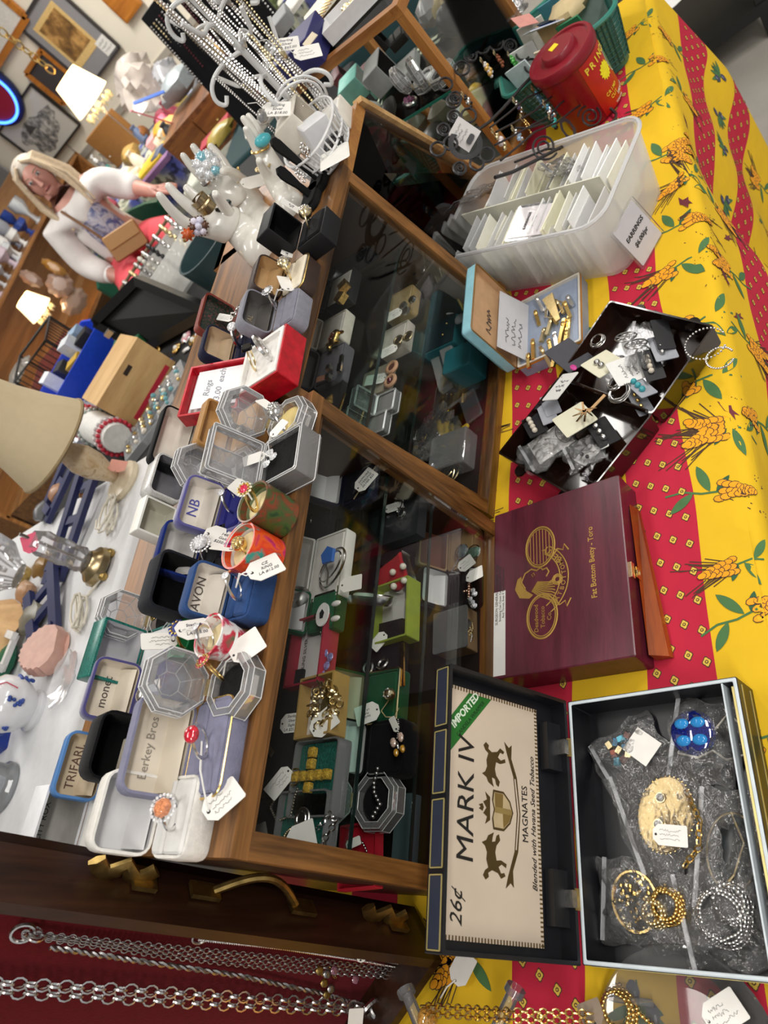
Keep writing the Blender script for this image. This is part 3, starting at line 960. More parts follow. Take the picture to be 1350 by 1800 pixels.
def beads(b,pts,r,m,step=None):
 """string of small beads or links along a polyline"""
 pts = [Vector(p) for p in pts]
 step = step or r * 1.7
 d = 0.0
 for i in range(len(pts) - 1):
  l = (pts[i + 1] - pts[i]).length
  while d < l:
   b.sphere(pts[i].lerp(pts[i + 1],d / l if l else 0),r,m,6,4)
   d += step
  d -= l
 return b
def links(b,pts,R,r,m,n=10,k=5,pitch=None,sx=1.35):
 """real chain links, every other one turned a quarter"""
 pts = [Vector(p) for p in pts]
 pitch = pitch or R * 2 * sx * .78
 d, c = 0.0, 0
 for i in range(len(pts) - 1):
  s = pts[i + 1] - pts[i]
  l = s.length
  if l < 1e-6: continue
  tdir = s.normalized()
  u = tdir.cross(Vector((.3,.2,1)))
  u.normalize()
  v = tdir.cross(u)
  while d < l:
   p = pts[i].lerp(pts[i + 1],d / l)
   side = (u + v * .35).normalized() if c % 2 else (v - u * .35).normalized()
   loop = [p + tdir * (R * sx * cos(2 * pi * j / n)) + side * (R * sin(2 * pi * j / n)) for j in range(n)]
   b.tube(loop,r,m,k,closed=True)
   d += pitch; c += 1
  d -= l
 return b
def curl(c,R,turns,n,z=0.0,rnd=None,sx=1.0,a0=0.0):
 R_ = random.Random(rnd or 1)
 return [(c[0] + R * (1 - .35 * i / n + R_.uniform(-.05,.05)) * cos(a0 + 2 * pi * turns * i / n) * sx,c[1] + R * (1 - .35 * i / n + R_.uniform(-.05,.05)) * sin(a0 + 2 * pi * turns * i / n),(c[2] if len(c) > 2 else 0) + z * i / n) for i in range(n + 1)]
def swirl(name,cols,scale=14,dist=3.0):
 m, nt, N, L, b_ = _new(name)
 tc = N.new('ShaderNodeTexCoord'); nz = N.new('ShaderNodeTexNoise')
 nz.inputs['Scale'].default_value = scale * 5; nz.inputs['Distortion'].default_value = dist; nz.inputs['Detail'].default_value = 3
 r = N.new('ShaderNodeValToRGB')
 L.new(tc.outputs['Object'],nz.inputs['Vector']); L.new(nz.outputs['Fac'],r.inputs['Fac']); L.new(r.outputs['Color'],b_.inputs['Base Color'])
 E_ = r.color_ramp.elements
 n = len(cols)
 E_[0].position = .28; E_[1].position = .72
 E_[0].color = hexc(cols[0]) + (1,); E_[1].color = hexc(cols[-1]) + (1,)
 for i in range(1,n - 1):
  e = E_.new(.28 + .44 * i / (n - 1)); e.color = hexc(cols[i]) + (1,)
 b_.inputs['Roughness'].default_value = 0.3
 return m
# ------------------------------------------------------------------ tables behind the cases and what stands on them
def slab_table(name,label,x0,x1,y0,y1,z,m,drop=.5,cat='table'):
 t = thing(name,label,cat,((x0 + x1) / 2,(y0 + y1) / 2,0))
 hx, hy = (x1 - x0) / 2, (y1 - y0) / 2
 b = MB()
 L = []
 for q, zz in ((0,z - drop),(.02,z - drop * .5),(0,z - .012),(-.004,z - .004),(-.012,z)):
  L.append([(p[0] * (1 + 0),p[1],zz) for p in rr(2 * (hx + q),2 * (hy + q),.02,3)])
 b.loft(L,m,False,True)
 b.obj('cloth_cover',t)
 b = MB(); b.box((0,0,z - .02),(2 * hx - .03,2 * hy - .03,.02),hm('8A8A86',.6)); b.obj('tabletop',t)
 for sx in (-1,1):
  for sy in (-1,1):
   b = MB(); b.box((sx * (hx - .06),sy * (hy - .06),(z - .03) / 2),(.03,.03,z - .03),STEEL()); b.obj('leg',t)
 return t
ZW = .95
slab_table('raised_table','white cloth covered table behind the nearest case with lamps on it',-.75,.93,1.375,2.35,ZW,hm('DADBDD',.7,var=.03,bump=.1,bscale=30),.6)
ZB = .80
slab_table('display_table','black cloth covered table of pins and trays behind the second case',1.00,2.55,1.12,2.45,ZB,hm('141416',.85),.6)
slab_table('rear_table','dark green cloth covered table beyond the white mannequin hands',2.60,3.06,.75,1.92,.80,hm('0C3236',.85),.78)

# the clutter table under the end wall, its front hung with a sketched blue cloth
def sketch_mat():
 m, nt, N, L, b_ = _new('sketch_cloth')
 tc = N.new('ShaderNodeTexCoord'); nz = N.new('ShaderNodeTexNoise'); nz.inputs['Scale'].default_value = 5.5; nz.inputs['Detail'].default_value = 1
 n2 = N.new('ShaderNodeTexNoise'); n2.inputs['Scale'].default_value = 22; n2.inputs['Detail'].default_value = 6
 L.new(tc.outputs['Object'],nz.inputs['Vector']); L.new(tc.outputs['Object'],n2.inputs['Vector'])
 r = N.new('ShaderNodeValToRGB'); r.color_ramp.interpolation = 'EASE'
 r.color_ramp.elements[0].position = .40; r.color_ramp.elements[1].position = .56
 r.color_ramp.elements[0].color = hexc('4E57A0') + (1,); r.color_ramp.elements[1].color = hexc('B9BCA6') + (1,)
 r2 = N.new('ShaderNodeValToRGB'); r2.color_ramp.elements[0].position = .40; r2.color_ramp.elements[1].position = .46
 r2.color_ramp.elements[0].color = hexc('4A4A50') + (1,); r2.color_ramp.elements[1].color = (1,1,1,1)
 mx = N.new('ShaderNodeMixRGB'); mx.blend_type = 'MULTIPLY'; mx.inputs[0].default_value = .8
 L.new(nz.outputs['Fac'],r.inputs['Fac']); L.new(n2.outputs['Fac'],r2.inputs['Fac'])
 L.new(r.outputs[0],mx.inputs[1]); L.new(r2.outputs[0],mx.inputs[2]); L.new(mx.outputs[0],b_.inputs['Base Color'])
 b_.inputs['Roughness'].default_value = .8
 return m
slab_table('clutter_table','cluttered table by the end wall hung with a blue and cream sketched cloth',3.72,4.75,1.95,4.02,.74,sketch_mat(),.62)
R5 = random.Random(11)
def crumple(b,c,s,m,seed=0,n=9,k=6,amp=.35):
 """crumpled bag or wad"""
 R = random.Random(seed)
 ph = [R.uniform(0,6.3) for _ in range(6)]
 loops = []
 for i in range(k + 1):
  a = -pi / 2 + pi * i / k
  L = []
  for j in range(n):
   t = 2 * pi * j / n
   f = 1 + amp * (sin(3 * t + ph[0] + i) * .4 + sin(5 * t + ph[1] + 2 * i) * .35 + R.uniform(-.3,.3))
   q = max(cos(a),.05) * f
   L.append((c[0] + s[0] * q * cos(t),c[1] + s[1] * q * sin(t),c[2] + s[2] * sin(a)))
  loops.append(L)
 return b.loft(loops,m)
def lump(name,label,cat,px,py,z,s,m,seed=1,group=None,z0=None):
 p = at(px,py,z)
 b = MB(); crumple(b,(0,0,s[2]),s,m,seed,*((20,11,.55) if 'bag' in name else (10,6,.35)))
 return props(b.obj(name,None,loc=p),label,cat,group)
def boxthing(name,label,cat,px,py,z,d,m,rz=0.0,dz=0.0,rot=None,p=None,r=.004):
 p = p or at(px,py,z)
 b = MB(); w_, d_, h_ = d
 b.loft([rr(w_,d_,r,2,0),rr(w_,d_,r,2,h_ - r * .5),rr(w_ - r,d_ - r,r,2,h_)],m)
 return props(b.obj(name,None,loc=p + Vector((0,0,dz)),rot=rot or (0,0,rz)),label,cat)
ZC = .744
PB = clear('soft_bag',(.9,.88,.86),.5,.3,bump=.6,bscale=25,milk=(.82,.74,.68))
lump('plastic_bag','clear plastic bag with pink things, tallest heap on the clutter table','bag',292,185,ZC,(.17,.15,.19),PB,3)
lump('plastic_bag','white crumpled plastic bag on the clutter table beside the lamp chain','bag',222,268,ZC,(.13,.12,.10),hm('D9D4C6',.5),4)
lump('plastic_bag','clear bag with small white things at the near end of the clutter table','bag',322,158,ZC,(.08,.08,.11),clear('grey_bag',(.85,.86,.88),.45,.25,bump=.6,bscale=25,milk=(.6,.62,.66)),5)
boxthing('paper_strip','blue paper strip in the tall bag of pink things','paper',0,0,0,(.16,.03,.004),hm('2B62C4',.5),rot=(.3,.5,-1.0),p=atd(262,172,4.05))
boxthing('paper_strip','pink paper strip leaning on the tall plastic bag','paper',0,0,0,(.26,.03,.006),hm('D8707C',.5),rot=(.2,1.1,-.6),p=atd(277,210,4.1))
lump('doll','bright pink doll piece lying on the clutter table','toy',296,222,ZC,(.05,.05,.04),hm('E06A86',.5),6)
boxthing('yellow_folder','bright yellow folder lying near the woman on the clutter table','folder',262,300,ZC + .01,(.18,.34,.03),hm('E0C23A',.5),rz=.15)
boxthing('folded_cloth','purple folded cloth beside the yellow folder','cloth',278,302,ZC,(.07,.26,.03),hm('7A5A86',.8),rz=.2)
boxthing('letter_rack','brown wooden letter rack standing against the end wall','rack',0,0,0,(.05,.34,.26),hm('9A6A34',.5),p=Vector((4.66,3.75,.744)))
t = thing('sanitizer_bottle','clear pump bottle with green and white label beside the woman','bottle',at(203,310,ZC),.4)
b = MB(); b.lathe([(.030,0),(.032,.01),(.032,.11),(.014,.13),(.014,.145)],ACRYL(),14); b.obj('body',t)
b = MB(); b.lathe([(.0325,.03),(.0325,.09)],hm('3E9A8E',.5),14,cap0=False,cap1=False); b.obj('paper_label',t)
b = MB(); b.lathe([(.015,.145),(.015,.165),(.006,.17),(.006,.19)],WHITE(),12); b.box((.015,0,.19),(.045,.012,.01),WHITE()); b.obj('pump',t)
for i, (px,py,s,c,lab) in enumerate(((245,285,(.08,.07,.06),'A98A4A','tan wicker-coloured bowl on the clutter table'),(298,240,(.07,.08,.05),'B98A2E','amber glass lump by the pink doll piece'),(262,245,(.05,.05,.05),'7A4A1A','brown amber bottle lying by the white bag'),
          (235,330,(.10,.10,.06),'D6CBB2','cream paper wad at the corner of the clutter table'),(315,232,(.06,.07,.05),'D7A85E','golden trinket on the near edge of the clutter table'),(205,285,(.06,.06,.06),'E3DCCB','off-white crumpled paper behind the pump bottle'))):
 lump('trinket',lab,'trinket',px,py,ZC,s,hm(c,.5),20 + i)
RC = random.Random(77)
cc = [('D8D2C4','cream'),('B08A4A','tan'),('8A3A4A','dark red'),('C8CCD0','pale grey'),('5A6A8A','slate blue'),('D8C060','yellow'),('3A3A3E','black'),('C89AA0','dusty pink'),('7A8A5A','olive'),('E4E2DC','white')]
for i in range(30):
 x, y = 3.80 + .22 * (i % 4) + RC.uniform(-.04,.04), 2.02 + .235 * (i // 4) + RC.uniform(-.06,.06)
 h, n_ = cc[RC.randrange(10)]
 b = MB(); k = i % 3
 if k == 0: b.lathe([(.03,0),(.045,.03),(.03,.09),(.018,.11),(.022,.13)],hm(h,.4),12)
 elif k == 1: b.loft([rr(.11,.08,.006,2,0),rr(.11,.08,.006,2,.045),rr(.10,.07,.006,2,.05)],hm(h,.5),True,True)
 else: crumple(b,(0,0,.04),(.07,.05,.04),hm(h,.6),i,14,8,.5)
 props(b.obj(('bottle','small_box','paper_wad')[k],None,loc=(x,y,ZC),rot=(0,0,RC.uniform(0,3))),'small blurred ' + n_ + (' bottle',' box',' crumpled wrapper')[k] + ' in the ' + ('near','middle','far')[min(2,(i // 4) // 3)] + ' part of the clutter table',('bottle','box','paper')[k],'clutter on the end table')
for i in range(12):
 x, y = 2.70 + .16 * (i % 3) + RC.uniform(-.02,.02), .86 + .26 * (i // 3) + RC.uniform(-.03,.03)
 h, n_ = cc[(6,3,9,0,6,2)[i % 6]]
 t = thing('jewelry_box','small ' + n_ + ' jewelry box with trinkets, ' + ('first','second','third','last')[i // 3] + ' row across the dark green table','box',(x,y,.80),RC.uniform(-.4,.4),'jewelry boxes on the green table')
 b = MB(); b.loft([rr(.12,.15,.004,2,0),rr(.12,.15,.004,2,.03),rr(.11,.14,.004,2,.03),rr(.11,.14,.004,2,.012)],hm(h,.5)); b.obj('tray',t)
 b = MB(); beads(b,curl((0,0,.016),.045,2.4,40,.008,i),.005,(SILVER(),PGOLD(),STEEL())[i % 3]); b.obj('chain',t)
# brown wooden drawer chest on the rear table
p = at(365,235,.80)
t = thing('wooden_chest','small brown wooden drawer chest with glass trinkets on its top','chest',Vector((3.35,2.2,.72)),.1)
bw = wood('brown_wood','5A3418','8A562A',0)
b = MB(); b.box((0,0,.10),(.34,.42,.20),bw); b.obj('body',t)
for y in (-.10,.10):
 b = MB(); b.box((-.173,y,.10),(.008,.19,.15),wood('brown_wood_y','6A3E1C','94602E',1)); f_ = b.obj('drawer',t)
 b = MB(); b.sphere((-.182,y,.10),.010,BRASS(),8,5); b.obj('knob',f_)
lump('glass_trinket','heap of clear glass and pale blue beads on the brown drawer chest','trinket',330,165,.93,(.10,.12,.06),hm('9AA4A8',.3),31)
slab_table('chest_stand','small stand with pale cloth under the brown drawer chest',3.1,3.62,1.96,2.5,.72,hm('B8BDB0',.8),.6)
# dark padded necklace boards with silver chains, standing on the rear table
for i, (px,py,lab) in enumerate(((330,95,'tall black necklace board with dark red beads along its edge, farthest left'),(395,60,'black necklace board with hanging chains beside the white chain tree'),(470,60,'black velvet necklace bust panel behind the navy gift box'))):
 p = atx(px,py,2.75 - .12 * i)
 t = thing('necklace_board',lab,'necklace board',(p.x,p.y,.80),.25)
 b = MB(); b.hexa([(-.012,-.06,0),(.012,-.06,0),(.012,.06,0),(-.012,.06,0)],[(.10,-.06,.52),(.125,-.06,.52),(.125,.06,.52),(.10,.06,.52)],velvet('121214')); b.obj('panel',t)
 for k in range(7):
  y = -.052 + k * .0172
  b = MB(); beads(b,[(.09,y,.48),(.03 + .01 * (k % 3),y + .004,.18 + .03 * (k % 4))],.0045,(SILVER(),PGOLD(),STEEL(),hm('4A1420',.3))[(k + i) % 4],.011); b.obj('necklace',t)
lump('gold_box','gold patterned gift box lying by the rear table edge','box',395,245,.80,(.07,.09,.03),hm('A8923E',.4),41)
boxthing('red_box','red and gold patterned flat box on the rear table edge','box',385,240,.80,(.10,.20,.03),hm('A8182E',.5),rz=.2)

# ---- things on the white table
def small_lamp_1():
 p = at(222,848,ZW)
 t = thing('table_lamp','small lamp with cream fluted shade and pale alabaster stem on the white table','lamp',p)
 al = swirl('alabaster',['B89A72','CDB592','D8C6A8','A88862'],9,1.0)
 b = MB(); b.lathe([(.052,0),(.055,.006),(.052,.016),(.034,.020),(.022,.030)],hm('D5C7AC',.35),24); b.obj('base',t)
 b = MB(); b.lathe([(.014,.028),(.020,.045),(.034,.085),(.036,.12),(.026,.15),(.022,.165),(.030,.19),(.018,.20)],al,20); b.obj('stem',t)
 b = MB()
 n = 40
 def loop(r,z,sc=0.0): return [(r * (1 + sc * sin(j * pi * 2 * 6 / n)) * cos(2 * pi * j / n),r * (1 + sc * sin(j * pi * 2 * 6 / n)) * sin(2 * pi * j / n),z) for j in range(n)]
 b.loft([loop(.118,.185,.0),(loop(.116,.195)),loop(.096,.25),loop(.080,.31),loop(.072,.36)],hm('C9B896',.7,var=.03),False,False)
 sh = b.obj('lamp_shade',t)
 b = MB(); b.tube(loop(.118,.186),.004,hm('8E7A58',.7),6,closed=True); b.tube(loop(.072,.36),.003,hm('8E7A58',.7),6,closed=True); b.obj('piping',sh)
 tag_mesh(t,(.010,-.032,.045),(1.0,.2,.4),.05,.038,None,None,col='D99A8A')
 q = at(205,905,ZW) - p
 pts = [(.03,-.03,.01)]
 for i in range(40):
  a = i * .75
  pts.append((q.x + .05 * cos(a) * (1 - .3 * sin(i)),q.y + .028 * sin(a * 1.13),.006 + .0012 * i * .5))
 b = MB(); b.tube(pts,.0030,hm('D6D0C2',.6),6); b.obj('cord',t)
small_lamp_1()
def crystal_lamp():
 p = at(182,1000,ZW)
 t = thing('table_lamp','cut crystal lamp stem on a worn brass foot with a pink tag, no shade','lamp',p)
 b = MB()
 for i in range(4):
  a = pi / 4 + i * pi / 2
  b.sphere((.040 * cos(a),.040 * sin(a),.008),.011,BRASS(),8,5)
 b.lathe([(.036,.006),(.046,.012),(.042,.026),(.030,.034),(.026,.042)],mat('lamp_brass',(.48,.38,.22),.28,1.0,var=.3,scale=40),24); b.obj('base',t)
 b = MB(); b.lathe([(.022,.042),(.030,.055),(.026,.075),(.031,.095),(.027,.12),(.030,.14),(.020,.165)],CRYST(),10); b.obj('stem',t,smooth=0)
 b = MB(); b.lathe([(.004,.04),(.004,.19)],STEEL(),8); b.obj('rod',t)
 tag_mesh(t,(-.012,-.004,.165),(.6,-.5,.2),.04,.034,None,None,col='D8607A')
 q = at(150,1080,ZW) - p
 pts = [(-.03,-.03,.01)]
 for i in range(36):
  a = i * .8
  pts.append((q.x + .045 * cos(a),q.y + .030 * sin(a * 1.1),.006 + .0006 * i))
 b = MB(); b.tube(pts,.0030,hm('D3CDBE',.6),6); b.obj('cord',t)
crystal_lamp()
def crystal_shade():
 p = at(20,945,ZW + .10)
 t = thing('crystal_globe','ribbed crystal glass shade lying at the left beside the pink tagged lamp','lamp shade',(p.x - .05,p.y + .10,ZW))
 b = MB()
 n = 48
 L = []
 for r, z in ((.035,0),(.045,.02),(.075,.05),(.082,.09),(.070,.13),(.05,.15)):
  L.append([(r * (1 + .05 * (j % 2)) * cos(2 * pi * j / n),r * (1 + .05 * (j % 2)) * sin(2 * pi * j / n),z + .02) for j in range(n)])
 b.loft(L,CRYST(),True,False); b.obj('shade',t,smooth=0)
 b = MB(); b.lathe([(.03,0),(.034,.02)],BRASS(),16); b.obj('fitting',t)
crystal_shade()
def urn():
 p = at(62,1250,ZW)
 t = thing('porcelain_jar','round white porcelain jar with blue painted flowers and a red string','jar',p)
 wh = hm('DDDEE2',.15,var=.03,coat=.5)
 b = MB(); b.lathe([(.042,0),(.044,.008),(.036,.014),(.050,.03),(.060,.055),(.054,.085),(.038,.102),(.036,.125),(.040,.128)],wh,32)
 bl = hm('2A4690',.3,var=.2)
 R = random.Random(3)
 for q in range(26):
  a = R.uniform(-pi,pi); z = .035 + .045 * R.random()
  r = .0605 - abs(z - .055) * .12 - (.004 if z > .075 or z < .04 else 0)
  for k in range(4):
   a2 = a + R.uniform(-.12,.12); z2 = z + R.uniform(-.007,.007)
   rr_ = .0602 * cos(min(1,abs(z2 - .055) / .06)) ** .35
   b.sphere((rr_ * cos(a2) * .985,rr_ * sin(a2) * .985,z2),.0042,bl,7,4)
 b.obj('body',t)
 b = MB(); b.torus((0,0,.106),.0385,.0016,hm('B83A52',.7),24,5); b.tube([(.02,-.034,.106),(.03,-.045,.09),(.022,-.058,.07)],.0013,hm('B83A52',.7),5); b.obj('string',t)
 b = MB(); b.lathe([(.033,.125),(.039,.14),(.036,.155)],mat('jar_brass',(.45,.36,.2),.3,1.0,var=.3),20); b.obj('brass_collar',t)
urn()
p = at(12,1385,ZW)
t = thing('glass_votive','thick clear glass candle holder at the left edge behind the white gift box','candle holder',p)
b = MB(); b.lathe([(.046,0),(.050,.004),(.050,.012),(.044,.018),(.046,.09),(.043,.09),(.040,.022),(.001,.020)],clear('thick_glass',(.86,.90,.92),.18,.06,bump=.1,fres=1.7),28); b.obj('cup',t)
b = MB(); b.lathe([(.039,.022),(.038,.065)],hm('C8CCDA',.6),20); b.obj('candle',t)
p = at(103,1150,ZW)
t = thing('ceramic_fan_base','pink frilled ceramic base lying on the white table','ceramic',p,.3)
poly = []
for i in range(26):
 a = pi * i / 25
 q = .075 + (.006 if i % 2 else 0)
 poly.append((q * cos(a) * .75 + 0,q * sin(a) * .9))
poly += [(-.05,-.02),(-.03,-.034),(.03,-.034),(.05,-.02)]
b = MB(); b.M = Euler((.35,0,0)).to_matrix().to_4x4(); b.loft([[(x * .92,y * .92,.01) for x,y in poly],[(x,y,.022) for x,y in poly],[(x * .9,y * .9,.045) for x,y in poly]],hm('C49A8C',.5)); b.obj('body',t)
b = MB(); b.lathe([(.03,0),(.05,.004),(.03,.012)],hm('C49A8C',.5),16); b.obj('foot',t)
p = at(5,1085,ZW + .06)
t = thing('table_lamp','peach scalloped lamp with shade edge at the far left of the white table','lamp',(p.x - .03,p.y + .08,ZW))
b = MB(); n = 48
L = [[(r * (1 + .08 * cos(8 * 2 * pi * j / n)) * cos(2 * pi * j / n),r * (1 + .08 * cos(8 * 2 * pi * j / n)) * sin(2 * pi * j / n),z + .01 * cos(8 * 2 * pi * j / n) * (z < .03)) for j in range(n)] for r,z in ((.10,.02),(.085,.06),(.05,.12),(.03,.14))]
b.loft(L,hm('D9B07E',.6),False,False); b.obj('lamp_shade',t)
b = MB(); b.lathe([(.02,0),(.014,.02),(.010,.13)],BRASS(),12); b.obj('stem',t)
# white scrollwork candelabra arms and leaf, folded blue trestle stands, crates
navy = hm('1A2150',.5)
def stand(label,px,py,rz,l=.34):
 p = at(px,py,ZW)
 t = thing('folding_stand',label,'stand',p,rz)
 for s in (-1,1):
  b = MB(); b.beam((-l / 2,s * .040,.012),(l / 2,s * .052,.035),.030,.014,navy); b.obj('side_bar',t)
 for q in (-.36,.05,.38):
  b = MB(); b.box((l * q,0,.022),(.024,.09,.012),navy); b.obj('cross_bar',t)
 return t
stand('dark blue plastic folding stand lying behind the alabaster lamp',140,930,-.15,.30)
stand('dark blue plastic stand lying beside the peach lamp shade',92,1085,.55,.22)
stand('dark blue plastic stand leaning by the cord of the crystal lamp',118,860,-.6,.20)
wm = hm('D4D4D2',.5)
p = at(35,1165,ZW)
t = thing('white_rack','white plastic rack with two long bars beside the blue flowered jar','rack',p,1.45)
for k, y in enumerate((-.045,.03)):
 b = MB(); b.beam((-.05,y,.05),(.12,y - .03,.030),.018,.012,wm); b.obj('bar',t)
b = MB(); b.beam((-.04,-.05,.045),(-.04,.035,.045),.016,.012,wm); b.obj('cross_piece',t); b = MB(); b.box((.10,-.04,.014),(.06,.09,.006),wm); b.obj('foot_plate',t)
p = at(120,1195,ZW)
t = thing('glass_leaf_dish','pale clear leaf-shaped dish between white rack and green marbled box','dish',p,.2)
b = MB(); n = 26
L = [[(r * (1 + .10 * cos(7 * 2 * pi * j / n)) * cos(2 * pi * j / n),.8 * r * (1 + .10 * cos(7 * 2 * pi * j / n)) * sin(2 * pi * j / n),z) for j in range(n)] for r,z in ((.02,.001),(.045,.004),(.062,.014))]
b.loft(L,clear('pale_dish',(.93,.93,.94),.4,.15,milk=(.8,.8,.82)),True,False); b.obj('dish',t)
boxthing('cobalt_box','cobalt blue box with glitter edge beside the flowered jar','box',8,1300,ZW,(.06,.05,.07),hm('1F3E9A',.4),rz=.3)
for i, (px,py,c,s,lab) in enumerate(((112,872,'A0765A',(.03,.03,.02),'brown carved trinket among the blue stands'),(150,870,'C08A4A',(.012,.012,.008),'small orange bead lying on the blue stand'),(85,905,'5A5A5E',(.035,.03,.02),'grey glass trinket beside the blue stand'),
          (85,1000,'8A6A3A',(.03,.035,.018),'gold-toned trinket under the crystal lamp stem'),(60,1045,'B08A6A',(.03,.03,.022),'small pale brown figurine beside the peach shade'),(70,1090,'6E6A5E',(.045,.05,.02),'dark clear bag of trinkets by the blue stand'),
          (20,1170,'1E6A4E',(.05,.05,.02),'green and white patterned box beneath the white rack'))):
 lump('trinket',lab,'trinket',px,py,ZW,s,hm(c,.4),60 + i)

# ---- pins, crates and trays on the black table
def crate():
 p0, p1, p2 = at(198,705,ZB), at(235,735,ZB), at(322,655,ZB)
 t = thing('wooden_crate','pale plywood box with a handle slot and red printed band','crate',at(258,688,ZB),-.60)
 w_, d_, h_ = .25, .20, .14
 pw = wood('plywood','B8915E','D2AE78',0,stretch=6,scale=16,rough=.6)
 b = MB(); b.loft([rr(w_,d_,.003,1,0),rr(w_,d_,.003,1,h_)],pw); b.obj('body',t,smooth=0)
 b = MB(); b.box((0,-d_ / 2 - .0008,.016),(.20,.0016,.016),hm('B8243A',.6)); b.obj('red_band',t)
 b = MB(); b.box((.02,-d_ / 2 - .0008,.115),(.035,.0016,.014),hm('2A1E14',.8)); b.obj('handle_slot',t)
 return t
crate()
def velvet_lid():
 a, b_, c, d = at(172,565,.97), at(255,612,ZB + .02), at(372,545,ZB + .02), at(245,492,.97)
 t = thing('display_tray','large open black velvet display tray leaning up before the woman','tray',(0,0,0))
 n = ((b_ - a).cross(d - a)).normalized()
 if n.z < 0: n = -n
 h = n * .03
 b = MB(); b.hexa([a - h,b_ - h,c - h,d - h],[a,b_,c,d],hm('040606',.8)); b.obj('padded_panel',t)
 lm = hm('0D0D0E',.3)
 q = [a,b_,c,d]
 for i in range(4):
  b = MB(); b.beam(q[i] + n * .008,q[(i + 1) % 4] + n * .008,.03,.035,lm,up=n); b.obj('frame_bar',t)
 b = MB(); m_ = a.lerp(b_,.35) + n * .03; b.box(m_,(.02,.03,.02),SILVER(),.5); b.obj('clasp',t)
velvet_lid()
def pin_tray():
 n = 0
 R = random.Random(9)
 cols = [GOLD(),SILVER(),PGOLD(),WHITE(),hm('2C4FA8',.3),hm('D6D0C0',.4),hm('D8A0A8',.4),GOLD(),PGOLD()]
 nm = ['gold','silver','pale gold','white','blue','cream','pink','gold','pale gold']
 for i in range(34):
  q = R.random()
  px = 285 + 125 * q + R.uniform(-28,28)
  py = 655 - 140 * q + R.uniform(-26,26)
  k = R.randrange(9)
  t = MB()
  s = R.uniform(.014,.024)
  kind = i % 4
  if kind == 0:
   for a in range(6):
    t.sphere((s * .6 * cos(a * pi / 3),s * .6 * sin(a * pi / 3),s * .3),s * .38,cols[k],7,4,(1,1,.6))
   t.sphere((0,0,s * .4),s * .4,WHITE(),8,5)
  elif kind == 1:
   t.tube(curl((0,0,.003),s,1.7,16,.004,i),s * .22,cols[k],6)
  elif kind == 2:
   crumple(t,(0,0,s * .35),(s * 1.3,s * .6,s * .35),cols[k],i,8,5,.3)
  else:
   t.torus((0,0,s * .2),s * .8,s * .22,cols[k],14,6)
   t.sphere((0,0,s * .25),s * .45,cols[(k + 3) % 9],8,5)
  props(t.obj('brooch',None,loc=at(px,py,ZB + .001),rot=(0,0,R.uniform(0,6))),nm[k] + (' flower',' curled',' lumpy',' round')[kind] + ' costume brooch on the black velvet ' + ('beside the plywood box' if q < .33 else 'behind the red gift box' if q < .66 else 'below the black tray'),'brooch','brooches on the black velvet')
pin_tray()
R8 = random.Random(21)
# flat clear cases of earrings beside the crate
for i, (px,py,lab) in enumerate(((285,730,'flat clear box of small earrings nearest the black box, behind the cases'),(305,690,'flat clear box of small earrings between crate and red gift box'),(258,765,'flat clear box of small earrings beside the white cuff roll'))):
 t = thing('earring_box',lab,'box',at(px,py,ZB),.6)
 b = MB(); b.loft([rr(.13,.17,.004,2,0),rr(.13,.17,.004,2,.025)],clear('tray_plastic',(.9,.92,.93),.3,.1)); b.obj('clear_case',t)
 for k in range(16):
  b = MB(); b.sphere(((k % 4 - 1.5) * .028,(k // 4 - 1.5) * .038,.028),R8.uniform(.006,.010),(GOLD(),SILVER(),PGOLD(),hm('6AA0A8',.3),hm('D8CFC0',.4))[R8.randrange(5)],7,4); b.obj('earring_pair',t)
# white roll holding bracelets
p = at(208,772,ZB)
t = thing('bracelet_roll','white padded roll ringed with red and clear bead bracelets','bracelet holder',p,1.0)
b = MB()
roll = [(-.17,0,.055),(-.08,0,.065),(0,0,.07),(.08,0,.075),(.17,.0,.08)]
b.tube(roll,[.045,.055,.055,.055,.05],hm('D5D4D0',.7),18); b.obj('roll',t)
for q, mcol in ((-.15,hm('B8283C',.4)),(-.12,hm('B8AFAE',.3)),(.04,hm('9AA5A0',.3)),(.07,hm('B08A8A',.3)),(.13,hm('B8182C',.4)),(.155,hm('C02838',.4))):
 b = MB()
 R = .054 if abs(q) < .1 else .05
 zc = .065 + q * .07
 for j in range(22):
  a = 2 * pi * j / 22
  b.sphere((q,R * 1.09 * cos(a),zc + R * 1.09 * sin(a)),.0085,mcol,6,4)
 b.obj('bead_bracelet',t)
lump('plastic_bag','shiny clear bag of black and white bead strings by the bracelet roll','bag',165,755,ZB,(.10,.13,.05),clear('bead_bag',(.85,.86,.9),.45,.15,bump=1.0,bscale=60,milk=(.55,.56,.6)),77)
# blue bin with cables and papers, far left behind the crate
p = at(175,668,ZB)
t = thing('storage_bin','bright blue plastic bin of papers and cables behind the plywood box','bin',p,-.5)
bl = hm('1E44C8',.4)
b = MB(); b.loft([rr(.34,.24,.02,3,0),rr(.38,.28,.02,3,.14),rr(.365,.265,.02,3,.14),rr(.33,.23,.02,3,.01)],bl); b.obj('bin',t)
for i, (x,y,c,hgt) in enumerate(((-.1,0,'D8DCE4',.16),(-.03,.04,'2A2A2E',.13),(.05,-.03,'C8CCD2',.17),(.11,.04,'8AA0B8',.15),(.0,-.07,'C8A23A',.12),(.10,-.07,'1A1A1C',.14))):
 b = MB(); b.box((x,y,.02 + hgt / 2),(.05,.07,hgt),hm(c,.5),.2 * i); b.obj('folder',t)
t = thing('wooden_tray','pale wooden box standing open beside the large black velvet tray','tray',at(225,590,ZB),.1)
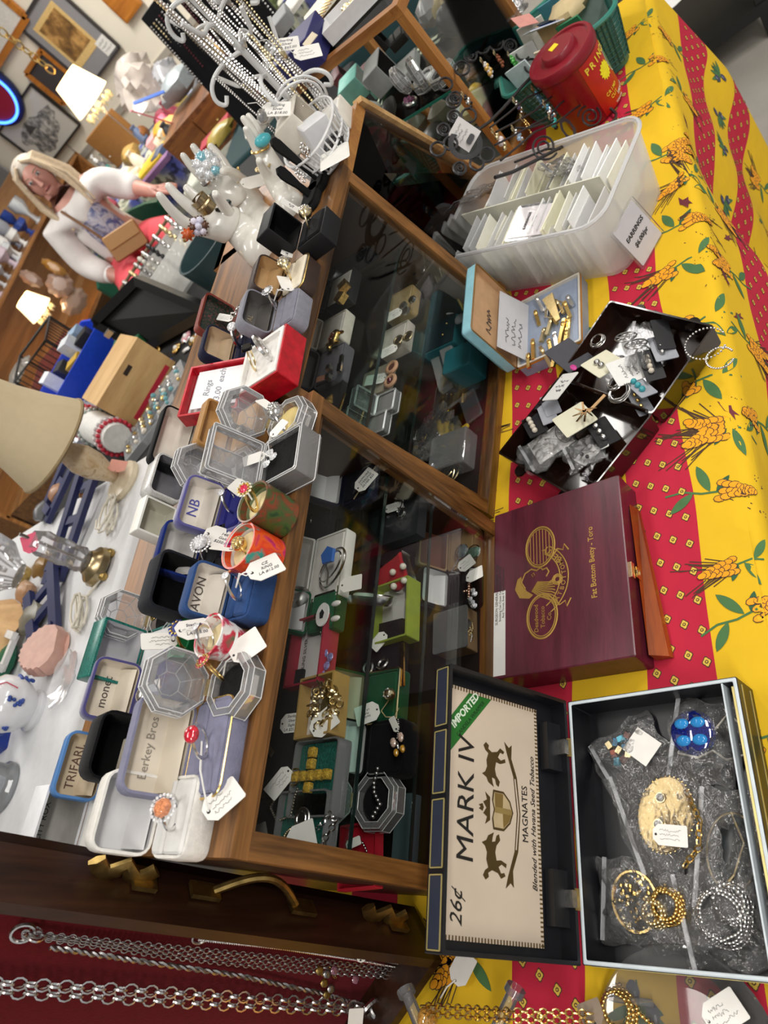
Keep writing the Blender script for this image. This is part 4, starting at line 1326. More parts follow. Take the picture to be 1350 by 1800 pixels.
b = MB(); b.loft([rr(.20,.13,.003,1,0),rr(.20,.13,.003,1,.07),rr(.18,.11,.003,1,.07),rr(.18,.11,.003,1,.01)],wood('plywood','','',0)); b.obj('tray',t,smooth=0)
boxthing('green_case','dark green hard case beside the pale wooden box','case',250,615,ZB,(.16,.20,.07),hm('0F5A3A',.5),rz=.2)
# clear bin of bangles on a rod and the dark round tub
p = at(338,480,ZB)
t = thing('plastic_tub','clear plastic tub holding rods of rhinestone bangles','tub',p,-.75)
b = MB(); b.loft([rr(.20,.15,.02,3,0),rr(.24,.18,.02,3,.13),rr(.228,.168,.02,3,.13),rr(.19,.14,.02,3,.01)],FROST()); b.obj('tub',t)
b = MB(); b.tube([(-.20,.06,.16),(.14,.05,.16)],.006,hm('6A4A2A',.5),8); b.obj('rod',t)
for k in range(9):
 x = -.17 + k * .033
 m_ = (SILVER(),PGOLD(),STEEL(),hm('D8D4C8',.3),SILVER(),hm('18181C',.3),SILVER(),PGOLD(),SILVER())[k]
 b = MB()
 for j in range(20):
  a = 2 * pi * j / 20
  b.sphere((x + .01 * sin(k),.05 + .034 * cos(a),.14 + .075 * sin(a) - .05),.0085,m_,6,4)
 b.obj('bangle',t)
p = at(408,470,ZB)
t = thing('round_tub','dark grey-green round tub behind the nearest mannequin hand','tub',p)
b = MB(); b.lathe([(.09,0),(.11,.02),(.12,.12),(.112,.12),(.10,.03),(.001,.02)],hm('2E4448',.4),28); b.obj('tub',t)
for i, (px,py) in enumerate(((415,500),(430,490),(398,515))):
 b = MB(); b.tube(curl((0,0,.004),.03,1.3,18,.01,i),.006,GOLD(),6)
 props(b.obj('bracelet',None,loc=at(px,py,ZB + .001)),('gold link bracelet lying nearest the floral-lined box','gold bracelet lying beneath the near mannequin hand','gold bracelet lying beside the bangle tub')[i],'bracelet')
# shelf unit with glassware at the far left
SY = 4.9
t = thing('wooden_shelf','brown wooden shelf unit stacked with glassware at the far left','shelf',(0,0,0))
o2 = wood('shelf_wood','7A4E28','A87440',0)
zt = .90
b = MB(); b.box((3.9,SY + .30,zt - .0125),(3.4,.60,.025),o2); b.obj('top_shelf',t)
b = MB(); b.box((3.9,SY + .30,.28),(3.4,.60,.025),o2); b.obj('lower_shelf',t)
b = MB(); b.box((3.9,SY + .61,.60),(3.4,.02,1.2),wood('shelf_back','8A6440','B48A5C',0,scale=12)); b.obj('back_panel',t)
for x in (2.2,5.6):
 b = MB(); b.box((x,SY + .30,.45),(.03,.60,.9),o2); b.obj('side_panel',t)
R9 = random.Random(4)
gm = [clear('ware_glass',(.85,.88,.92),.35,.15,fres=1.6),WHITE(),hm('24408E',.3),hm('A8ACB4',.3),hm('C8CCD0',.25),hm('8E96A6',.3),hm('C8B8C4',.35)]
gn = ['clear glass','white china','cobalt blue','grey glass','pale glass','smoky glass','pink-tinted']
for i in range(34):
 k = R9.randrange(7)
 x, y = 3.15 + .105 * (i % 17) + R9.uniform(-.03,.03), SY + .12 + .22 * (i // 17) + R9.uniform(-.04,.04)
 h = R9.uniform(.10,.24); r = R9.uniform(.04,.07)
 b = MB(); b.lathe([(r * .6,0),(r * .3,.01),(r * .25,h * .35),(r,h * .7),(r * .9,h),(r * .8,h)],gm[k],12)
 props(b.obj('glass_vase',None,loc=(x,y,zt)),gn[k] + (' tall' if h > .17 else ' short') + ' vase in the ' + ('front' if i < 17 else 'back') + ' row on the shelf left of the woman','glassware','glassware on the far shelf')
# lower-shelf pieces: lit lamp, pink glass, cage
def glow_lamp(name,label,p,s,strength,shade='E8B878',prisms=True,rod=.25,rot=(0,0,0)):
 t = thing(name,label,'lamp',p,0,None,rot)
 m = mat('lit_shade_' + name + str(int(s * 1000)),(1.0,.74,.42),.6,0,var=.05,emit=strength)
 b = MB(); n = 28
 b.loft([[(r * s * cos(2 * pi * j / n),r * s * sin(2 * pi * j / n),z * s) for j in range(n)] for r,z in ((1.0,0),(.86,.5),(.64,1.3))],m,False,False); b.obj('lamp_shade',t)
 b = MB(); b.sphere((0,0,.55 * s),.28 * s,mat('lamp_bulb',(1,.85,.6),.5,emit=25.0,var=0),10,6); b.obj('bulb',t)
 b = MB(); b.lathe([(.03 * s,-rod / s * s),(.04 * s,-.6 * s),(.25 * s,-.3 * s),(.08 * s,-.1 * s),(.05 * s,.4 * s)],CRYST(),10); b.obj('stem',t)
 if prisms:
  for i in range(12):
   a = 2 * pi * i / 12
   b = MB(); b.gemstone((.75 * s * cos(a),.75 * s * sin(a),-.35 * s),.09 * s,gem('E8D8B0'),6,3.0); b.obj('crystal_drop',t)
 l = bpy.data.lights.new(name + '_bulb_light','POINT'); l.energy = 9.0; l.color = (1,.72,.42); l.shadow_soft_size = .04
 o = bpy.data.objects.new(name + '_bulb_light',l); COL.objects.link(o); o.parent = t; o.location = (0,0,.55 * s)
 return t
q = atd(62,540,6.35)
glow_lamp('table_lamp','small lit lamp with crystal drops under the wooden shelf at the left',q - Vector((0,0,.05)),.12,3.0,rod=q.z - .05 - .293)
for i, (px,py,s,c,lab) in enumerate(((105,500,(.10,.03,.10),'B89A8A','pale pink heart-shaped glass dish leaning under the shelf'),(130,530,(.12,.03,.09),'9A8476','frosted fluted glass plate under the shelf beside the green chair'),(55,490,(.05,.04,.09),'B09080','pink glass bird figurine beside the lit lamp'),
                                          (95,470,(.04,.04,.10),'C08A3A','amber glass candlestick behind the pale pink dish'),(20,690,(.12,.10,.08),'8E8880','cluster of clear glass goblets at the lower left'),(35,655,(.10,.08,.08),'9E9890','clear glass pitcher on the lowest shelf'),(55,700,(.03,.03,.03),'D0485A','small pink glass piece by the dark red case'))):
 p = atd(px,py,6.35 if py < 560 else 3.9)
 b = MB(); b.M = Euler((pi / 2 - .3,0,-.6)).to_matrix().to_4x4() if py < 560 else Matrix(); b.loft([[(s[0] * k_ * (1 + .06 * cos(9 * a)) * cos(a),s[2] * k_ * (1 + .06 * cos(9 * a)) * sin(a),z_) for a in [2 * pi * j / 45 for j in range(45)]] for k_,z_ in ((.3,.02),(.55,.012),(1,.0),(.95,.008),(.5,.03))],clear('gp' + c,(.9,.88,.86),.55,.15,milk=hexc(c))); props(b.obj('glass_piece',None,loc=p),lab,'glassware')
p = atd(120,650,3.75)
t = thing('wire_cage','dark wire cage with greenery inside, below the lit lamp','cage',p - Vector((0,0,.12)),.5)
bm_ = hm('1E1C1A',.5)
b = MB()
for x in (-.13,.13):
 for y in (-.13,.13):
  b.tube([(x,y,0),(x,y,.30)],.006,bm_,6)
for z in (0,.30):
 b.tube([(-.13,-.13,z),(.13,-.13,z),(.13,.13,z),(-.13,.13,z)],.006,bm_,6,closed=True)
for i in range(8):
 x = -.11 + i * .031
 b.tube([(x,-.13,0),(x,-.13,.30)],.003,bm_,5); b.tube([(-.13,x,0),(-.13,x,.30)],.003,bm_,5)
b.obj('wire_frame',t)
b = MB(); crumple(b,(0,0,.09),(.10,.10,.08),hm('5A6A34',.7),8,12,6,.4); b.obj('greenery',t)
b = MB(); b.box((0,0,-.01),(.29,.29,.02),hm('A08A5A',.6)); b.obj('base',t)
p = atd(95,655,4.1)
t = thing('red_case','dark red wooden case standing under the shelf at lower left','case',p - Vector((0,0,.22)),.3)
b = MB(); b.loft([rr(.42,.30,.01,2,0),rr(.42,.30,.01,2,.26)],wood('red_wood','3A0E08','6A2014',0)); b.obj('body',t)
b = MB(); b.tube([(-.21,-.151,.255),(.21,-.151,.255)],.008,hm('8A5A2A',.5),6); b.obj('edge_trim',t)
t = thing('wooden_cabinet','brown low wooden cabinet at the lower left behind the lamp shade','cabinet',Vector((atd(10,700,4.4).x,atd(10,700,4.4).y,0)),.3)
b = MB(); b.box((0,0,.28),(1.1,.45,.56),wood('cab_wood','5A3A1C','8A5E30',0)); b.obj('body',t)
b = MB(); b.box((0,-.228,.54),(1.1,.012,.04),wood('cab_trim','9A6A34','B88444',0)); b.obj('front_rail',t)

# ---- on the end wall
def picture(label,pxs,y_off,w_m,matc,artc,frame,fw=.02,rz=0,marks=1,sticker=None):
 P = [atx(*q,WX - .03) for q in pxs]      # top-left, top-right, bottom-right, bottom-left as hung
 c = sum(P,Vector()) / 4
 w_ = ((P[1] - P[0]).length + (P[2] - P[3]).length) / 2
 h_ = ((P[3] - P[0]).length + (P[2] - P[1]).length) / 2
 t = thing('framed_picture',label,'picture',c,0,None,(pi / 2,0,-pi / 2))
 b = MB()
 for x0, y0, x1, y1 in ((-w_ / 2,-h_ / 2,w_ / 2,-h_ / 2),(w_ / 2,-h_ / 2,w_ / 2,h_ / 2),(w_ / 2,h_ / 2,-w_ / 2,h_ / 2),(-w_ / 2,h_ / 2,-w_ / 2,-h_ / 2)):
  b.beam((x0,y0,.01),(x1,y1,.01),fw,.022,frame,up=(0,0,1))
 b.obj('frame',t)
 b = MB(); b.box((0,0,.002),(w_ - .01,h_ - .01,.004),hm(matc,.7,var=.03)); b.obj('mount',t)
 return t, w_, h_
def sketch_art(name,bgc,cols,sc):
 m, nt, N, L, b_ = _new(name)
 tc = N.new('ShaderNodeTexCoord'); nz = N.new('ShaderNodeTexNoise'); nz.inputs['Scale'].default_value = sc; nz.inputs['Detail'].default_value = 7; nz.inputs['Roughness'].default_value = .7
 L.new(tc.outputs['Object'],nz.inputs['Vector'])
 r = N.new('ShaderNodeValToRGB'); E_ = r.color_ramp.elements
 E_[0].position = .36; E_[0].color = hexc(cols[0]) + (1,); E_[1].position = .62; E_[1].color = hexc(bgc) + (1,)
 e = E_.new(.5); e.color = hexc(cols[1]) + (1,)
 L.new(nz.outputs['Fac'],r.inputs['Fac']); L.new(r.outputs[0],b_.inputs['Base Color']); b_.inputs['Roughness'].default_value = .6
 return m
t, w_, h_ = picture('large landscape print with cream border in a thin dark frame above the lit lamp',((27,60),(78,-10),(221,61),(163,138)),0,.8,'8E8C8E','',hm('3A3636',.4))
b = MB(); b.box((-.02,.02,.005),(w_ * .64,h_ * .66,.003),hm('D9B878',.7)); b.obj('border',t)
b = MB(); b.box((-.02,.03,.0075),(w_ * .52,h_ * .50,.003),sketch_art('autumn_landscape','C89A5A',('4A3620','8A6434'),7)); b.obj('print',t)
b = MB(); b.box((w_ * .36,-h_ * .36,.012),(.13,.12,.002),paper()); s_ = b.obj('price_card',t)
scribble(s_,.10,.09,3,M=Matrix.Translation((w_ * .36,-h_ * .36,.0135)))
t, w_, h_ = picture('pen sketch of a gazebo and trees in a thin dark frame',((0,234),(51,146),(142,216),(83,294)),0,.8,'C9C6BC','',hm('2E2A26',.4),.018)
b = MB()
A = sketch_art('pen_sketch','C9C6BC',('3E3E40','86857F'),16)
R = random.Random(2)
poly = [(.36 * w_ * (1 + .22 * sin(5 * a) + R.uniform(-.12,.12)) * cos(a),.30 * h_ * (1 + .25 * sin(3 * a + 1) + R.uniform(-.12,.12)) * sin(a) - .02) for a in [i * 2 * pi / 30 for i in range(30)]]
b.prism(poly,.003,.006,A)
b.prism([(-.20 * w_,.02),(-.02 * w_,.02),(-.06 * w_,.06),(-.11 * w_,.10),(-.16 * w_,.06)],.006,.0085,hm('46443F',.7))
b.obj('sketch',t)
P_ = atx(93,135,WX - .03)
t = thing('framed_picture','small picture in an orange wood frame behind the lit lamp shade','picture',P_,0,None,(pi / 2,0,-pi / 2))
ow = wood('orange_frame','9A5A1E','C07A2E',0)
b = MB()
for q in (((-.14,-.16),(.14,-.16)),((.14,-.16),(.14,.16)),((.14,.16),(-.14,.16)),((-.14,.16),(-.14,-.16))): b.beam((*q[0],.01),(*q[1],.01),.035,.03,ow,up=(0,0,1))
b.obj('frame',t); b = MB(); b.box((0,0,.004),(.26,.30,.004),hm('3E3A3E',.6)); b.obj('print',t)
P_ = atx(8,20,WX - .03)
t = thing('framed_picture','picture in an orange wood frame cut by the top left corner','picture',P_ + Vector((0,.18,.12)),0,None,(pi / 2,0,-pi / 2))
b = MB()
for q in (((-.28,-.25),(.28,-.25)),((.28,-.25),(.28,.25)),((.28,.25),(-.28,.25)),((-.28,.25),(-.28,-.25))): b.beam((*q[0],.01),(*q[1],.01),.05,.03,ow,up=(0,0,1))
b.obj('frame',t); b = MB(); b.box((0,0,.004),(.52,.46,.004),hm('D8D6CE',.6)); b.obj('print',t)
P_ = atx(215,0,WX - .03)
t = thing('wall_plaque','brown wooden plaque high on the end wall at the top edge','plaque',P_,0,None,(pi / 2,0,-pi / 2 ))
b = MB(); b.loft([rr(.22,.22,.01,2,0),rr(.22,.22,.01,2,.02),rr(.18,.18,.01,2,.028)],ow); b.obj('board',t)
P_ = atx(15,300,WX - .03)
t = thing('wall_plaque','brown framed notice with grey print behind the woman','plaque',P_ + Vector((0,.35,-.15)),0,None,(pi / 2,0,-pi / 2))
b = MB(); b.box((0,0,.01),(.7,.6,.02),hm('8E8A88',.6)); b.obj('notice',t)
b = MB(); b.beam((-.35,.30,.02),(.35,.30,.02),.05,.03,ow,up=(0,0,1)); b.obj('frame',t)
# round neon sign
P_ = atx(-2,152,WX - .05)
t = thing('neon_sign','round red sign ringed with a blue neon tube at the left edge','sign',P_ + Vector((0,.12,0)),0,None,(pi / 2,0,-pi / 2))
b = MB(); b.lathe([(.24,-.02),(.25,0),(.25,.02),(.22,.03)],hm('16204A',.4),36); b.obj('housing',t)
b = MB(); b.lathe([(.185,.031),(.185,.034)],hm('9A1830',.4),36); b.obj('face',t)
b = MB(); b.torus((0,0,.045),.205,.011,mat('blue_neon',(.05,.18,1.0),.4,emit=6.0,var=0),40,8); b.obj('neon_tube',t)
# hanging lamp with crystals, lit
q = atd(140,158,4.9)
L1 = glow_lamp('hanging_lamp','lit crystal lamp with bright cream shade before the end wall',q - Vector((0,0,.08)),.13,3.2,rod=.32)
c0, c1 = atd(-10,45,4.9), atd(88,122,4.9)
b = MB(); links(b,[c0 - L1.location,c1 - L1.location],.020,.0045,BRASS(),8,5); b.obj('chain',L1)
# ------------------------------------------------------------------ on top of the two oak counter cases
def top(px,py,hb=.026,z=CT):
 p = at(px,py,z + hb)
 return Vector((p.x,p.y,z))
def tr(spin=-1.4,tilt=.2):
 return (Matrix.Rotation(tilt,4,'X') @ Matrix.Rotation(spin,4,'Z')).to_euler()
def rb(px,py,label,hb=.026,z=CT,**k):
 return ring_box(label,top(px,py,hb,z),hb=hb,**k)
def on(px,py,dz,z=CT):
 return at(px,py,z + dz)
SAT = hm('DCD5CA',.35,var=.08,scale=30)
CREAM = hm('D8CDBB',.45,var=.05,scale=30)
WSAT = hm('D9D8D8',.35,var=.05,scale=30)

rb(308,1434,'large white leatherette ring box standing open at the near corner of the case',hb=.024,w=.069,d=.054,hl=.028,ang=104,outer=leather('E6E3DC'),inner=WSAT,pad=hm('DAD9D6',.5),r=.012)
ring('silver ring with square peach stone in the white ring box',on(300,1428,.036),R=.010,rot=(.5,0,.2),stone=[gem('E08A5E'),gem('E8E8EE')],style='cushion')
rb(366,1312,'lavender grey ring box with gold edge line and printed lining',hb=.020,w=.090,d=.056,hl=.024,ang=106,outer=velvet('7F7F96'),inner=CREAM,rz=.04,r=.012,text='Berkey Bros',tsize=.0115,tcol='8B8378',trim=GOLD())
ring('silver filigree ring with oval red stone in the lavender grey box',on(352,1303,.036),R=.0105,rot=(.45,0,.3),stone=gem('C3122E'),style='dome',metal=SILVER(),tag=((-.036,-.010,-.012),tr(-1.0,.1),'~'),tw=.026,th=.017)
octo_box('clear faceted ring box with black pad and red-stone ring beside the rose-painted cup',top(403,1203,.022),s=.062,h=.024,ang=98,pad=velvet('0B0B0D'))
ring('thin gold ring with small red stone leaning in the clear eight-sided box',on(375,1178,.036),R=.0095,rot=(.3,.2,1.0),metal=GOLD(),stone=gem('B0203A'),style='cluster',thick=.0008)
octo_box('clear eight-sided ring box between deep black box and green marbled box',top(283,1083,.022),s=.056,h=.022,ang=98,pad=velvet('0B0B0D'))
octo_box('clear faceted ring box with pale yellow pad at the far front corner',top(503,737,.024),s=.060,h=.026,ang=98,rz=-.2,pad=hm('D8C27E',.6))
octo_box('clear eight-sided ring box between black-lidded white box and square clear box',top(415,822,.022),s=.058,h=.022,ang=98,pad=velvet('0B0B0D'))
square_crystal_box('square clear ring box with black pad and pear-shaped earrings',top(497,803,.026),s=.062,h=.030,ang=103,rz=.05)
# the cups used as ring holders
def cup(label,px,py,h,R,R2,outm,inm,tilt=0.0,handle=False):
 p = on(px,py,h)
 t = thing('small_cup',label,'cup',(p.x,p.y,CT))
 b = MB()
 b.lathe([(R2 * .9,0),(R2,.002),((R2 + R) / 2,h * .5),(R,h),(R - .002,h),(R - .0028,h * .78)],outm,30,cap1=False)
 b.obj('body',t)
 b = MB(); b.lathe([(R - .0021,h - .0005),(R - .003,h * .55),(R2 * .8,h * .5)],inm,30,cap0=False); b.obj('inside',t)
 b = MB(); b.lathe([(R - .004,h * .55),(R - .004,h * .70),(R - .007,h * .76)],hm('DCCDA0',.8),20,sx=1); b.obj('foam_pad',t)
 return t
cup('green and rust glazed small cup holding a red-stone ring',443,881,.046,.0245,.0235,swirl('green_glaze',['1F3A22','3E5B2A','5A4A2A','8A3A24','2A5A30'],9,1.5),hm('8A9A78',.4))
ring('gold cluster ring with red stone standing in the green cup',on(441,876,.050),R=.010,rot=(.4,0,.3),metal=GOLD(),stone=[gem('D01E48'),gem('F0E0C0')],style='cluster',tag=((.012,.008,.004),tr(2.6,.9),None),tw=.018,th=.011)
cup('orange, red and teal speckled small cup beside the green cup',418,958,.044,.0265,.0255,swirl('orange_glaze',['2C7A72','2E8F80','D8341E','E85A18','C01E62','5A1A5A'],7,1.0),hm('E9E7EA',.3))
ring('gold flower ring in the orange speckled cup',on(428,966,.034),R=.009,rot=(.4,.3,.9),metal=GOLD(),style='bombe',tag=((.006,.012,.008),tr(1.2,.7),None),tw=.018,th=.011)
cup('white porcelain cup painted with red roses at the front edge of the case',366,1116,.046,.0225,.015,swirl('rose_china',['EDE9E6','E8E4E2','EFEBE9','D04A5E','C8203E','4A5A3A'],12,.6),hm('ECEAE8',.3))
ring('small ring with written tag leaning in the rose-painted cup',on(362,1120,.046),R=.009,rot=(.2,.3,.4),stone=gem('DADAE2'),style='solitaire',tag=((.004,.006,.008),tr(-1.0,.9),'Sterling|Ring|LA #15.00'),tw=.024,th=.018)
t = thing('ring','silver band ring with blank white tag against the rose-painted cup','ring',on(405,1165,.012),0,None,(1.2,.3,.2))
b = MB(); b.torus((0,0,0),.009,.001,SILVER(),22,6); b.obj('band',t)
tray_box('green card ring box holding a gold sapphire ring and tag',top(322,1115,.026),w=.050,d=.034,h=.026,outer=card('0E7A45'),inner=hm('DDD2B8',.6),rz=-.2)
ring('gold ring with small blue stone in the green card box',on(322,1117,.030),R=.0105,rot=(.5,0,.3),metal=GOLD(),stone=gem('2A3A8A'),style='cluster',tag=((-.004,.016,.006),tr(1.7,.6),'~'),tw=.026,th=.014)
rb(424,1042,'blue velvet ring box with printed cream lining, at the front edge of the case',hb=.025,w=.058,d=.042,hl=.024,ang=104,outer=velvet('2C4878'),inner=SAT,rz=-.05,text='AVON',tsize=.013,r=.009)
ring('silver ring with round clear stone in the blue velvet box',on(412,1030,.040),R=.0105,rot=(.35,.1,.35),stone=gem('E2E4F0'),style='solitaire',tag=((.006,-.024,.000),tr(-1.15,.35),'CZ|RING|LA #12.00'),tw=.025,th=.020)
# second and third rows
rb(372,966,'navy velvet ring box with grey crest-printed lining behind the orange cup',hb=.026,w=.064,d=.046,hl=.022,ang=106,outer=velvet('16286A'),inner=hm('C9C6C2',.4),pad=velvet('121216'),r=.009)
ring('silver ring with written tag in the navy velvet box',on(362,968,.034),R=.010,rot=(.5,0,.2),stone=gem('D4D4DA'),style='cushion',tag=((.006,-.014,.004),tr(-1.9,.4),'14K|Gold|$250.00'),tw=.028,th=.020)
rb(410,888,'purple ring box with monogrammed satin lining behind the green cup',hb=.026,w=.066,d=.046,hl=.022,ang=108,outer=hm('4B4788',.6,sheen=.4),inner=SAT,pad=velvet('1B1C66'),text='NB',tsize=.017,tcol='4A4A9A',rz=-.05,r=.010)
ring('silver ring with large round clear stone in the purple box',on(404,880,.036),R=.010,rot=(.3,0,.2),stone=gem('E4E6F4'),style='solitaire')
rb(372,1028,'black velvet ring box with deep black lid standing open at the middle of the case',hb=.026,w=.068,d=.050,hl=.036,ang=98,outer=velvet('1C1E24'),inner=velvet('060607'),pad=velvet('0C0C10'),fold=False,r=.010)
rb(262,1216,'purple ring box with crest-printed lining and black earrings',hb=.026,w=.066,d=.050,hl=.022,ang=106,outer=hm('3D3774',.6,sheen=.4),inner=CREAM,pad=velvet('4A4672'),text='monet',tsize=.013,r=.010)
rb(268,1316,'black velvet ring box with cut corners and deep lid behind the lavender box',hb=.026,w=.066,d=.046,hl=.036,ang=100,outer=velvet('0E0E10'),inner=velvet('050506'),pad=velvet('0C0C10'),fold=False,r=.013)
rb(205,1350,'light blue jewelry box with tan satin lining printed in brown, third row',hb=.026,w=.066,d=.046,hl=.020,ang=104,outer=hm('4A7AB4',.5),inner=hm('C8B89E',.4),pad=CREAM,text='TRIFARI.',tsize=.0125,tcol='5A3E30',r=.010)
rb(268,1152,'green marble-patterned card box with white inside, third row',hb=.022,w=.068,d=.052,hl=.034,ang=92,outer=swirl('green_marble',['0E3A36','1A5C54','2E8074','0C302C'],60,2.5),inner=paper('C9C8CC'),pad=paper('DCDCDC'),fold=False,r=.002,slot=False)
rb(345,842,'white marble-patterned ring box with grey lining',hb=.022,w=.060,d=.046,hl=.032,ang=96,outer=swirl('white_marble',['8E8E8E','BDBCBA','D2D1CE','A3A3A2'],70,2.0),inner=hm('77767C',.5),pad=hm('77767C',.5),fold=False,r=.008)
rb(322,915,'white card box with open lid between purple and navy velvet boxes',hb=.020,w=.050,d=.044,hl=.026,ang=94,outer=card('E6E5DE'),inner=hm('B9B6A6',.6),pad=hm('B9B6A6',.6),fold=False,r=.0015,slot=False)
rb(358,772,'black velvet jewelry box with white satin lining behind the clear boxes',hb=.024,w=.092,d=.050,hl=.022,ang=100,outer=velvet('0D0D0F'),inner=SAT,r=.009)
rb(430,752,'tan leatherette jewelry box with open lid beside the red gift box',hb=.022,w=.070,d=.044,hl=.020,ang=98,outer=leather('A87B42'),inner=hm('B98F58',.45),pad=hm('B98F58',.5),r=.006)
rb(164,1450,'tall white gift box with printed name inside its lid, nearest corner',hb=.022,w=.064,d=.046,hl=.038,ang=92,outer=card('E4E5E8'),inner=hm('B9B7B2',.5),pad=paper(),fold=False,r=.001,slot=False,text='CITY ROX',tsize=.0085,tcol='2A2A2A')
ring('dark beaded ring leaning between green marbled box and green card box',on(288,1140,.008),R=.010,rot=(1.2,.2,.3),metal=hm('26262A',.35,.6),style='plain',thick=.0032)
t = thing('earrings','dark domed earrings with tag on the purple crest-lined box','earrings',on(252,1222,.034))
b = MB(); b.sphere((0,0,.002),.0085,SILVER(),12,8,(1,1,.6)); b.sphere((-.014,-.004,0),.0075,STEEL(),12,8,(1,1,.6)); b.obj('dome_pair',t)
tag_mesh(t,(.004,-.020,.004),tr(-1.3,.3),.022,.014,'~',(0,0,0))
t = thing('earrings','pear-shaped clear earrings with tags in the square clear box','earrings',on(478,805,.030))
b = MB()
for q in ((-.008,.004),(.006,.002),(-.002,-.006)):
 b.gemstone((q[0],q[1],.003),.005,gem('E6E8F2'),8,.8,1,1.3)
b.torus((0,0,.003),.006,.0007,SILVER(),12,5); b.obj('stone_cluster',t)
tag_mesh(t,(.006,.026,.006),tr(1.9,.5),.026,.014,None,(0,0,.003))
tag_mesh(t,(.022,-.022,.014),tr(-.6,.4),.024,.011,None,(0,0,.003))
ring('wide silver pave dome ring in the clear box with yellow pad',on(490,735,.038),R=.0115,rot=(.4,.1,.5),style='bombe',tag=((.006,.004,.012),tr(.6,.6),None),tw=.018,th=.010)
t = thing('earrings','small gold leaf earrings on the pad of the back clear box','earrings',on(272,1083,.024))
b = MB(); b.tube(curl((0,0),.006,1.6,16,.003,3),.001,GOLD(),5); b.tube(curl((.012,-.004),.005,1.4,14,.003,4),.001,PGOLD(),5); b.obj('leaf_pair',t)
t = thing('price_tag','blank white price tag leaning by the rose-painted cup','tag',on(433,1137,.020),0,None,tr(-.9,.5))
tag_mesh(t,(0,0,0),(0,0,0),.034,.026)
b = MB(); b.tube([(-.015,0,0),(-.024,.002,-.004),(-.034,-.004,-.012)],.0008,hm('E6E4E0',.8),5); b.obj('string',t)

# red gift box with two rings and a note in its lid, on the second case
p = top(459,634,.034)
t = thing('gift_box','red foil gift box holding two rings, its lid with a written note beside it','box',p,.02)
red = mat('red_foil',hexc('B80E22'),.35,0,var=.25,scale=90)
def tray(b,w,d,h,m,wall=.003):
 b.loft([rr(w,d,.001,1,0),rr(w,d,.001,1,h),rr(w - 2 * wall,d - 2 * wall,.001,1,h),rr(w - 2 * wall,d - 2 * wall,.001,1,.002)],m,True,True)
b = MB(); tray(b,.082,.082,.034,red); b.obj('tray',t,smooth=20)
b = MB(); b.loft([rr(.076,.076,.001,2,.02),rr(.076,.076,.001,2,.036),rr(.066,.066,.004,2,.036),rr(.066,.066,.004,2,.030)],hm('E6E3DF',.6),False,True); b.obj('foam_insert',t,smooth=20)
b = MB(); b.at((-.006,.094,.026),(.42,0,0)); tray(b,.088,.088,.022,red); lid = b.obj('lid',t,smooth=20)
b = MB(); b.at((-.006,.094,.026),(.42,0,0)); b.box((0,0,.006),(.080,.080,.004),paper('DADADA')); b.box((.004,-.004,.0155),(.066,.072,.0006),paper('E9E9EC')); b.obj('note',lid)
M_ = Matrix.Translation((-.006,.094,.026)) @ Euler((.42,0,0)).to_matrix().to_4x4()
for s_, y_ in (('Rings',.012),('$3.00  each',-.006)):
 o = txt(lid,s_,.0135,(0,0,0),hm('8A8C98',.7),shear=.25); o.matrix_local = M_ @ Matrix.Translation((.004,y_,.0160))
ring('gold signet ring with black stone in the red gift box',on(442,630,.042),R=.011,rot=(.5,.1,.4),metal=PGOLD(),stone=hm('0A0A0C',.1),style='flat')
ring('wide plain silver band in the red gift box',on(462,612,.044),R=.011,rot=(.2,0,.5),style='plain',thick=.0026)
# boxes along the second case
rb(503,545,'grey velvet ring box with dark lining between floral box and brown box',hb=.024,w=.066,d=.046,hl=.024,ang=106,outer=velvet('85858F'),inner=hm('5A5754',.4),pad=velvet('7A7A86'),rz=.02,r=.012,text='AL',tsize=.010,tcol='9A8A70')
ring('silver ring with row of clear stones in the grey velvet box',on(480,526,.034),R=.010,rot=(.3,0,.3),stone=[gem('E6E8F2'),gem('E0E0EC')],style='cluster',tag=((.004,-.018,.006),tr(.2,.8),None),tw=.024,th=.013)
rb(519,484,'dark brown ring box with tan satin lining and gold edge',hb=.024,w=.066,d=.044,hl=.024,ang=106,outer=leather('33211A'),inner=hm('B9966A',.4),pad=hm('DDD3BE',.5),rz=-.02,r=.011,trim=BRASS())
ring('silver and gold pave dome ring in the dark brown box',on(503,474,.036),R=.011,rot=(.5,0,.6),metal=PGOLD(),style='bombe',tag=((.016,-.008,.008),tr(-.3,.7),'LA 25.'),tw=.024,th=.012)
rb(548,400,'square black card ring box standing open beside the black earring stands',hb=.030,w=.056,d=.050,hl=.032,ang=96,outer=card('17171A'),inner=velvet('08080A'),pad=velvet('0C0C10'),fold=False,r=.002,rz=-.02)
ring('gold and silver dome ring with tag in the square black box',on(540,384,.040),R=.011,rot=(.5,.1,.3),metal=PGOLD(),style='bombe',tag=((.012,.012,.010),tr(1.5,.8),'LA|#15'),tw=.026,th=.016)
rb(432,604,'navy velvet ring box with beige satin lid and silver ring',hb=.024,w=.058,d=.046,hl=.022,ang=104,outer=velvet('191C34'),inner=hm('C0A88A',.4),rz=.05,r=.010)
ring('silver ring with large clear round stone in the navy box with beige lid',on(418,590,.036),R=.011,rot=(.4,0,.1),stone=gem('D8DAE2'),style='dome',metal=SILVER(),thick=.002)
p = top(430,560,.012)
t = thing('fabric_box','red-brown box lined with dark floral fabric behind the navy box','box',p,.05)
fl = swirl('dark_floral',['0E1512','15241C','1C2A22','1A4030','7A2638','9A5A52'],90,1.2)
b = MB(); tray(b,.078,.050,.014,leather('7A2E20')); b.obj('tray',t)
b = MB(); b.box((0,0,.006),(.070,.042,.006),fl); b.obj('lining',t)
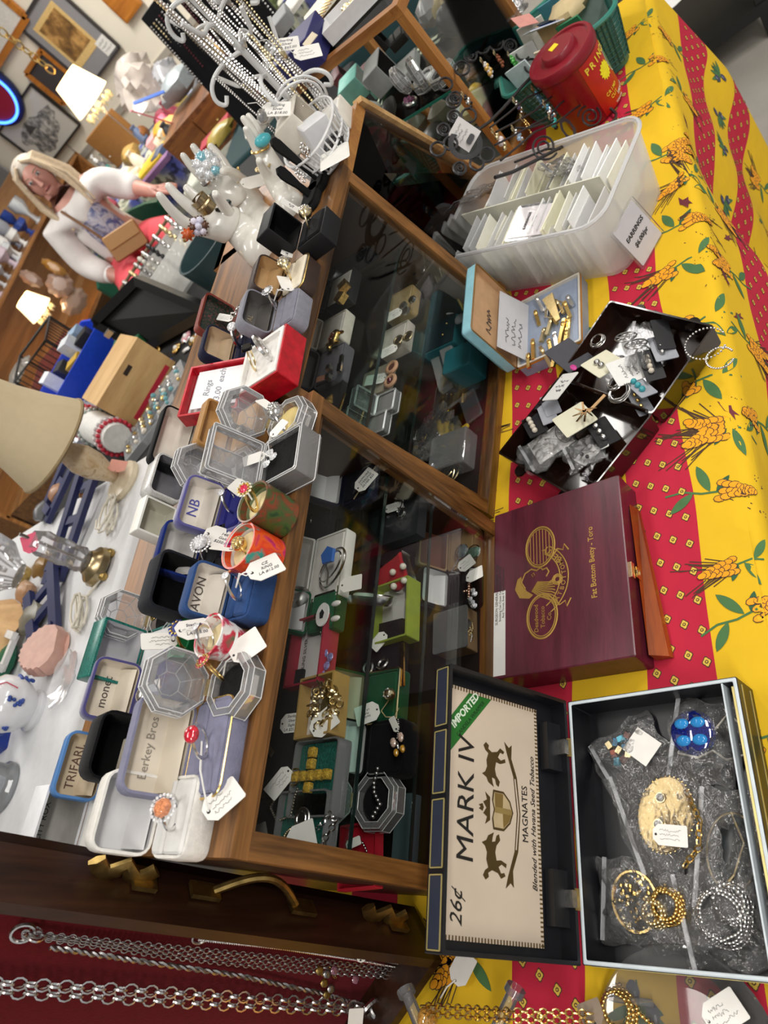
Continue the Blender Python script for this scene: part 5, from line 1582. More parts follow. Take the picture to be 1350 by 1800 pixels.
b = MB(); b.at((0,.026,.014),(-1.75 + pi / 2,0,0)); b.M = Matrix.Translation((0,.026,.014)) @ Matrix.Rotation(-1.72,4,'X') @ Matrix.Translation((0,-.026,0));
b.loft([rr(.072,.046,.006,3,.001),rr(.078,.052,.008,3,0),rr(.078,.052,.008,3,.014),rr(.070,.044,.008,3,.017)],leather('7A2E20'),False,True); lid = b.obj('lid',t)
b = MB(); b.M = Matrix.Translation((0,.026,.014)) @ Matrix.Rotation(-1.72,4,'X') @ Matrix.Translation((0,-.026,0)); b.loft([rr(.072,.046,.006,3,.001),rr(.068,.042,.006,3,.009)],fl,False,True); b.obj('lid_lining',lid)
t = thing('earrings','silver loop earrings and tag in the floral-lined box','earrings',on(418,552,.022))
b = MB(); b.torus((0,0,.004),.008,.0008,SILVER(),16,5,(.2,.5,1)); b.torus((.010,-.004,.004),.007,.0008,SILVER(),16,5,(.5,.2,1)); b.obj('loop_pair',t)
tag_mesh(t,(-.002,.020,.008),tr(1.4,.7),.024,.014,'~',(0,0,.003))
# two black velvet earring stands
def ear_stand(label,px,py,h,R,pendant=True):
 p = at(px,py,CT)
 t = thing('earring_stand',label,'earring stand',p,-.1)
 v = velvet('0D0D0F')
 b = MB(); b.loft([rr(.062,.034,.015,5,0),rr(.064,.036,.016,5,.004),rr(.060,.032,.015,5,.008),rr(.054,.028,.013,5,.009),rr(.054,.028,.013,5,.013)],v); b.obj('base',t)
 b = MB()
 pts = [(-.007,.004),(-.006,h * .45),(-R * .9,h - R * 1.0),(-R,h - .1 * R),(-R * .75,h + R * .6),(0,h + R * .95),(R * .75,h + R * .6),(R,h - .1 * R),(R * .9,h - R),(.006,h * .45),(.007,.004)]
 b.loft([[(x,-.004 + .12 * z,z + .008) for x,z in pts],[(x,.0 + .12 * z,z + .008) for x,z in pts]],v); b.obj('neck',t)
 return t, h
ear_stand('taller black velvet earring stand beside the white wire basket',566,322,.080,.0115)
ear_stand('shorter black velvet earring stand behind the square black ring box',553,352,.055,.0115)
for lab, px, py, dz in (('silver loop drop earrings on the taller black stand',534,262,.078),('silver bow earrings on the shorter black stand',526,306,.055)):
 t = thing('earrings',lab,'earrings',on(px,py,dz))
 b = MB()
 for sx in (-1,1):
  b.torus((sx * .005,0,0),.004,.0009,SILVER(),12,5,(0,1,.3)); b.sphere((sx * .005,-.001,.006),.0022,SILVER(),8,5); b.torus((sx * .005,-.001,-.009),.0032,.0008,SILVER(),12,5,(.4,1,0))
 b.obj('drop_pair',t)
# ------------------------------------------------------------------ mannequin hands, chain tree, wire basket on the second case
def skin(name,nodes,edges,m,parent=None,sub=2,root=0,loc=(0,0,0)):
 """one continuous surface grown round a branching skeleton; nodes = (point, radius or (rx, ry))"""
 me = bpy.data.meshes.new(name)
 me.from_pydata([tuple(Vector(p) - Vector(loc)) for p,r in nodes],edges,[])
 o = bpy.data.objects.new(name,me)
 COL.objects.link(o)
 sm = o.modifiers.new('skin','SKIN')
 sm.use_smooth_shade = True
 sv = me.skin_vertices[0] if me.skin_vertices else None
 if sv is None:
  bm = bmesh.new(); bm.from_mesh(me); bm.verts.layers.skin.verify(); bm.to_mesh(me); bm.free()
  sv = me.skin_vertices[0]
 for i, (p,r) in enumerate(nodes):
  sv.data[i].radius = (r,r) if not isinstance(r,tuple) else r
  sv.data[i].use_root = (i == root)
 s2 = o.modifiers.new('sub','SUBSURF')
 s2.levels = sub; s2.render_levels = sub
 dg = bpy.context.evaluated_depsgraph_get()
 me2 = bpy.data.meshes.new_from_object(o.evaluated_get(dg))
 bpy.data.objects.remove(o)
 me2.name = name
 me2.materials.clear()
 me2.materials.append(m)
 for pl in me2.polygons: pl.use_smooth = True
 o = bpy.data.objects.new(name,me2)
 COL.objects.link(o)
 if parent: o.parent = parent
 else: o.location = loc
 return o
PORC = hm('DAD7CF',.22,var=.02,coat=.3)
def mhand(label,dist,wrist,palm,fingers,rp,rw,base,group=None,m=None):
 """white display hand; joints located on sight lines at the hand's own distance"""
 W = lambda q, dd=0.0: atd(q[0],q[1],dist + dd)
 nodes, edges = [], []
 pb = at(base[0],base[1],CT)
 nodes.append((pb + Vector((0,0,.004)),rw * 1.15)); nodes.append((W(wrist),rw)); edges.append((0,1))
 pts = [W(p) for p in palm]
 last = 1
 for i, p in enumerate(pts):
  nodes.append((p,rp[i])); edges.append((last,len(nodes) - 1)); last = len(nodes) - 1
 for f in fingers:
  root, chain, r0, dd = f
  prev = 2 + root
  for k, q in enumerate(chain):
   nodes.append((W(q,dd * (k + 1)),r0 * (1 - .14 * k))); edges.append((prev,len(nodes) - 1)); prev = len(nodes) - 1
 o = skin('mannequin_hand',nodes,edges,m or PORC,None,2,2,loc=tuple(pb))
 return props(o,label,'mannequin hand',group), W
H1, W1 = mhand('white mannequin hand nearest the camera wearing jeweled rings, beside the brown ring box',1.26,(448,428),((415,402),(388,388)),
   ((1,((352,404),(322,390),(297,365),(276,337)),.0115,-.004),(1,((360,382),(336,366),(312,345),(291,321)),.0115,.004),(1,((366,366),(350,352),(335,338),(325,326)),.0112,.010),(0,((404,378),(393,362),(384,349),(377,338)),.0115,-.012)),
   (.036,.033),.036,(478,446))
H2, W2 = mhand('white mannequin hand at the back wearing a big crystal ring and silver band',1.40,(455,385),((430,350),(412,332)),
   ((1,((378,328),(356,312),(336,293),(318,268)),.0105,0),(1,((384,312),(368,297),(352,275),(336,252)),.0105,.004),(1,((398,300),(392,284),(380,268),(366,253)),.0112,.008),(0,((424,316),(413,306),(402,300),(388,302)),.0112,-.016)),
   (.036,.032),.036,(492,430))
H3, W3 = mhand('slim upright white mannequin hand wearing a turquoise ring and gold bands',1.30,(505,342),((488,316),(474,292)),
   ((1,((460,278),(448,256),(438,236),(430,222)),.0095,-.003),(1,((464,268),(452,244),(438,222),(424,203)),.0095,.003),(1,((470,262),(460,240),(448,218),(433,199)),.0095,.007),(0,((470,306),(463,297),(458,288),(455,280)),.010,-.014)),
   (.026,.023),.026,(520,378))
def finger_ring(label,W,px,py,along,R,metal,extra=None,band=.0022,dd=0.0,flat=1.0):
 p = W((px,py),dd)
 q = W((px + along[0],py + along[1]),dd)
 ax = (q - p).normalized()
 t = thing('ring',label,'ring',p,0,None,ax.to_track_quat('Z','Y').to_euler())
 b = MB(); b.torus((0,0,0),R,band,metal,24,6,axis=(0,0,1)); b.obj('band',t)
 if extra:
  M = t.matrix_basis.inverted() if False else (Matrix.Translation(p) @ ax.to_track_quat('Z','Y').to_matrix().to_4x4()).inverted()
  c = (M @ (p + (Vector((0,0,CAMH)) - p).normalized() * (R + .002)))
  b = MB(); extra(b,c); b.obj('stone',t)
 return t
def flowers(cols,R,r,n=7):
 def f(b,c):
  nrm = Vector(c).normalized()
  u = nrm.cross(Vector((.2,.3,1))).normalized(); v = nrm.cross(u)
  for i in range(n):
   a = 2 * pi * i / (n - 1)
   o = Vector(c) + ((u * cos(a) + v * sin(a)) * R if i < n - 1 else nrm * .003)
   b.sphere(o,r,cols[i % len(cols)],9,6)
   for k in range(8):
    a2 = 2 * pi * k / 8
    b.sphere(o + (u * cos(a2) + v * sin(a2)) * r * 1.05,r * .28,cols[-1],5,3)
 return f
finger_ring('gold ring with round white stone ringed in orange on the near hand',W1,330,412,(16,10),.012,GOLD(),flowers([WHITE(),hm('B8501E',.3)],.0,.0085,2),dd=-.02)
finger_ring('gold cluster ring of opal beads on the near mannequin hand',W1,349,398,(16,12),.012,GOLD(),flowers([hm('C8C6D8',.15),hm('D8D2E0',.15),hm('5A3A2A',.3)],.0095,.0062),dd=-.015)
finger_ring('wide bronze cuff ring on the middle finger of the near hand',W1,358,358,(14,14),.0135,mat('bronze',(.40,.31,.18),.3,1.0,var=.2,scale=80),None,.003,dd=-.005)
b = MB(); b.lathe([(.0145,-.014),(.0150,0),(.0145,.014)],mat('bronze',(.4,.31,.18)),24,cap0=False,cap1=False)
p, q = W1((358,359)), W1((372,373))
props(b.obj('ring',None,loc=p,rot=(q - p).normalized().to_track_quat('Z','Y').to_euler()),'tall flat bronze ring plate on the near mannequin hand','ring')
finger_ring('polished black and silver band on the thumb of the near hand',W1,392,362,(10,17),.0125,hm('101014',.1),None,.0035,dd=-.012)
finger_ring('silver band under the black band on the thumb of the near hand',W1,396,369,(10,17),.013,SILVER(),None,.0018,dd=-.012)
finger_ring('large clear crystal cluster ring with aqua stones on the rear hand',W2,364,290,(12,16),.0125,SILVER(),flowers([gem('D8DDE8'),gem('D0D8E4'),gem('7AB8C8'),gem('E0E4EC')],.014,.010,8),dd=-.02)
finger_ring('wide silver woven band on the rear mannequin hand',W2,366,314,(14,14),.0125,STEEL(),None,.0045,dd=-.01)
finger_ring('thin gold cluster ring with white tag on the thumb of the rear hand',W2,418,308,(-16,-2),.0125,GOLD(),None,.0016,dd=-.02)
t = thing('price_tag','blank white tag hanging from the rear mannequin hand','tag',W2((445,320),-.05),0,None,tr(-.9,.9)); tag_mesh(t,(0,0,0),(0,0,0),.045,.030)
def cab(m,s,sc):
 return lambda b, c: b.sphere(c,s,m,16,9,sc)
finger_ring('silver ring with long turquoise stone on the slim upright hand',W3,462,246,(11,20),.0115,SILVER(),cab(hm('4FB3BE',.25),.012,(.8,1.25,.8)),.003)
finger_ring('gold twisted band low on the fingers of the slim upright hand',W3,457,262,(8,20),.015,GOLD(),None,.002)
finger_ring('gold rope band on the thumb of the slim upright hand',W3,462,294,(6,14),.0125,PGOLD(),None,.0022,dd=-.014)

# ---- white scrolled chain tree
def chain_tree():
 p = at(560,228,CT)
 t = thing('chain_tree','white metal tree hung with bundles of silver chains, rising from the wire basket','jewelry stand',p)
 wm = hm('D3D4D4',.4,var=.03)
 b = MB(); b.lathe([(.05,0),(.052,.004),(.012,.008),(.0055,.014),(.0055,.46)],wm,16); b.obj('pole',t)
 arms = []
 for k, z in enumerate((.07,.12,.17,.22,.27,.32,.37)):
  for s in range(3):
   a = 2.1 * s + .9 * k + .4
   d = Vector((cos(a),sin(a),0))
   l = .055 + .012 * ((k + s) % 3)
   pts = [Vector((0,0,z)),d * l * .45 + Vector((0,0,z + .012)),d * l * .9 + Vector((0,0,z + .010)),d * l * 1.12 + Vector((0,0,z - .010)),d * l * 1.02 + Vector((0,0,z - .030)),d * l * .86 + Vector((0,0,z - .020))]
   if (k + s) % 2: pts = pts[:3] + [d * l * 1.1 + Vector((0,0,z + .030)),d * l * 1.25 + Vector((0,0,z + .045))]
   for _ in range(2):
    fine = [pts[0]]
    for i in range(len(pts) - 1): fine += [pts[i].lerp(pts[i + 1],.25),pts[i].lerp(pts[i + 1],.75)]
    pts = fine + [pts[-1]]
   fine = pts
   b = MB(); b.tube(fine,.0036,wm,8); b.obj('arm',t)
   arms.append((d * l * .75 + Vector((0,0,z + .009)),d))
 return t, p, arms
CTREE, TP, ARMS = chain_tree()
R = random.Random(31)
for i, (a,d) in enumerate(ARMS):
 if a.z < .08: continue
 drop = min(a.z - .02,R.uniform(.14,.26))
 b = MB()
 mt = (SILVER(),SILVER(),STEEL(),PGOLD())[i % 4]
 for s in (-1,1):
  e = a * .75 + Vector((R.uniform(-.012,.012) + s * .004,R.uniform(-.012,.012),-drop + a.z * .25))
  pts = [a + Vector((s * .003,0,.002)),a.lerp(e,.5) + Vector((R.uniform(-.004,.004),s * .004,0)),e]
  beads(b,pts,.0019 + .0006 * (i % 3),mt,.0040 + .0012 * (i % 2))
 b.sphere(Vector(pts[-1]) - Vector((0,0,.008)),.007,mt,8,5,(1,.5,1.4))
 props(b.obj('necklace',None,loc=TP),('bright silver','fine silver','dull steel','pale gold')[i % 4] + ' chain in the bundle hanging ' + ('low' if a.z < .18 else 'midway' if a.z < .28 else 'high') + ' on the white chain tree','necklace','chains on the white tree')
for lab, px, py, dist, tx, sp in (('written price tag on the chain tree, largest, over the dark green cloth',486,192,1.28,'Sterling|Silver|LA $18.00',-1.25),('written price tag on the chain tree beside the navy gift box',502,78,1.40,'Sterling|Silver|LA $65.00',-1.1),('small written tag hanging against the navy gift box',540,92,1.36,'~',-1.0)):
 p = atd(px,py,dist)
 t = thing('price_tag',lab,'tag',p,0,None,(Matrix.Rotation(-.3,4,'Z') @ Matrix.Rotation(.75,4,'X') @ Matrix.Rotation(sp,4,'Z')).to_euler())
 tag_mesh(t,(0,0,0),(0,0,0),.046,.030,tx,None,size=.0075)
 b = MB(); b.tube([(-.02,0,.0005),(-.03,.004,.01),(-.044,0,.012)],.0007,hm('E6E4E0',.8),5); b.obj('string',t)
t = thing('charm','dark silver animal charm hanging beside the largest tree tag','charm',atd(462,203,1.28)); b = MB(); crumple(b,(0,0,0),(.012,.008,.010),STEEL(),5,10,6,.4); b.obj('body',t)
# ---- white wire basket
def basket():
 p = at(578,268,CT)
 t = thing('wire_basket','white oval lattice wire basket holding white boxes under the chain tree','basket',p,.25)
 wm = hm('D8D8D8',.4,var=.03)
 A, B = .092, .056
 def el(k,z,n=36): return [(A * k * cos(2 * pi * j / n),B * k * sin(2 * pi * j / n),z) for j in range(n)]
 b = MB()
 for k, z in ((.86,.004),(.92,.022),(1.0,.046)): b.tube(el(k,z),.0022,wm,6,closed=True)
 b.obj('hoops',t)
 b = MB()
 for j in range(36):
  a = 2 * pi * j / 36
  b.tube([(A * .86 * cos(a),B * .86 * sin(a),.004),(A * .92 * cos(a),B * .92 * sin(a),.022),(A * cos(a),B * sin(a),.046)],.0016,wm,5)
 b.obj('lattice',t)
 b = MB(); b.torus((.072,0,.062),.042,.0024,wm,26,6,axis=(1,.1,.5)); b.torus((.082,0,.058),.046,.0024,wm,26,6,axis=(1,.1,.3)); b.obj('handle',t)
 b = MB(); b.loft([el(.85,.001),el(.85,.004)],hm('C8C8C8',.5)); b.obj('base',t)
 return t, p
BK, BP = basket()
boxthing('small_white_box','small white open-ended card box standing in the white wire basket','box',0,0,0,(.045,.045,.05),card('D8D8DA'),rot=(.25,0,.6),p=at(575,262,CT + .006))
boxthing('paper_card','white card lying inside the white wire basket','card',0,0,0,(.07,.05,.002),paper(),rot=(.3,.1,.3),p=at(588,275,CT + .02))
ring_box('tall cream gift box with gold earrings leaning behind the wire basket',at(600,225,CT),.1,.066,.050,.03,.050,95,card('DDD6CA'),hm('CFC6B8',.6),paper(),.002,fold=False,slot=False)
lump('plastic_bag','black item in a small bag in the wire basket','bag',597,262,CT + .006,(.02,.015,.012),hm('1A1A1C',.3),3)
# ---- glass vitrine: on its top and inside
boxthing('gift_box','navy blue gift box with a torn flap on the glass vitrine top','box',548,112,CT + .001,(.095,.115,.055),hm('23245E',.5),rz=-.12,r=.003)
b = MB(); b.box((0,0,0),(.05,.028,.001),paper('C8BCA4')); props(b.obj('paper_scrap',None,loc=at(545,70,CT + .058),rot=(0,0,.5)),'torn beige paper scrap on the navy gift box','paper')
tray_box('white gift box with colored stone bracelet at the top edge on the vitrine',at(628,25,CT + .001),.1,.07,.13,.030,card('DADADC'),paper())
b = MB(); beads(b,[(x * .003,.012 * sin(x * .8),0) for x in range(-8,9)],.0045,PGOLD()); props(b.obj('bracelet',None,loc=at(615,8,CT + .022),rot=(0,0,1.2)),'gold bracelet with red stones in the white gift box on the vitrine','bracelet')
for i, (px,py,d,c,lab) in enumerate(((518,10,(.11,.09,.012),'D8D6CE','white card of earrings at the top edge beside the chain tree'),(570,12,(.10,.10,.010),'E2DCCA','cream card of gold hairpins at the top edge'),(505,45,(.09,.05,.03),'8A8C8E','grey box with white tag at the top edge'),(480,105,(.16,.03,.02),'1A1A1A','black tray edge behind the navy gift box'))):
 boxthing('card' if i < 2 else 'box',lab,'card' if i < 2 else 'box',px,py,CT + .001,d,hm(c,.6),rz=.5 - .1 * i)
b = MB()
for k in range(7): b.tube([(-.03,-.03 + .01 * k,.0),(.0,-.028 + .01 * k,.003),(.035,-.03 + .01 * k,0)],.0015,GOLD(),5)
props(b.obj('hairpins',None,loc=at(570,12,CT + .014),rot=(0,0,.9)),'row of gold hairpins on the cream card','hairpin')
VS = .958
def vin(px,py,z=VS): return at(px,py,z)
ring_box('turquoise gift box with white lining standing in the vitrine',vin(675,150),.1,.07,.05,.02,.06,92,hm('7CC4B8',.5),hm('B8BEB8',.5),paper('9AA09A'),.002,fold=False,slot=False)
ring_box('grey gift box with black lining open on the vitrine shelf',vin(722,128),.05,.085,.055,.02,.05,96,card('9A9C9C'),velvet('16181A'),card('A8AAAA'),.002,fold=False,slot=False)
ring_box('black ring box open at the upper part of the vitrine shelf',vin(705,75),.2,.055,.045,.02,.03,96,card('141414'),velvet('0A0A0A'),None,.002,fold=False)
ring_box('red-brown box with brooch at the left of the vitrine shelf',vin(645,140),.3,.07,.05,.02,.03,100,hm('5A1A26',.5),hm('3A2A26',.6),None,.003,fold=False)
octo_box('clear eight-sided box with silver jewel inside the vitrine',vin(755,150),.2,.055,.022,95,hm('9A9C9E',.4))
octo_box('clear eight-sided box with bracelet at the right of the vitrine shelf',vin(785,140),.3,.06,.022,85,velvet('141416'))
t = thing('brooch','oval silver brooch set with purple stones on the vitrine shelf','brooch',vin(722,180),.7)
b = MB(); b.lathe([(.03,0),(.03,.004),(.024,.006)],SILVER(),24,sx=1,sy=.45); b.obj('setting',t)
b = MB()
for k in range(14): b.gemstone((.022 * cos(k * 2.4) * sqrt(k / 14),.009 * sin(k * 2.4) * sqrt(k / 14),.008),.004,gem('7A2A5E'),6)
b.obj('stones',t)
for i, (px,py,c,s,lab) in enumerate(((664,208,'A8ACA6',(.03,.02,.02),'crumpled clear pouch near the front of the vitrine shelf'),(690,205,'1A1A1C',(.05,.02,.015),'black tray with gold pin at the vitrine front'),(672,100,'B8A04A',(.02,.02,.012),'gold flower brooch in the vitrine beside the red-brown box'),
          (770,40,'8A8A8C',(.04,.03,.03),'silver trinket heap beneath the vitrine top rail'),(800,30,'C8B88A',(.03,.03,.03),'cream round box at the far end of the vitrine'),(820,15,'9AA0A4',(.03,.04,.03),'grey box with blue stone at the far end of the vitrine'),(812,60,'3A3C3E',(.03,.03,.035),'dark domed clock in the vitrine'))):
 lump('trinket',lab,'trinket',px,py,VS + .001,s,hm(c,.35),120 + i)
for i, (px,py,c,s,lab) in enumerate(((812,205,'B8C0BE',(.025,.015,.012),'clear crystal trinket on the floor of the vitrine'),(745,230,'5A5648',(.04,.03,.03),'round olive tin below the vitrine shelf'),(790,215,'6E6A5A',(.03,.035,.03),'dull green tin below the vitrine shelf at right'),(770,250,'22221F',(.05,.04,.02),'black jewel case on the vitrine floor'),(858,180,'B0504E',(.03,.03,.02),'pink packet behind the vitrine glass'),(850,205,'B8A878',(.05,.04,.03),'beige packet behind the vitrine glass'),(872,205,'8A4A4A',(.04,.04,.02),'dull red packet on the vitrine floor'),(842,168,'C8A830',(.02,.02,.015),'yellow packet behind the vitrine glass'))):
 lump('trinket',lab,'trinket',px,py,.775,s,hm(c,.4),140 + i)
# ------------------------------------------------------------------ inside the cases
SZ = .9856           # shelf surface
MZ = .8916           # lower glass shelf
FZ = .7695           # case floor surface
def pend(name,label,cat,p,build,rz=0.0,tag=None):
 t = thing(name,label,cat,p,rz)
 for nm, fn in build:
  b = MB(); fn(b); b.obj(nm,t,smooth=50)
 if tag:
  tag_mesh(t,*tag)
 return t
def chn(pts,r=.0011,m=None,step=None):
 return lambda b: beads(b,pts,r,m or SILVER(),step or r * 2.0)
def I(px,py,z,dz=0.0):
 p = at(px,py,z + dz)
 return Vector((p.x,p.y,z + dz))
dv = velvet('14151C')
# nearest case, glass shelf
ring_box('navy jewelry box with white satin lid, farthest on the glass shelf',I(643,852,SZ),0,.072,.052,.018,.018,112,velvet('12142A'),WSAT,velvet('10101C'),.006,slot=False)
pend('necklace','thin chain with written sapphire tag in the navy box on the shelf','necklace',I(635,845,SZ,.024),[('chain',chn([(.03,.01,0),(.02,-.03,0),(-.01,-.005,.001),(-.025,.01,0)],.0011,PGOLD()))],0,((-.006,-.012,.004),tr(-.75,.2),.034,.024,'SAPPHIRE|STERLING|SILVER $25',None,False,.0048))
props(MB().box((0,0,.006),(.08,.07,.012),dv).obj('display_pad',None,loc=I(560,925,SZ)),'plain dark pad on the glass shelf above the white bracelet box','display pad')
pend('pin','tiny silver pin on the plain dark pad','pin',I(548,912,SZ,.013),[('body',lambda b: b.sphere((0,0,.001),.004,SILVER(),8,5,(2,.6,.5)))])
ring_box('white bracelet box standing open on the glass shelf with a blue-inlaid cuff',I(592,1003,SZ),0,.096,.060,.018,.012,118,card('DCDAD4'),hm('D2CEC8',.5),hm('D8D4CE',.6),.003,fold=False,slot=False)
pend('bracelet','oval silver cuff bracelet with a blue enamel leaf in the white box','bracelet',I(584,998,SZ,.032),[
 ('band',lambda b: (b.torus((0,0,0),.036,.0016,SILVER(),34,6,(0,.35,1),sx=.62),b.torus((0,0,.004),.031,.0012,SILVER(),34,6,(0,.35,1),sx=.52),b.tube([(.02,0,.006),(.0,.003,.008),(-.012,-.002,.008),(-.026,.001,.006)],.0011,STEEL(),5))),
 ('enamel_leaf',lambda b: b.loft([[(x,y,.007) for x,y in ((.002,-.010),(.020,-.012),(.028,.0),(.018,.012),(.004,.008))],[(x * .96,y * .9,.011) for x,y in ((.002,-.010),(.020,-.012),(.028,.0),(.018,.012),(.004,.008))]],hm('2C62B4',.2)))],.1)
t = thing('price_tag','blank white tag lying at the edge of the white bracelet box','tag',I(617,1026,SZ,.030),0,None,tr(-1.5,.25)); tag_mesh(t,(0,0,0),(0,0,0),.030,.020)
pend('lock','round silver cam lock with a keyhole on the glass shelf','lock',I(528,1055,SZ,.020),[('barrel',lambda b: b.lathe([(.017,-.008),(.018,.002),(.016,.010),(.012,.013)],STEEL(),24)),('keyhole',lambda b: (b.lathe([(.005,.0131),(.005,.0140)],SILVER(),14),b.box((0,0,.0142),(.006,.0016,.0006),hm('0A0A0A',.5))))])
ring_box('box with white lid and green pad holding white enamel earrings on the shelf',I(585,1080,SZ),0,.058,.050,.018,.016,114,velvet('0E4A2E'),WSAT,velvet('0F5A38'),.004,slot=False)
pend('earrings','white enamel drop earrings with a black star on the green pad','earrings',I(578,1078,SZ,.028),[('drops',lambda b: (b.lathe([(.011,0),(.011,.002)],hm('E6E4E0',.2),20,c=(0,.010,0),sx=1.4),b.lathe([(.004,.0022),(.0042,.003)],hm('16181C',.3),5,c=(0,.010,0),sx=1.6),b.sphere((.010,-.012,.001),.0055,hm('E6E4E0',.2),10,6,(.7,1.5,.5)),b.sphere((-.010,-.014,.001),.0055,hm('E6E4E0',.2),10,6,(.7,1.5,.5)),b.torus((0,.022,.001),.004,.0008,SILVER(),12,5)))])
t = tray_box('dark red gift box with a printed white card and violet flower necklace',I(562,1153,SZ),.02,.088,.062,.026,hm('9C2036',.5),paper('C9C5C4'))
txt(t,'STERLING SILVER',.0072,(-.004,.018,.0095),hm('3A3A3A',.6))
pend('necklace','silver necklace with violet stone flowers on the white card','necklace',I(560,1158,SZ,.016),[('chain',chn([(.036,.004,0),(.012,-.012,0),(-.008,-.016,0),(-.034,.004,0)],.0008)),('flowers',lambda b: [b.gemstone((x,y,.002),.0058,gem('7A7AAE'),8,.5) for x,y in ((-.012,-.018),(-.002,-.022),(.004,-.012),(-.022,-.012))])])
tray_box('gold card gift box with white padding and a heavy gold link bracelet',I(580,1249,SZ),.05,.072,.058,.026,card('A8884E'),paper('D9D6D2'))
def ball_chain(b):
 for k in range(64):
  a = 2 * pi * k / 16
  rr_ = .019 + .004 * sin(k * 1.7)
  b.torus((rr_ * cos(a) * 1.15,rr_ * sin(a) * .85,.004 + .0035 * (k // 16)),.0040,.0012,PGOLD(),8,4,(sin(k),cos(k * 1.3),.6))
pend('bracelet','thick coiled gold link bracelet in the gold card box','bracelet',I(580,1242,SZ,.014),[('links',ball_chain),('disc',lambda b: b.lathe([(.012,.002),(.012,.004)],hm('2A2622',.4),20))],0,((-.022,-.006,.012),tr(-.9,.3),.034,.026,None))
t = thing('price_tag','written white tag lying flat on the dark shelf pad, beside the gold card box','tag',I(511,1271,SZ,.014),0,None,tr(-1.53,.2))
tag_mesh(t,(0,0,0),(0,0,0),.030,.023,'Sterling|Silver|Eagle|LA $25.00',None,size=.0048)
props(MB().loft([rr(.15,.05,.003,2,0),rr(.15,.05,.003,2,.012)],velvet('101014')).obj('display_pad',None,loc=I(508,1290,SZ)),'long black pad at the left of the glass shelf','display pad')
pend('brooch','small silver eagle pin on the long black pad','brooch',I(472,1312,SZ,.014),[('eagle',lambda b: (b.sphere((0,0,.002),.004,PGOLD(),8,5,(1,1.6,.6)),b.hexa([(-.003,.002,.001),(.003,.002,.001),(.014,.010,.001),(.010,.014,.001)],[(-.003,.002,.003),(.003,.002,.003),(.014,.010,.003),(.010,.014,.003)],PGOLD()),b.hexa([(-.003,-.002,.001),(.003,-.002,.001),(-.008,-.014,.001),(-.014,-.010,.001)],[(-.003,-.002,.003),(.003,-.002,.003),(-.008,-.014,.003),(-.014,-.010,.003)],PGOLD())))])
teal = mat('teal_weave',hexc('0C5A4E'),.6,0,var=.3,scale=260,bump=1.0,bscale=420)
def clear_pad(label,px,py,w,d):
 t = thing('clear_case',label,'box',I(px,py,SZ),.0)
 b = MB(); b.loft([rr(w,d,.004,2,.001),rr(w,d,.004,2,.012)],teal); b.obj('woven_pad',t)
 b = MB(); b.loft([rr(w + .006,d + .006,.005,2,0),rr(w + .006,d + .006,.005,2,.020),rr(w + .002,d + .002,.005,2,.020),rr(w + .002,d + .002,.005,2,.002)],CRYST(),True,True); b.obj('clear_rim',t)
clear_pad('clear case with teal woven pad and a gold stone cross, upper of two',572,1372,.076,.066)
clear_pad('clear case with teal woven pad and silver chains, nearest the case corner',548,1465,.076,.074)
def gcross(b):
 g = gem('B8963A')
 for i in range(5):
  b.loft([rr(.011,.011,.001,1,0,0,.028 - i * .0125),rr(.011,.011,.001,1,.005,0,.028 - i * .0125),rr(.006,.006,.001,1,.007,0,.028 - i * .0125)],g)
 for x in (-.0125,.0125,.025):
  b.loft([rr(.011,.011,.001,1,0,x,.0055),rr(.011,.011,.001,1,.005,x,.0055),rr(.006,.006,.001,1,.007,x,.0055)],g)
 b.torus((0,.030,.003),.009,.0012,GOLD(),16,5)
pend('necklace','gold-stone cross on a dark rope chain over the upper teal pad','necklace',I(553,1364,SZ,.016),[('cross',gcross),('chain',chn([(-.002,.035,.002),(-.012,.055,.0),(-.03,.07,-.002),(-.045,.055,-.002),(-.04,.03,0),(-.022,.026,.002),(-.012,.02,.004)],.0016,mat('dark_rope',(.3,.26,.2),.35,1.0,var=.5,scale=600)))],0,((-.006,.046,.010),tr(2.5,.4),.036,.020,'~'))
def disc(b): b.lathe([(.011,0),(.012,.002),(.011,.003)],STEEL(),24,c=(.008,.006,.004)); b.torus((.008,.006,.0072),.007,.0008,SILVER(),18,4)
pend('necklace','silver chain with round disc pendant and blank tag on the nearest teal pad','necklace',I(543,1455,SZ,.016),[('pendant',disc),('chain',lambda b: (beads(b,curl((-.012,.018,.003),.014,2.6,40,.006,3),.0015,PGOLD()),links(b,[(.0,-.02,.004),(.012,-.034,.004),(.004,-.044,.004),(-.012,-.03,.004),(-.022,-.034,.004)],.0030,.0007,SILVER(),8,4)))],0,((-.012,-.004,.012),tr(-1.2,.3),.034,.030,None))
t = thing('price_tag','small blank tag in the dark corner of the shelf, nearest end','tag',I(457,1468,SZ,.012),0,None,tr(.4,.3)); tag_mesh(t,(0,0,0),(0,0,0),.024,.020,col='8E8A84')
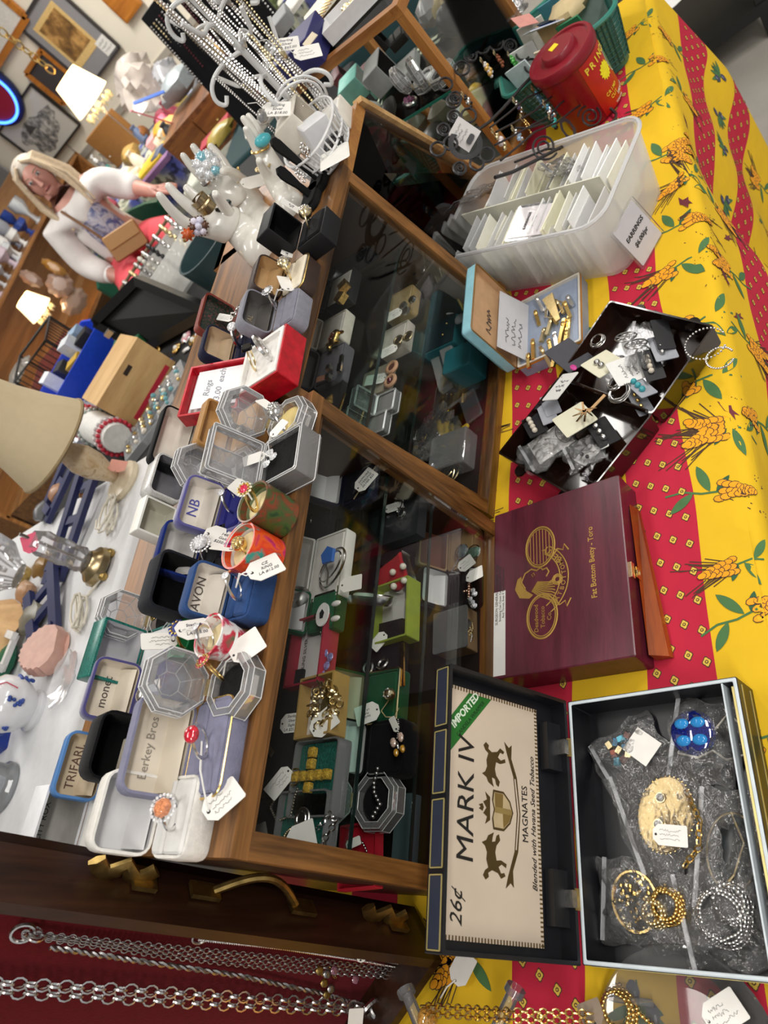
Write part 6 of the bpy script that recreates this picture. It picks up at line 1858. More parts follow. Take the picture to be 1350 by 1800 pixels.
# nearest case, floor
def floor_box(label,px,py,w,d,h,om,im,**k): return tray_box(label,I(px,py,MZ),k.pop('rz',0),w,d,h,om,im,**k)
props(MB().loft([rr(.11,.10,.004,2,0),rr(.11,.10,.004,2,.018)],hm('2A2C30',.6)).obj('display_pad',None,loc=I(705,905,MZ)),'dark grey pad with twisted silver earrings on the lower glass shelf, far end','display pad')
pend('earrings','twisted silver earrings with tag on the dark grey pad','earrings',I(708,903,MZ,.022),[('twists',lambda b: (b.tube(curl((0,0,0),.009,2.2,24,.006,5),.0012,SILVER(),5),b.tube(curl((.014,.004,0),.008,2,20,.006,6),.0012,SILVER(),5)))],0,((.012,.012,.006),tr(-1.4,.3),.030,.014,'~'))
pend('earrings','gold scribble-shaped earrings lying loose on the lower glass shelf','earrings',I(690,948,MZ,.003),[('wire',lambda b: (b.tube(curl((0,0,.001),.016,2.4,30,.004,8),.0011,GOLD(),5),b.tube(curl((.022,-.006,.001),.010,1.8,20,.004,9),.0011,GOLD(),5)))])
ring_box('tan leather box on the lower shelf between the grey pad and heart box',I(640,925,MZ),.1,.07,.05,.03,.012,104,card('5A4630'),hm('6A543A',.5),card('6A543A'),.003,fold=False,slot=False)
def heart(k,z,n=28):
 out = []
 for i in range(n):
  a = 2 * pi * i / n
  x = 16 * sin(a) ** 3; y = 13 * cos(a) - 5 * cos(2 * a) - 2 * cos(3 * a) - cos(4 * a)
  out.append((x * .0021 * k,y * .0021 * k,z))
 return out
t = thing('heart_box','silver heart-shaped jewel box open with red velvet and pearl studs','jewel box',I(706,1017,MZ),1.2)
b = MB(); b.loft([heart(.95,0),heart(1,.004),heart(1,.018),heart(.92,.018),heart(.92,.008)],SILVER(),True,True); b.obj('base',t)
b = MB(); b.loft([heart(.91,.010),heart(.91,.019),heart(.84,.022)],velvet('A8141E'),False,True); b.obj('velvet_pad',t)
b = MB(); b.M = Matrix.Translation((0,.030,.018)) @ Matrix.Rotation(-1.95,4,'X') @ Matrix.Translation((0,-.030,0)); b.loft([heart(.9,.002),heart(1,0),heart(1,.008),heart(.92,.012)],SILVER(),False,True); l_ = b.obj('lid',t)
b = MB(); b.M = Matrix.Translation((0,.030,.018)) @ Matrix.Rotation(-1.95,4,'X') @ Matrix.Translation((0,-.030,0)); b.loft([heart(.89,.0015),heart(.86,.006)],hm('C8C0BA',.4),False,True); b.obj('lid_lining',l_)
t = thing('earrings','pearl stud earrings on the red velvet heart pad','earrings',I(700,1015,MZ,.026))
b = MB()
for x, y in ((-.012,.006),(.010,.010),(-.008,-.012),(.014,-.008)): b.sphere((x,y,.001),.0048,hm('E3DCCB',.12),10,6)
b.obj('pearls',t)
floor_box('lime green gift box with an empty white inside on the lower shelf',707,1084,.085,.062,.026,hm('94A63C',.5),paper('C4C2BC'),rz=.05)
ring_box('tan gift box with abalone pendant beside the red cigar box',I(826,972,FZ),0,.070,.050,.022,.016,112,card('B09068'),hm('7A4A38',.5),card('B8976C'),.005,fold=False,slot=False)
pend('necklace','silver chain with two abalone drops and written tag on the tan box','necklace',I(820,980,FZ,.032),[('drops',lambda b: (b.sphere((.012,.006,.002),.009,swirl('abalone',['3A3A48','6A6A7E','6E8A78','8A6A7E'],30),14,8,(1.3,1,.4)),b.sphere((.004,-.014,.002),.009,swirl('abalone2',['3A4A40','5A7A62','6A6A7E'],30),14,8,(1,1.4,.4)),b.torus((.004,-.014,.002),.0115,.001,SILVER(),20,5,sx=1),b.torus((.012,.008,.002),.011,.001,SILVER(),20,5))),('chain',chn([(.004,.012,.001),(-.016,.026,.001),(-.024,.010,.001),(-.02,.03,0)],.0012,STEEL()))],0,((-.014,-.004,.006),tr(-1.0,.2),.026,.020,'~'))
ring_box('black velvet box with white lid and a rose-gold cross on the case floor',I(828,1042,FZ),0,.060,.048,.022,.018,110,velvet('0C0C0F'),WSAT,velvet('0A0A0D'),.008,slot=False)
def scross(b):
 for i in range(9): b.sphere((0,.016 - i * .004,.002),.0026,mat('rose_gold',(.75,.48,.36),.25,1.0,var=.2,scale=400),7,4)
 for i in (-2,-1,1,2): b.sphere((i * .004,.006,.002),.0026,mat('rose_gold',(.75,.48,.36)),7,4)
pend('necklace','rose-gold stone cross with blank tag on the black velvet box','necklace',I(826,1032,FZ,.033),[('cross',scross),('chain',chn([(.002,.018,.001),(-.004,.032,.001),(-.012,.034,.001)],.0012)),('crystal_beads',lambda b: [b.gemstone((-.014 + .004 * (k % 3),.034 - .006 * k,.006),.004,gem('C8C8CE'),7,.8) for k in range(5)])],1.57,((-.012,-.014,.006),tr(-2.9,.2),.028,.022,None))
t = tray_box('small gold card box under clear lid with tangled silver chain',I(812,1118,FZ),.04,.062,.054,.026,card('94795A'),hm('A09688',.6))
b = MB(); b.loft([rr(.063,.061,.002,1,.027),rr(.063,.061,.002,1,.029)],CRYST()); b.obj('clear_lid',t)
pend('necklace','tangled silver chain with leaf charms in the small gold card box','necklace',I(812,1118,FZ,.014),[('chain',lambda b: (beads(b,curl((0,0,0),.022,2.5,46,.006,2),.0015,SILVER()),beads(b,curl((.008,-.010,.002),.014,2,36,.006,5),.0018,PGOLD()))),('leaf_charm',lambda b: b.sphere((.012,-.012,.008),.009,STEEL(),10,5,(1,1.2,.3)))],0,((-.012,.002,.008),tr(-.9,.2),.022,.014,'~'))
props(MB().loft([rr(.10,.10,.004,2,0),rr(.10,.10,.004,2,.014)],velvet('131217')).obj('display_pad',None,loc=I(668,1166,MZ)),'black pad with hoop earrings on the lower shelf between lime and green boxes','display pad')
pend('earrings','dark silver hoop earrings with blank tag on the black pad','earrings',I(662,1172,MZ,.018),[('hoops',lambda b: (b.torus((0,.014,.002),.008,.0022,STEEL(),18,6),b.torus((.002,-.012,.002),.0075,.0022,STEEL(),18,6,(.4,0,1))))],0,((.032,-.006,.006),tr(2.4,.25),.026,.018,None))
pend('tie_bar','narrow gold bar pin on the black pad','tie bar',I(709,1168,MZ,.017),[('bar',lambda b: b.loft([rr(.058,.0055,.001,1,0),rr(.058,.0055,.001,1,.003)],GOLD()))],.1)
ring_box('green box with beige lid and rhinestone ball pendant on the lower shelf',I(690,1232,MZ),0,.066,.056,.022,.014,114,velvet('0F4A2A'),hm('C2AC92',.5),velvet('115232'),.004,slot=False,trim=PGOLD())
pend('necklace','rhinestone ball pendant on fine chain with written tag on the green pad','necklace',I(690,1230,MZ,.032),[('pendant',lambda b: (b.sphere((.006,.002,.004),.0075,PGOLD(),12,8),[b.gemstone((.006 + .0055 * cos(k * 2.4) * sqrt(k / 16),.002 + .0055 * sin(k * 2.4) * sqrt(k / 16),.0095),.0016,gem('E8E4DC'),6) for k in range(16)])),('chain',chn([(0,.004,.002),(-.012,.016,.001),(-.020,.008,.001),(-.022,-.006,.001),(-.012,-.012,.001)],.0009,PGOLD()))],0,((-.014,.034,.006),tr(1.9,.35),.032,.024,'Sterling|Puffy|LA $25'))
ring_box('black velvet box with white satin lid and a pink butterfly pendant',I(700,1322,MZ),0,.066,.060,.024,.020,112,velvet('0C0C10'),WSAT,velvet('0A0A0E'),.010,slot=False)
def bfly(b):
 for x, y, c, s in ((.006,.008,'E0B8A8',(.7,1,.5)),(-.006,.007,'E0B8A8',(.7,1,.5)),(.005,-.006,'C8902A',(.6,.8,.5)),(-.005,-.006,'C8902A',(.6,.8,.5))):
  b.sphere((x,y,.003),.0062,gem(c),8,4,s)
 b.sphere((0,0,.004),.002,SILVER(),6,4,(1,3,1))
pend('necklace','butterfly pendant of pink and amber stones on the black velvet box','necklace',I(703,1312,MZ,.033),[('butterfly',bfly),('chain',chn([(0,.010,.002),(.006,.020,.002),(.008,.032,.002)],.0012))],-1.2,((.002,.026,.004),tr(1.6,.3),.018,.009,None))
octo_box('clear eight-sided box with black pad and dark bead necklace on the lower shelf',I(680,1412,MZ),0,.066,.024,105,velvet('0B0B0E'))
pend('necklace','dark silver bead necklace over the pad of the floor clear box','necklace',I(664,1405,MZ,.026),[('beads',chn([(.034,.004,0),(.018,.006,.002),(.006,.002,.004),(-.006,-.008,.004),(-.020,.004,.002)],.0028,STEEL()))])
floor_box('bright red box corner with silver bracelet at the near end of the lower shelf',640,1506,.07,.06,.012,hm('B01428',.6),hm('B01428',.6),rz=.1)
pend('bracelet','silver bracelet with white tag on the bright red box','bracelet',I(630,1503,MZ,.014),[('chain',chn(curl((0,0,0),.018,1.6,26,.004,6),.0018))],0,((.012,.004,.006),tr(-1.2,.2),.020,.010,None))
props(MB().loft([rr(.09,.030,.002,1,0),rr(.09,.030,.002,1,.018)],clear('blue_acrylic',(.7,.78,.86),.4,.1,milk=(.45,.52,.6))).obj('acrylic_riser',None,loc=I(722,1462,FZ)),'bluish clear acrylic bar standing at the near right of the case floor','riser')
# second case
S2 = SZ
def c2box(label,px,py,z,**k): return ring_box(label,I(px,py,z),k.pop('rz',ang2),**k)
pend('pocket_watch','round silver cam lock with dark arm near the far end of the second case shelf','lock',I(588,487,S2,.016),[('barrel',lambda b: b.lathe([(.017,-.008),(.019,0),(.016,.010),(.005,.012)],STEEL(),24)),('arm',lambda b: b.tube([(.016,-.006,.002),(.028,-.012,.004),(.034,-.022,.002)],.0035,SILVER(),8))])
c2box('black box with white pad holding square gold cufflinks',612,520,S2,w=.072,d=.056,hb=.022,hl=.016,ang=112,outer=hm('1C1C20',.5),inner=card('24242A'),pad=hm('C8C4BC',.6),r=.003,fold=False,slot=False)
pend('cufflinks','pair of square textured gold cufflinks on the white pad','cufflinks',I(610,512,S2,.032),[('cube',lambda b: (b.box((.010,.004,.005),(.018,.018,.012),mat('gold_nugget',(.75,.45,.14),.35,1.0,var=.4,scale=250,bump=.6),.4),)),('cube',lambda b: b.box((-.014,.008,.004),(.018,.018,.012),mat('gold_nugget',(.7,.45,.14)),.9))])
c2box('white leather box with gold animal brooch on the second case shelf',600,592,S2,w=.066,d=.056,hb=.022,hl=.014,ang=112,outer=hm('C2BBAE',.5),inner=hm('BDB4A4',.5),pad=hm('C6C2BA',.6),r=.004,fold=False,slot=False)
pend('brooch','gold turtle-like brooch with red stones on the white leather box','brooch',I(590,596,S2,.030),[('body',lambda b: (b.sphere((0,0,.004),.011,GOLD(),12,6,(1,1.5,.6)),b.sphere((.002,.019,.003),.005,GOLD(),8,5),[b.sphere((sx * .011,sy * .010,.002),.005,GOLD(),8,5,(1.4,.7,.6)) for sx in (-1,1) for sy in (-1,1)],[b.sphere((.003 * sx,-.004 + .005 * k,.010),.0014,gem('8A1420'),6,4) for sx in (-1,1) for k in range(3)]))],1.2)
c2box('grey velvet box with black cufflinks and a tie bar on the second case shelf',596,655,S2,w=.078,d=.060,hb=.022,hl=.014,ang=112,outer=velvet('58565C'),inner=hm('4E4A48',.5),pad=velvet('605E64'),r=.010,fold=False,slot=False)
pend('cufflinks','tie bar and cufflinks with black inlay on the grey velvet box','cufflinks',I(592,648,S2,.030),[('tie_bar',lambda b: (b.loft([rr(.034,.007,.001,1,0,.004,-.010),rr(.034,.007,.001,1,.004,.004,-.010)],SILVER()),b.box((-.004,-.010,.0045),(.014,.008,.001),hm('0C0C0E',.1)))),('cufflink',lambda b: b.box((.006,.014,.004),(.009,.009,.008),STEEL())),('cufflink',lambda b: b.box((-.014,.012,.004),(.009,.009,.008),STEEL()))],0,((-.006,.028,.002),tr(1.5,.2),.026,.011,None,None,False,.003,'9A6E58'))
props(MB().loft([rr(.075,.06,.003,2,0),rr(.075,.06,.003,2,.012)],velvet('101014')).obj('display_pad',None,loc=I(582,716,S2),rot=(0,0,ang2)),'black pad with a gold pyramid pin at the near end of the second case shelf','display pad')
pend('pin','square gold pyramid pin on the black pad','pin',I(578,706,S2,.013),[('pyramid',lambda b: b.loft([rr(.019,.019,.001,1,0),rr(.019,.019,.001,1,.002),rr(.002,.002,.0005,1,.006)],mat('gold_nugget',(.7,.45,.14))))],.15)
pend('tie_bar','long thin gold tie bar standing at the edge of the black pad','tie bar',I(600,714,S2,.014),[('bar',lambda b: b.loft([rr(.046,.004,.001,1,0),rr(.046,.004,.001,1,.003)],GOLD()))],-.25)
c2box('white box with oval cameo cufflinks in the second case, middle shelf, farthest',728,480,MZ,w=.066,d=.056,hb=.022,hl=.016,ang=112,outer=hm('B9AC98',.5),inner=hm('B4A898',.4),pad=hm('C4BEB6',.6),r=.003,slot=False)
pend('cufflinks','oval dark cameo cufflinks on the white box','cufflinks',I(738,472,MZ,.030),[('cameo',lambda b: b.sphere((.012,-.006,.002),.009,STEEL(),12,6,(1,.7,.4))),('cameo',lambda b: b.sphere((-.010,-.010,.002),.009,STEEL(),12,6,(1,.7,.4))),('post',lambda b: (b.sphere((.010,.012,.002),.005,hm('1A1A1E',.3),8,5,(1,1,.4)),b.sphere((-.008,.010,.002),.005,hm('1A1A1E',.3),8,5,(1,1,.4))))])
c2box('tan box with round silver cufflinks and tag on the second case middle shelf',716,545,MZ,w=.062,d=.060,hb=.022,hl=.016,ang=112,outer=card('B79B64'),inner=hm('9A7A44',.5),pad=card('BBA474'),r=.008,slot=False)
pend('cufflinks','round silver cufflinks with written tag on the tan box','cufflinks',I(714,543,MZ,.030),[('disc',lambda b: b.lathe([(.008,0),(.008,.004),(.006,.005)],STEEL(),18,c=(.010,.006,0))),('disc',lambda b: b.lathe([(.008,0),(.008,.004),(.006,.005)],STEEL(),18,c=(-.008,-.002,0))),('disc',lambda b: b.lathe([(.0075,0),(.0075,.004),(.006,.005)],SILVER(),18,c=(.012,-.014,0)))],0,((-.004,.022,.006),tr(1.9,.3),.030,.022,'~'))
c2box('white card box with gold rope cufflinks on the second case middle shelf',706,606,MZ,w=.060,d=.056,hb=.020,hl=.012,ang=114,outer=card('BDB6AA'),inner=hm('A49C90',.5),pad=hm('C2BCB2',.6),r=.002,fold=False,slot=False)
pend('cufflinks','gold rope-edged round cufflinks with written tag','cufflinks',I(704,602,MZ,.028),[('disc',lambda b: (b.torus((.006,.004,.002),.009,.002,PGOLD(),18,6),b.lathe([(.008,0),(.008,.003)],GOLD(),18,c=(.006,.004,0)))),('disc',lambda b: (b.torus((.002,-.018,.002),.009,.002,PGOLD(),18,6),b.lathe([(.008,0),(.008,.003)],GOLD(),18,c=(.002,-.018,0))))],0,((-.012,.020,.006),tr(1.9,.3),.032,.020,'~'))
pend('cufflinks','pale peach ring-shaped cufflinks with dark red centers and tag','cufflinks',I(690,662,MZ,.012),[('ring_link',lambda b: (b.torus((.018,0,.004),.0105,.0035,hm('C89A78',.3),20,7),b.lathe([(.008,0),(.008,.003)],hm('5A2A22',.3),16,c=(.018,0,.002)))),('ring_link',lambda b: (b.torus((-.012,0,.004),.0105,.0035,hm('C89A78',.3),20,7),b.sphere((-.012,0,.005),.006,gem('5A0F1E'),10,6)))],0,((.010,.036,.004),tr(1.4,.2),.044,.022,'~'))
props(MB().loft([rr(.06,.07,.003,2,0),rr(.06,.07,.003,2,.010)],hm('A89A8A',.6)).obj('display_pad',None,loc=I(668,675,MZ),rot=(0,0,ang2)),'beige pad under the peach ring cufflinks','display pad')
for lab, px, py in (('small clear hinged box with white paper on the second case middle shelf',688,715),('small clear hinged box with a silver stud, nearest the glass shelf edge',672,752)):
 square_crystal_box(lab,I(px,py,MZ),ang2,.042,.016,100,hm('8E8C8A',.5))
tb = hm('1C6670',.5)
ring_box('teal card box with black pad of gold stud earrings in the second case',I(792,590,FZ),ang2,.11,.075,.03,.02,108,tb,card('176068'),velvet('10161C'),.002,fold=False,slot=False)
pend('earrings','tiny gold stud earrings on the black pad of the teal box','earrings',I(790,580,FZ,.036),[('studs',lambda b: (b.sphere((.018,.006,.002),.003,GOLD(),8,5),b.sphere((-.006,.014,.002),.003,GOLD(),8,5),b.sphere((.010,-.026,.003),.012,hm('A8AAAC',.3),10,6,(1,1,.4))))])
boxthing('packet','pale card with black studs leaning in the second case','packet',0,0,0,(.05,.045,.003),paper('A8A8A4'),rot=(.5,0,.2),p=I(802,535,FZ,.03))
boxthing('greeting_card','yellow note card standing in the second case beside the blue pin box','card',0,0,0,(.07,.004,.06),paper('C8B45A'),rz=.35,p=I(838,560,FZ))
boxthing('teal_box','stack of teal boxes by the second case glass','box',832,655,FZ,(.055,.06,.05),tb,rz=ang2)
for i, (px,py) in enumerate(((775,640),(790,622))):
 boxthing('metal_bar',('long silver bar box in the second case, nearer the camera','long silver bar box in the second case, beneath the teal box')[i],'box',px,py,FZ + .001 + .012 * i,(.16,.028,.012),hm('8E8F8C',.4),rz=ang2 + .35)
for lab, px, py, c in (('yellow printed card in a clear packet on the second case floor',795,745,'C9A92A'),('dark printed card in a clear packet on the second case floor',818,722,'4A4A4C')):
 boxthing('packet',lab,'packet',px,py,FZ + .002,(.07,.06,.004),hm(c,.5),rz=.3)
lump('plastic_bag','crumpled clear packet of silver chain in the second case','bag',775,770,FZ,(.05,.045,.015),BAG(),7)
boxthing('clear_box','clear lidded box at the near corner of the second case','box',805,805,FZ,(.07,.075,.032),CRYST(),rz=ang2)
pend('bracelet','coiled gold wire bracelet beside the clear lidded box','bracelet',I(790,832,FZ,.004),[('coil',lambda b: (b.torus((0,0,.003),.022,.0013,PGOLD(),26,5),b.torus((.004,.004,.006),.020,.0013,PGOLD(),26,5,(.2,.1,1)),b.torus((-.004,.002,.009),.023,.0012,PGOLD(),26,5,(-.15,.2,1))))])
pend('necklace','tangled thin gold chain on the second case floor','necklace',I(672,790,FZ,.003),[('chain',chn(curl((0,0,0),.02,2,30,.002,4),.001,PGOLD()))])
props(MB().loft([rr(.07,.09,.003,2,0),rr(.07,.09,.003,2,.03)],velvet('15151A')).obj('display_pad',None,loc=I(640,450,S2),rot=(0,0,ang2)),'black box standing at the far end of the second case shelf','display pad')
pend('earrings','silver dangle earrings hanging at the far end of the second case','earrings',I(640,410,.90),[('drops',lambda b: (b.sphere((0,0,0),.006,SILVER(),8,5,(.4,.4,2)),b.tube([(0,0,.01),(.002,.002,.03)],.0008,SILVER(),4)))])
# narrow case
t = thing('clear_tub','round clear tub of silver bits in the narrow dark case','tub',I(705,335,.80),0)
b = MB(); b.lathe([(.030,0),(.032,.002),(.034,.045),(.0325,.045),(.030,.004)],ACRYL(),26,cap1=True); b.obj('tub',t)
b = MB(); b.torus((0,0,.045),.033,.0015,CRYST(),26,6); b.obj('rim',t)
b = MB(); crumple(b,(0,0,.014),(.024,.022,.012),STEEL(),4,12,6,.4); b.obj('silver_bits',t)
boxthing('clear_box','clear box of rhinestones beside the frosted bin in the narrow dark case','box',795,395,.775,(.08,.06,.03),CRYST(),rz=-.1)
for i, (px,py,c) in enumerate(((735,300,'8A8C90'),(700,290,'4A3A34'),(745,320,'5A504A'))):
 lump('trinket',('small silver drop earring in the narrow dark case, farthest','dark clear trinket behind the round clear tub','dull grey trinket right of the round clear tub')[i],'trinket',px,py,.775,(.018,.014,.012),hm(c,.3),160 + i)
# ------------------------------------------------------------------ on the printed cloth, right of the cases
TZ = TT + .0045
def M4(u,v,w,o):
 return Matrix(((u[0],v[0],w[0],o[0]),(u[1],v[1],w[1],o[1]),(u[2],v[2],w[2],o[2]),(0,0,0,1)))
# --- burgundy cigar box
def burgundy_box():
 x0, x1, y0, y1, z1 = .289, .534, .326, .518, .804
 t = thing('cigar_box','closed burgundy wooden cigar box with gold emblem and brass latch','cigar box',((x0 + x1) / 2,(y0 + y1) / 2,TZ))
 w_, d_, h_ = x1 - x0, y1 - y0, z1 - TZ
 bm_ = wood('burgundy_wood','451522','5E2030',0,stretch=8,scale=60,rough=.3)
 sm = hm('541520',.35,var=.15)
 b = MB(); b.loft([rr(w_,d_,.002,2,0),rr(w_,d_,.002,2,h_ - .017)],bm_); b.obj('body',t)
 b = MB(); b.loft([rr(w_ + .0008,d_ + .0008,.002,2,h_ - .016),rr(w_ + .0008,d_ + .0008,.002,2,h_ - .001),rr(w_ - .002,d_ - .002,.002,2,h_)],bm_); lid = b.obj('lid',t)
 b = MB(); b.box((-.012,-d_ / 2 - .0018,h_ - .010),(.020,.003,.008),PGOLD()); b.box((-.012,-d_ / 2 - .0026,h_ - .022),(.014,.004,.012),GOLD()); b.torus((-.012,-d_ / 2 - .005,h_ - .020),.004,.0010,PGOLD(),12,5,(0,1,0)); b.obj('latch',t)
 G = GILT()
 Z = h_ + .0003
 # emblem: two hatched ovals, a bonneted woman in profile with long hair, a rose and a lettered ribbon
 b = MB()
 def ln(pts,r=.0006,closed=False): b.tube([(x,y,Z) for x,y in pts],r * 1.3,G,4,closed=closed,flat=.4)
 for sx in (-1,1):
  el = [(sx * .050 + .030 * cos(a) * 1.0 + 0,.018 + .022 * sin(a) + .004) for a in [2 * pi * i / 30 for i in range(30)]]
  ln(el,.0010,True)
  ln([(sx * .050 + (x - sx * .050) * .90,.022 + (y - .022) * .88) for x,y in el],.0005,True)
  for k in range(7):
   yy = .008 + k * .0048
   hw = .026 * sqrt(max(0,1 - ((yy - .022) / .0195) ** 2))
   if sx > 0: ln([(sx * .050 - hw,yy),(sx * .050 + hw,yy)],.0004)
 # head, bonnet and hair
 ln([(-.006,.046),(.004,.052),(.016,.046),(.020,.036),(.016,.028),(.019,.022),(.015,.019),(.016,.013),(.010,.010),(.004,.014)],.0009)
 b.add([(x,y,Z) for x,y in ((-.022,.040),(-.018,.055),(-.004,.062),(.010,.058),(.013,.052),(.002,.050),(-.010,.044),(-.018,.034))],[tuple(range(8))],G)
 for k in range(9):
  o = k * .0035
  ln([(-.012 + o * .4,.036 - o * .3),(-.022 + o * .6,.024 - o * .5),(-.030 + o,.010 - o * .3),(-.038 + o * 1.4,.0 + o * .1)],.0007)
 ln([(.008,.034),(.012,.036),(.014,.033),(.010,.031)],.0005,True)
 for k in range(3):
  ln([((.012 - k * .0028) * cos(a) * .62 - .004,(.012 - k * .0028) * sin(a) * .62 - .002) for a in [2 * pi * i / 10 + k * .4 for i in range(10)]],.0006,True)
 for r_ in (.046,.058):
  ln([(r_ * cos(a) * .96,.040 + r_ * sin(a)) for a in [pi * 1.18 + pi * .64 * i / 20 for i in range(21)]],.0007)
 for sx in (-1,1):
  ln([(sx * .030,.004),(sx * .040,-.004),(sx * .036,-.012),(sx * .044,-.014),(sx * .034,-.020)],.0009)
 b.obj('emblem',lid)
 def arc_text(s,r_,a0,a1,size):
  for i, ch in enumerate(s):
   if ch == ' ': continue
   a = a0 + (a1 - a0) * i / (len(s) - 1)
   txt(lid,ch,size,(r_ * cos(a) * .96,.040 + r_ * sin(a),Z),G,(0,0,a + pi / 2),bold=.01)
 arc_text('FATBOTTOM',.052,pi * 1.24,pi * 1.62,.0088)
 txt(lid,'BETTY',.012,(.034,.004,Z),G,(0,0,.75),bold=.02)
 txt(lid,'Fat Bottom Betty - Toro',.0105,(.008,-.052,Z),G,bold=.012,sx=.95)
 for k, s in enumerate(('Deadwood','Tobacco','Co.')):
  txt(lid,s,.0085,(-.052,.030 - k * .0095,Z + .0002),G,bold=.01,shear=.1)
 b = MB(); b.box((-.060,d_ / 2 - .0095,Z),(.118,.0185,.0003),paper('D8D6D2')); st = b.obj('warning_label',lid)
 txt(st,'SURGEON GENERAL WARNING: Cigar',.0056,(-.004,d_ / 2 - .005,Z + .0003),hm('3A3A3A',.7),sx=.95)
 txt(st,'Smoking Can Cause Cancers Of The Mouth',.0046,(-.004,d_ / 2 - .0105,Z + .0003),hm('3A3A3A',.7))
 txt(st,'And Throat, Even If You Do Not Inhale',.0046,(-.004,d_ / 2 - .0155,Z + .0003),hm('3A3A3A',.7))
burgundy_box()
b = MB()
ow_ = wood('orange_wood','6E2E0C','A04C16',0,stretch=8,rough=.3)
b.hexa([Vector((.50,.322,TZ)),Vector((.298,.302,TZ)),Vector((.298,.322,TZ)),Vector((.50,.325,TZ))],[Vector((.50,.3215,TZ + .010)),Vector((.298,.304,TZ + .008)),Vector((.298,.322,TZ + .022)),Vector((.50,.325,TZ + .026))],ow_)
props(b.obj('wooden_wedge',None,smooth=0),'orange varnished wooden wedge sticking out in front of the burgundy cigar box','wood')

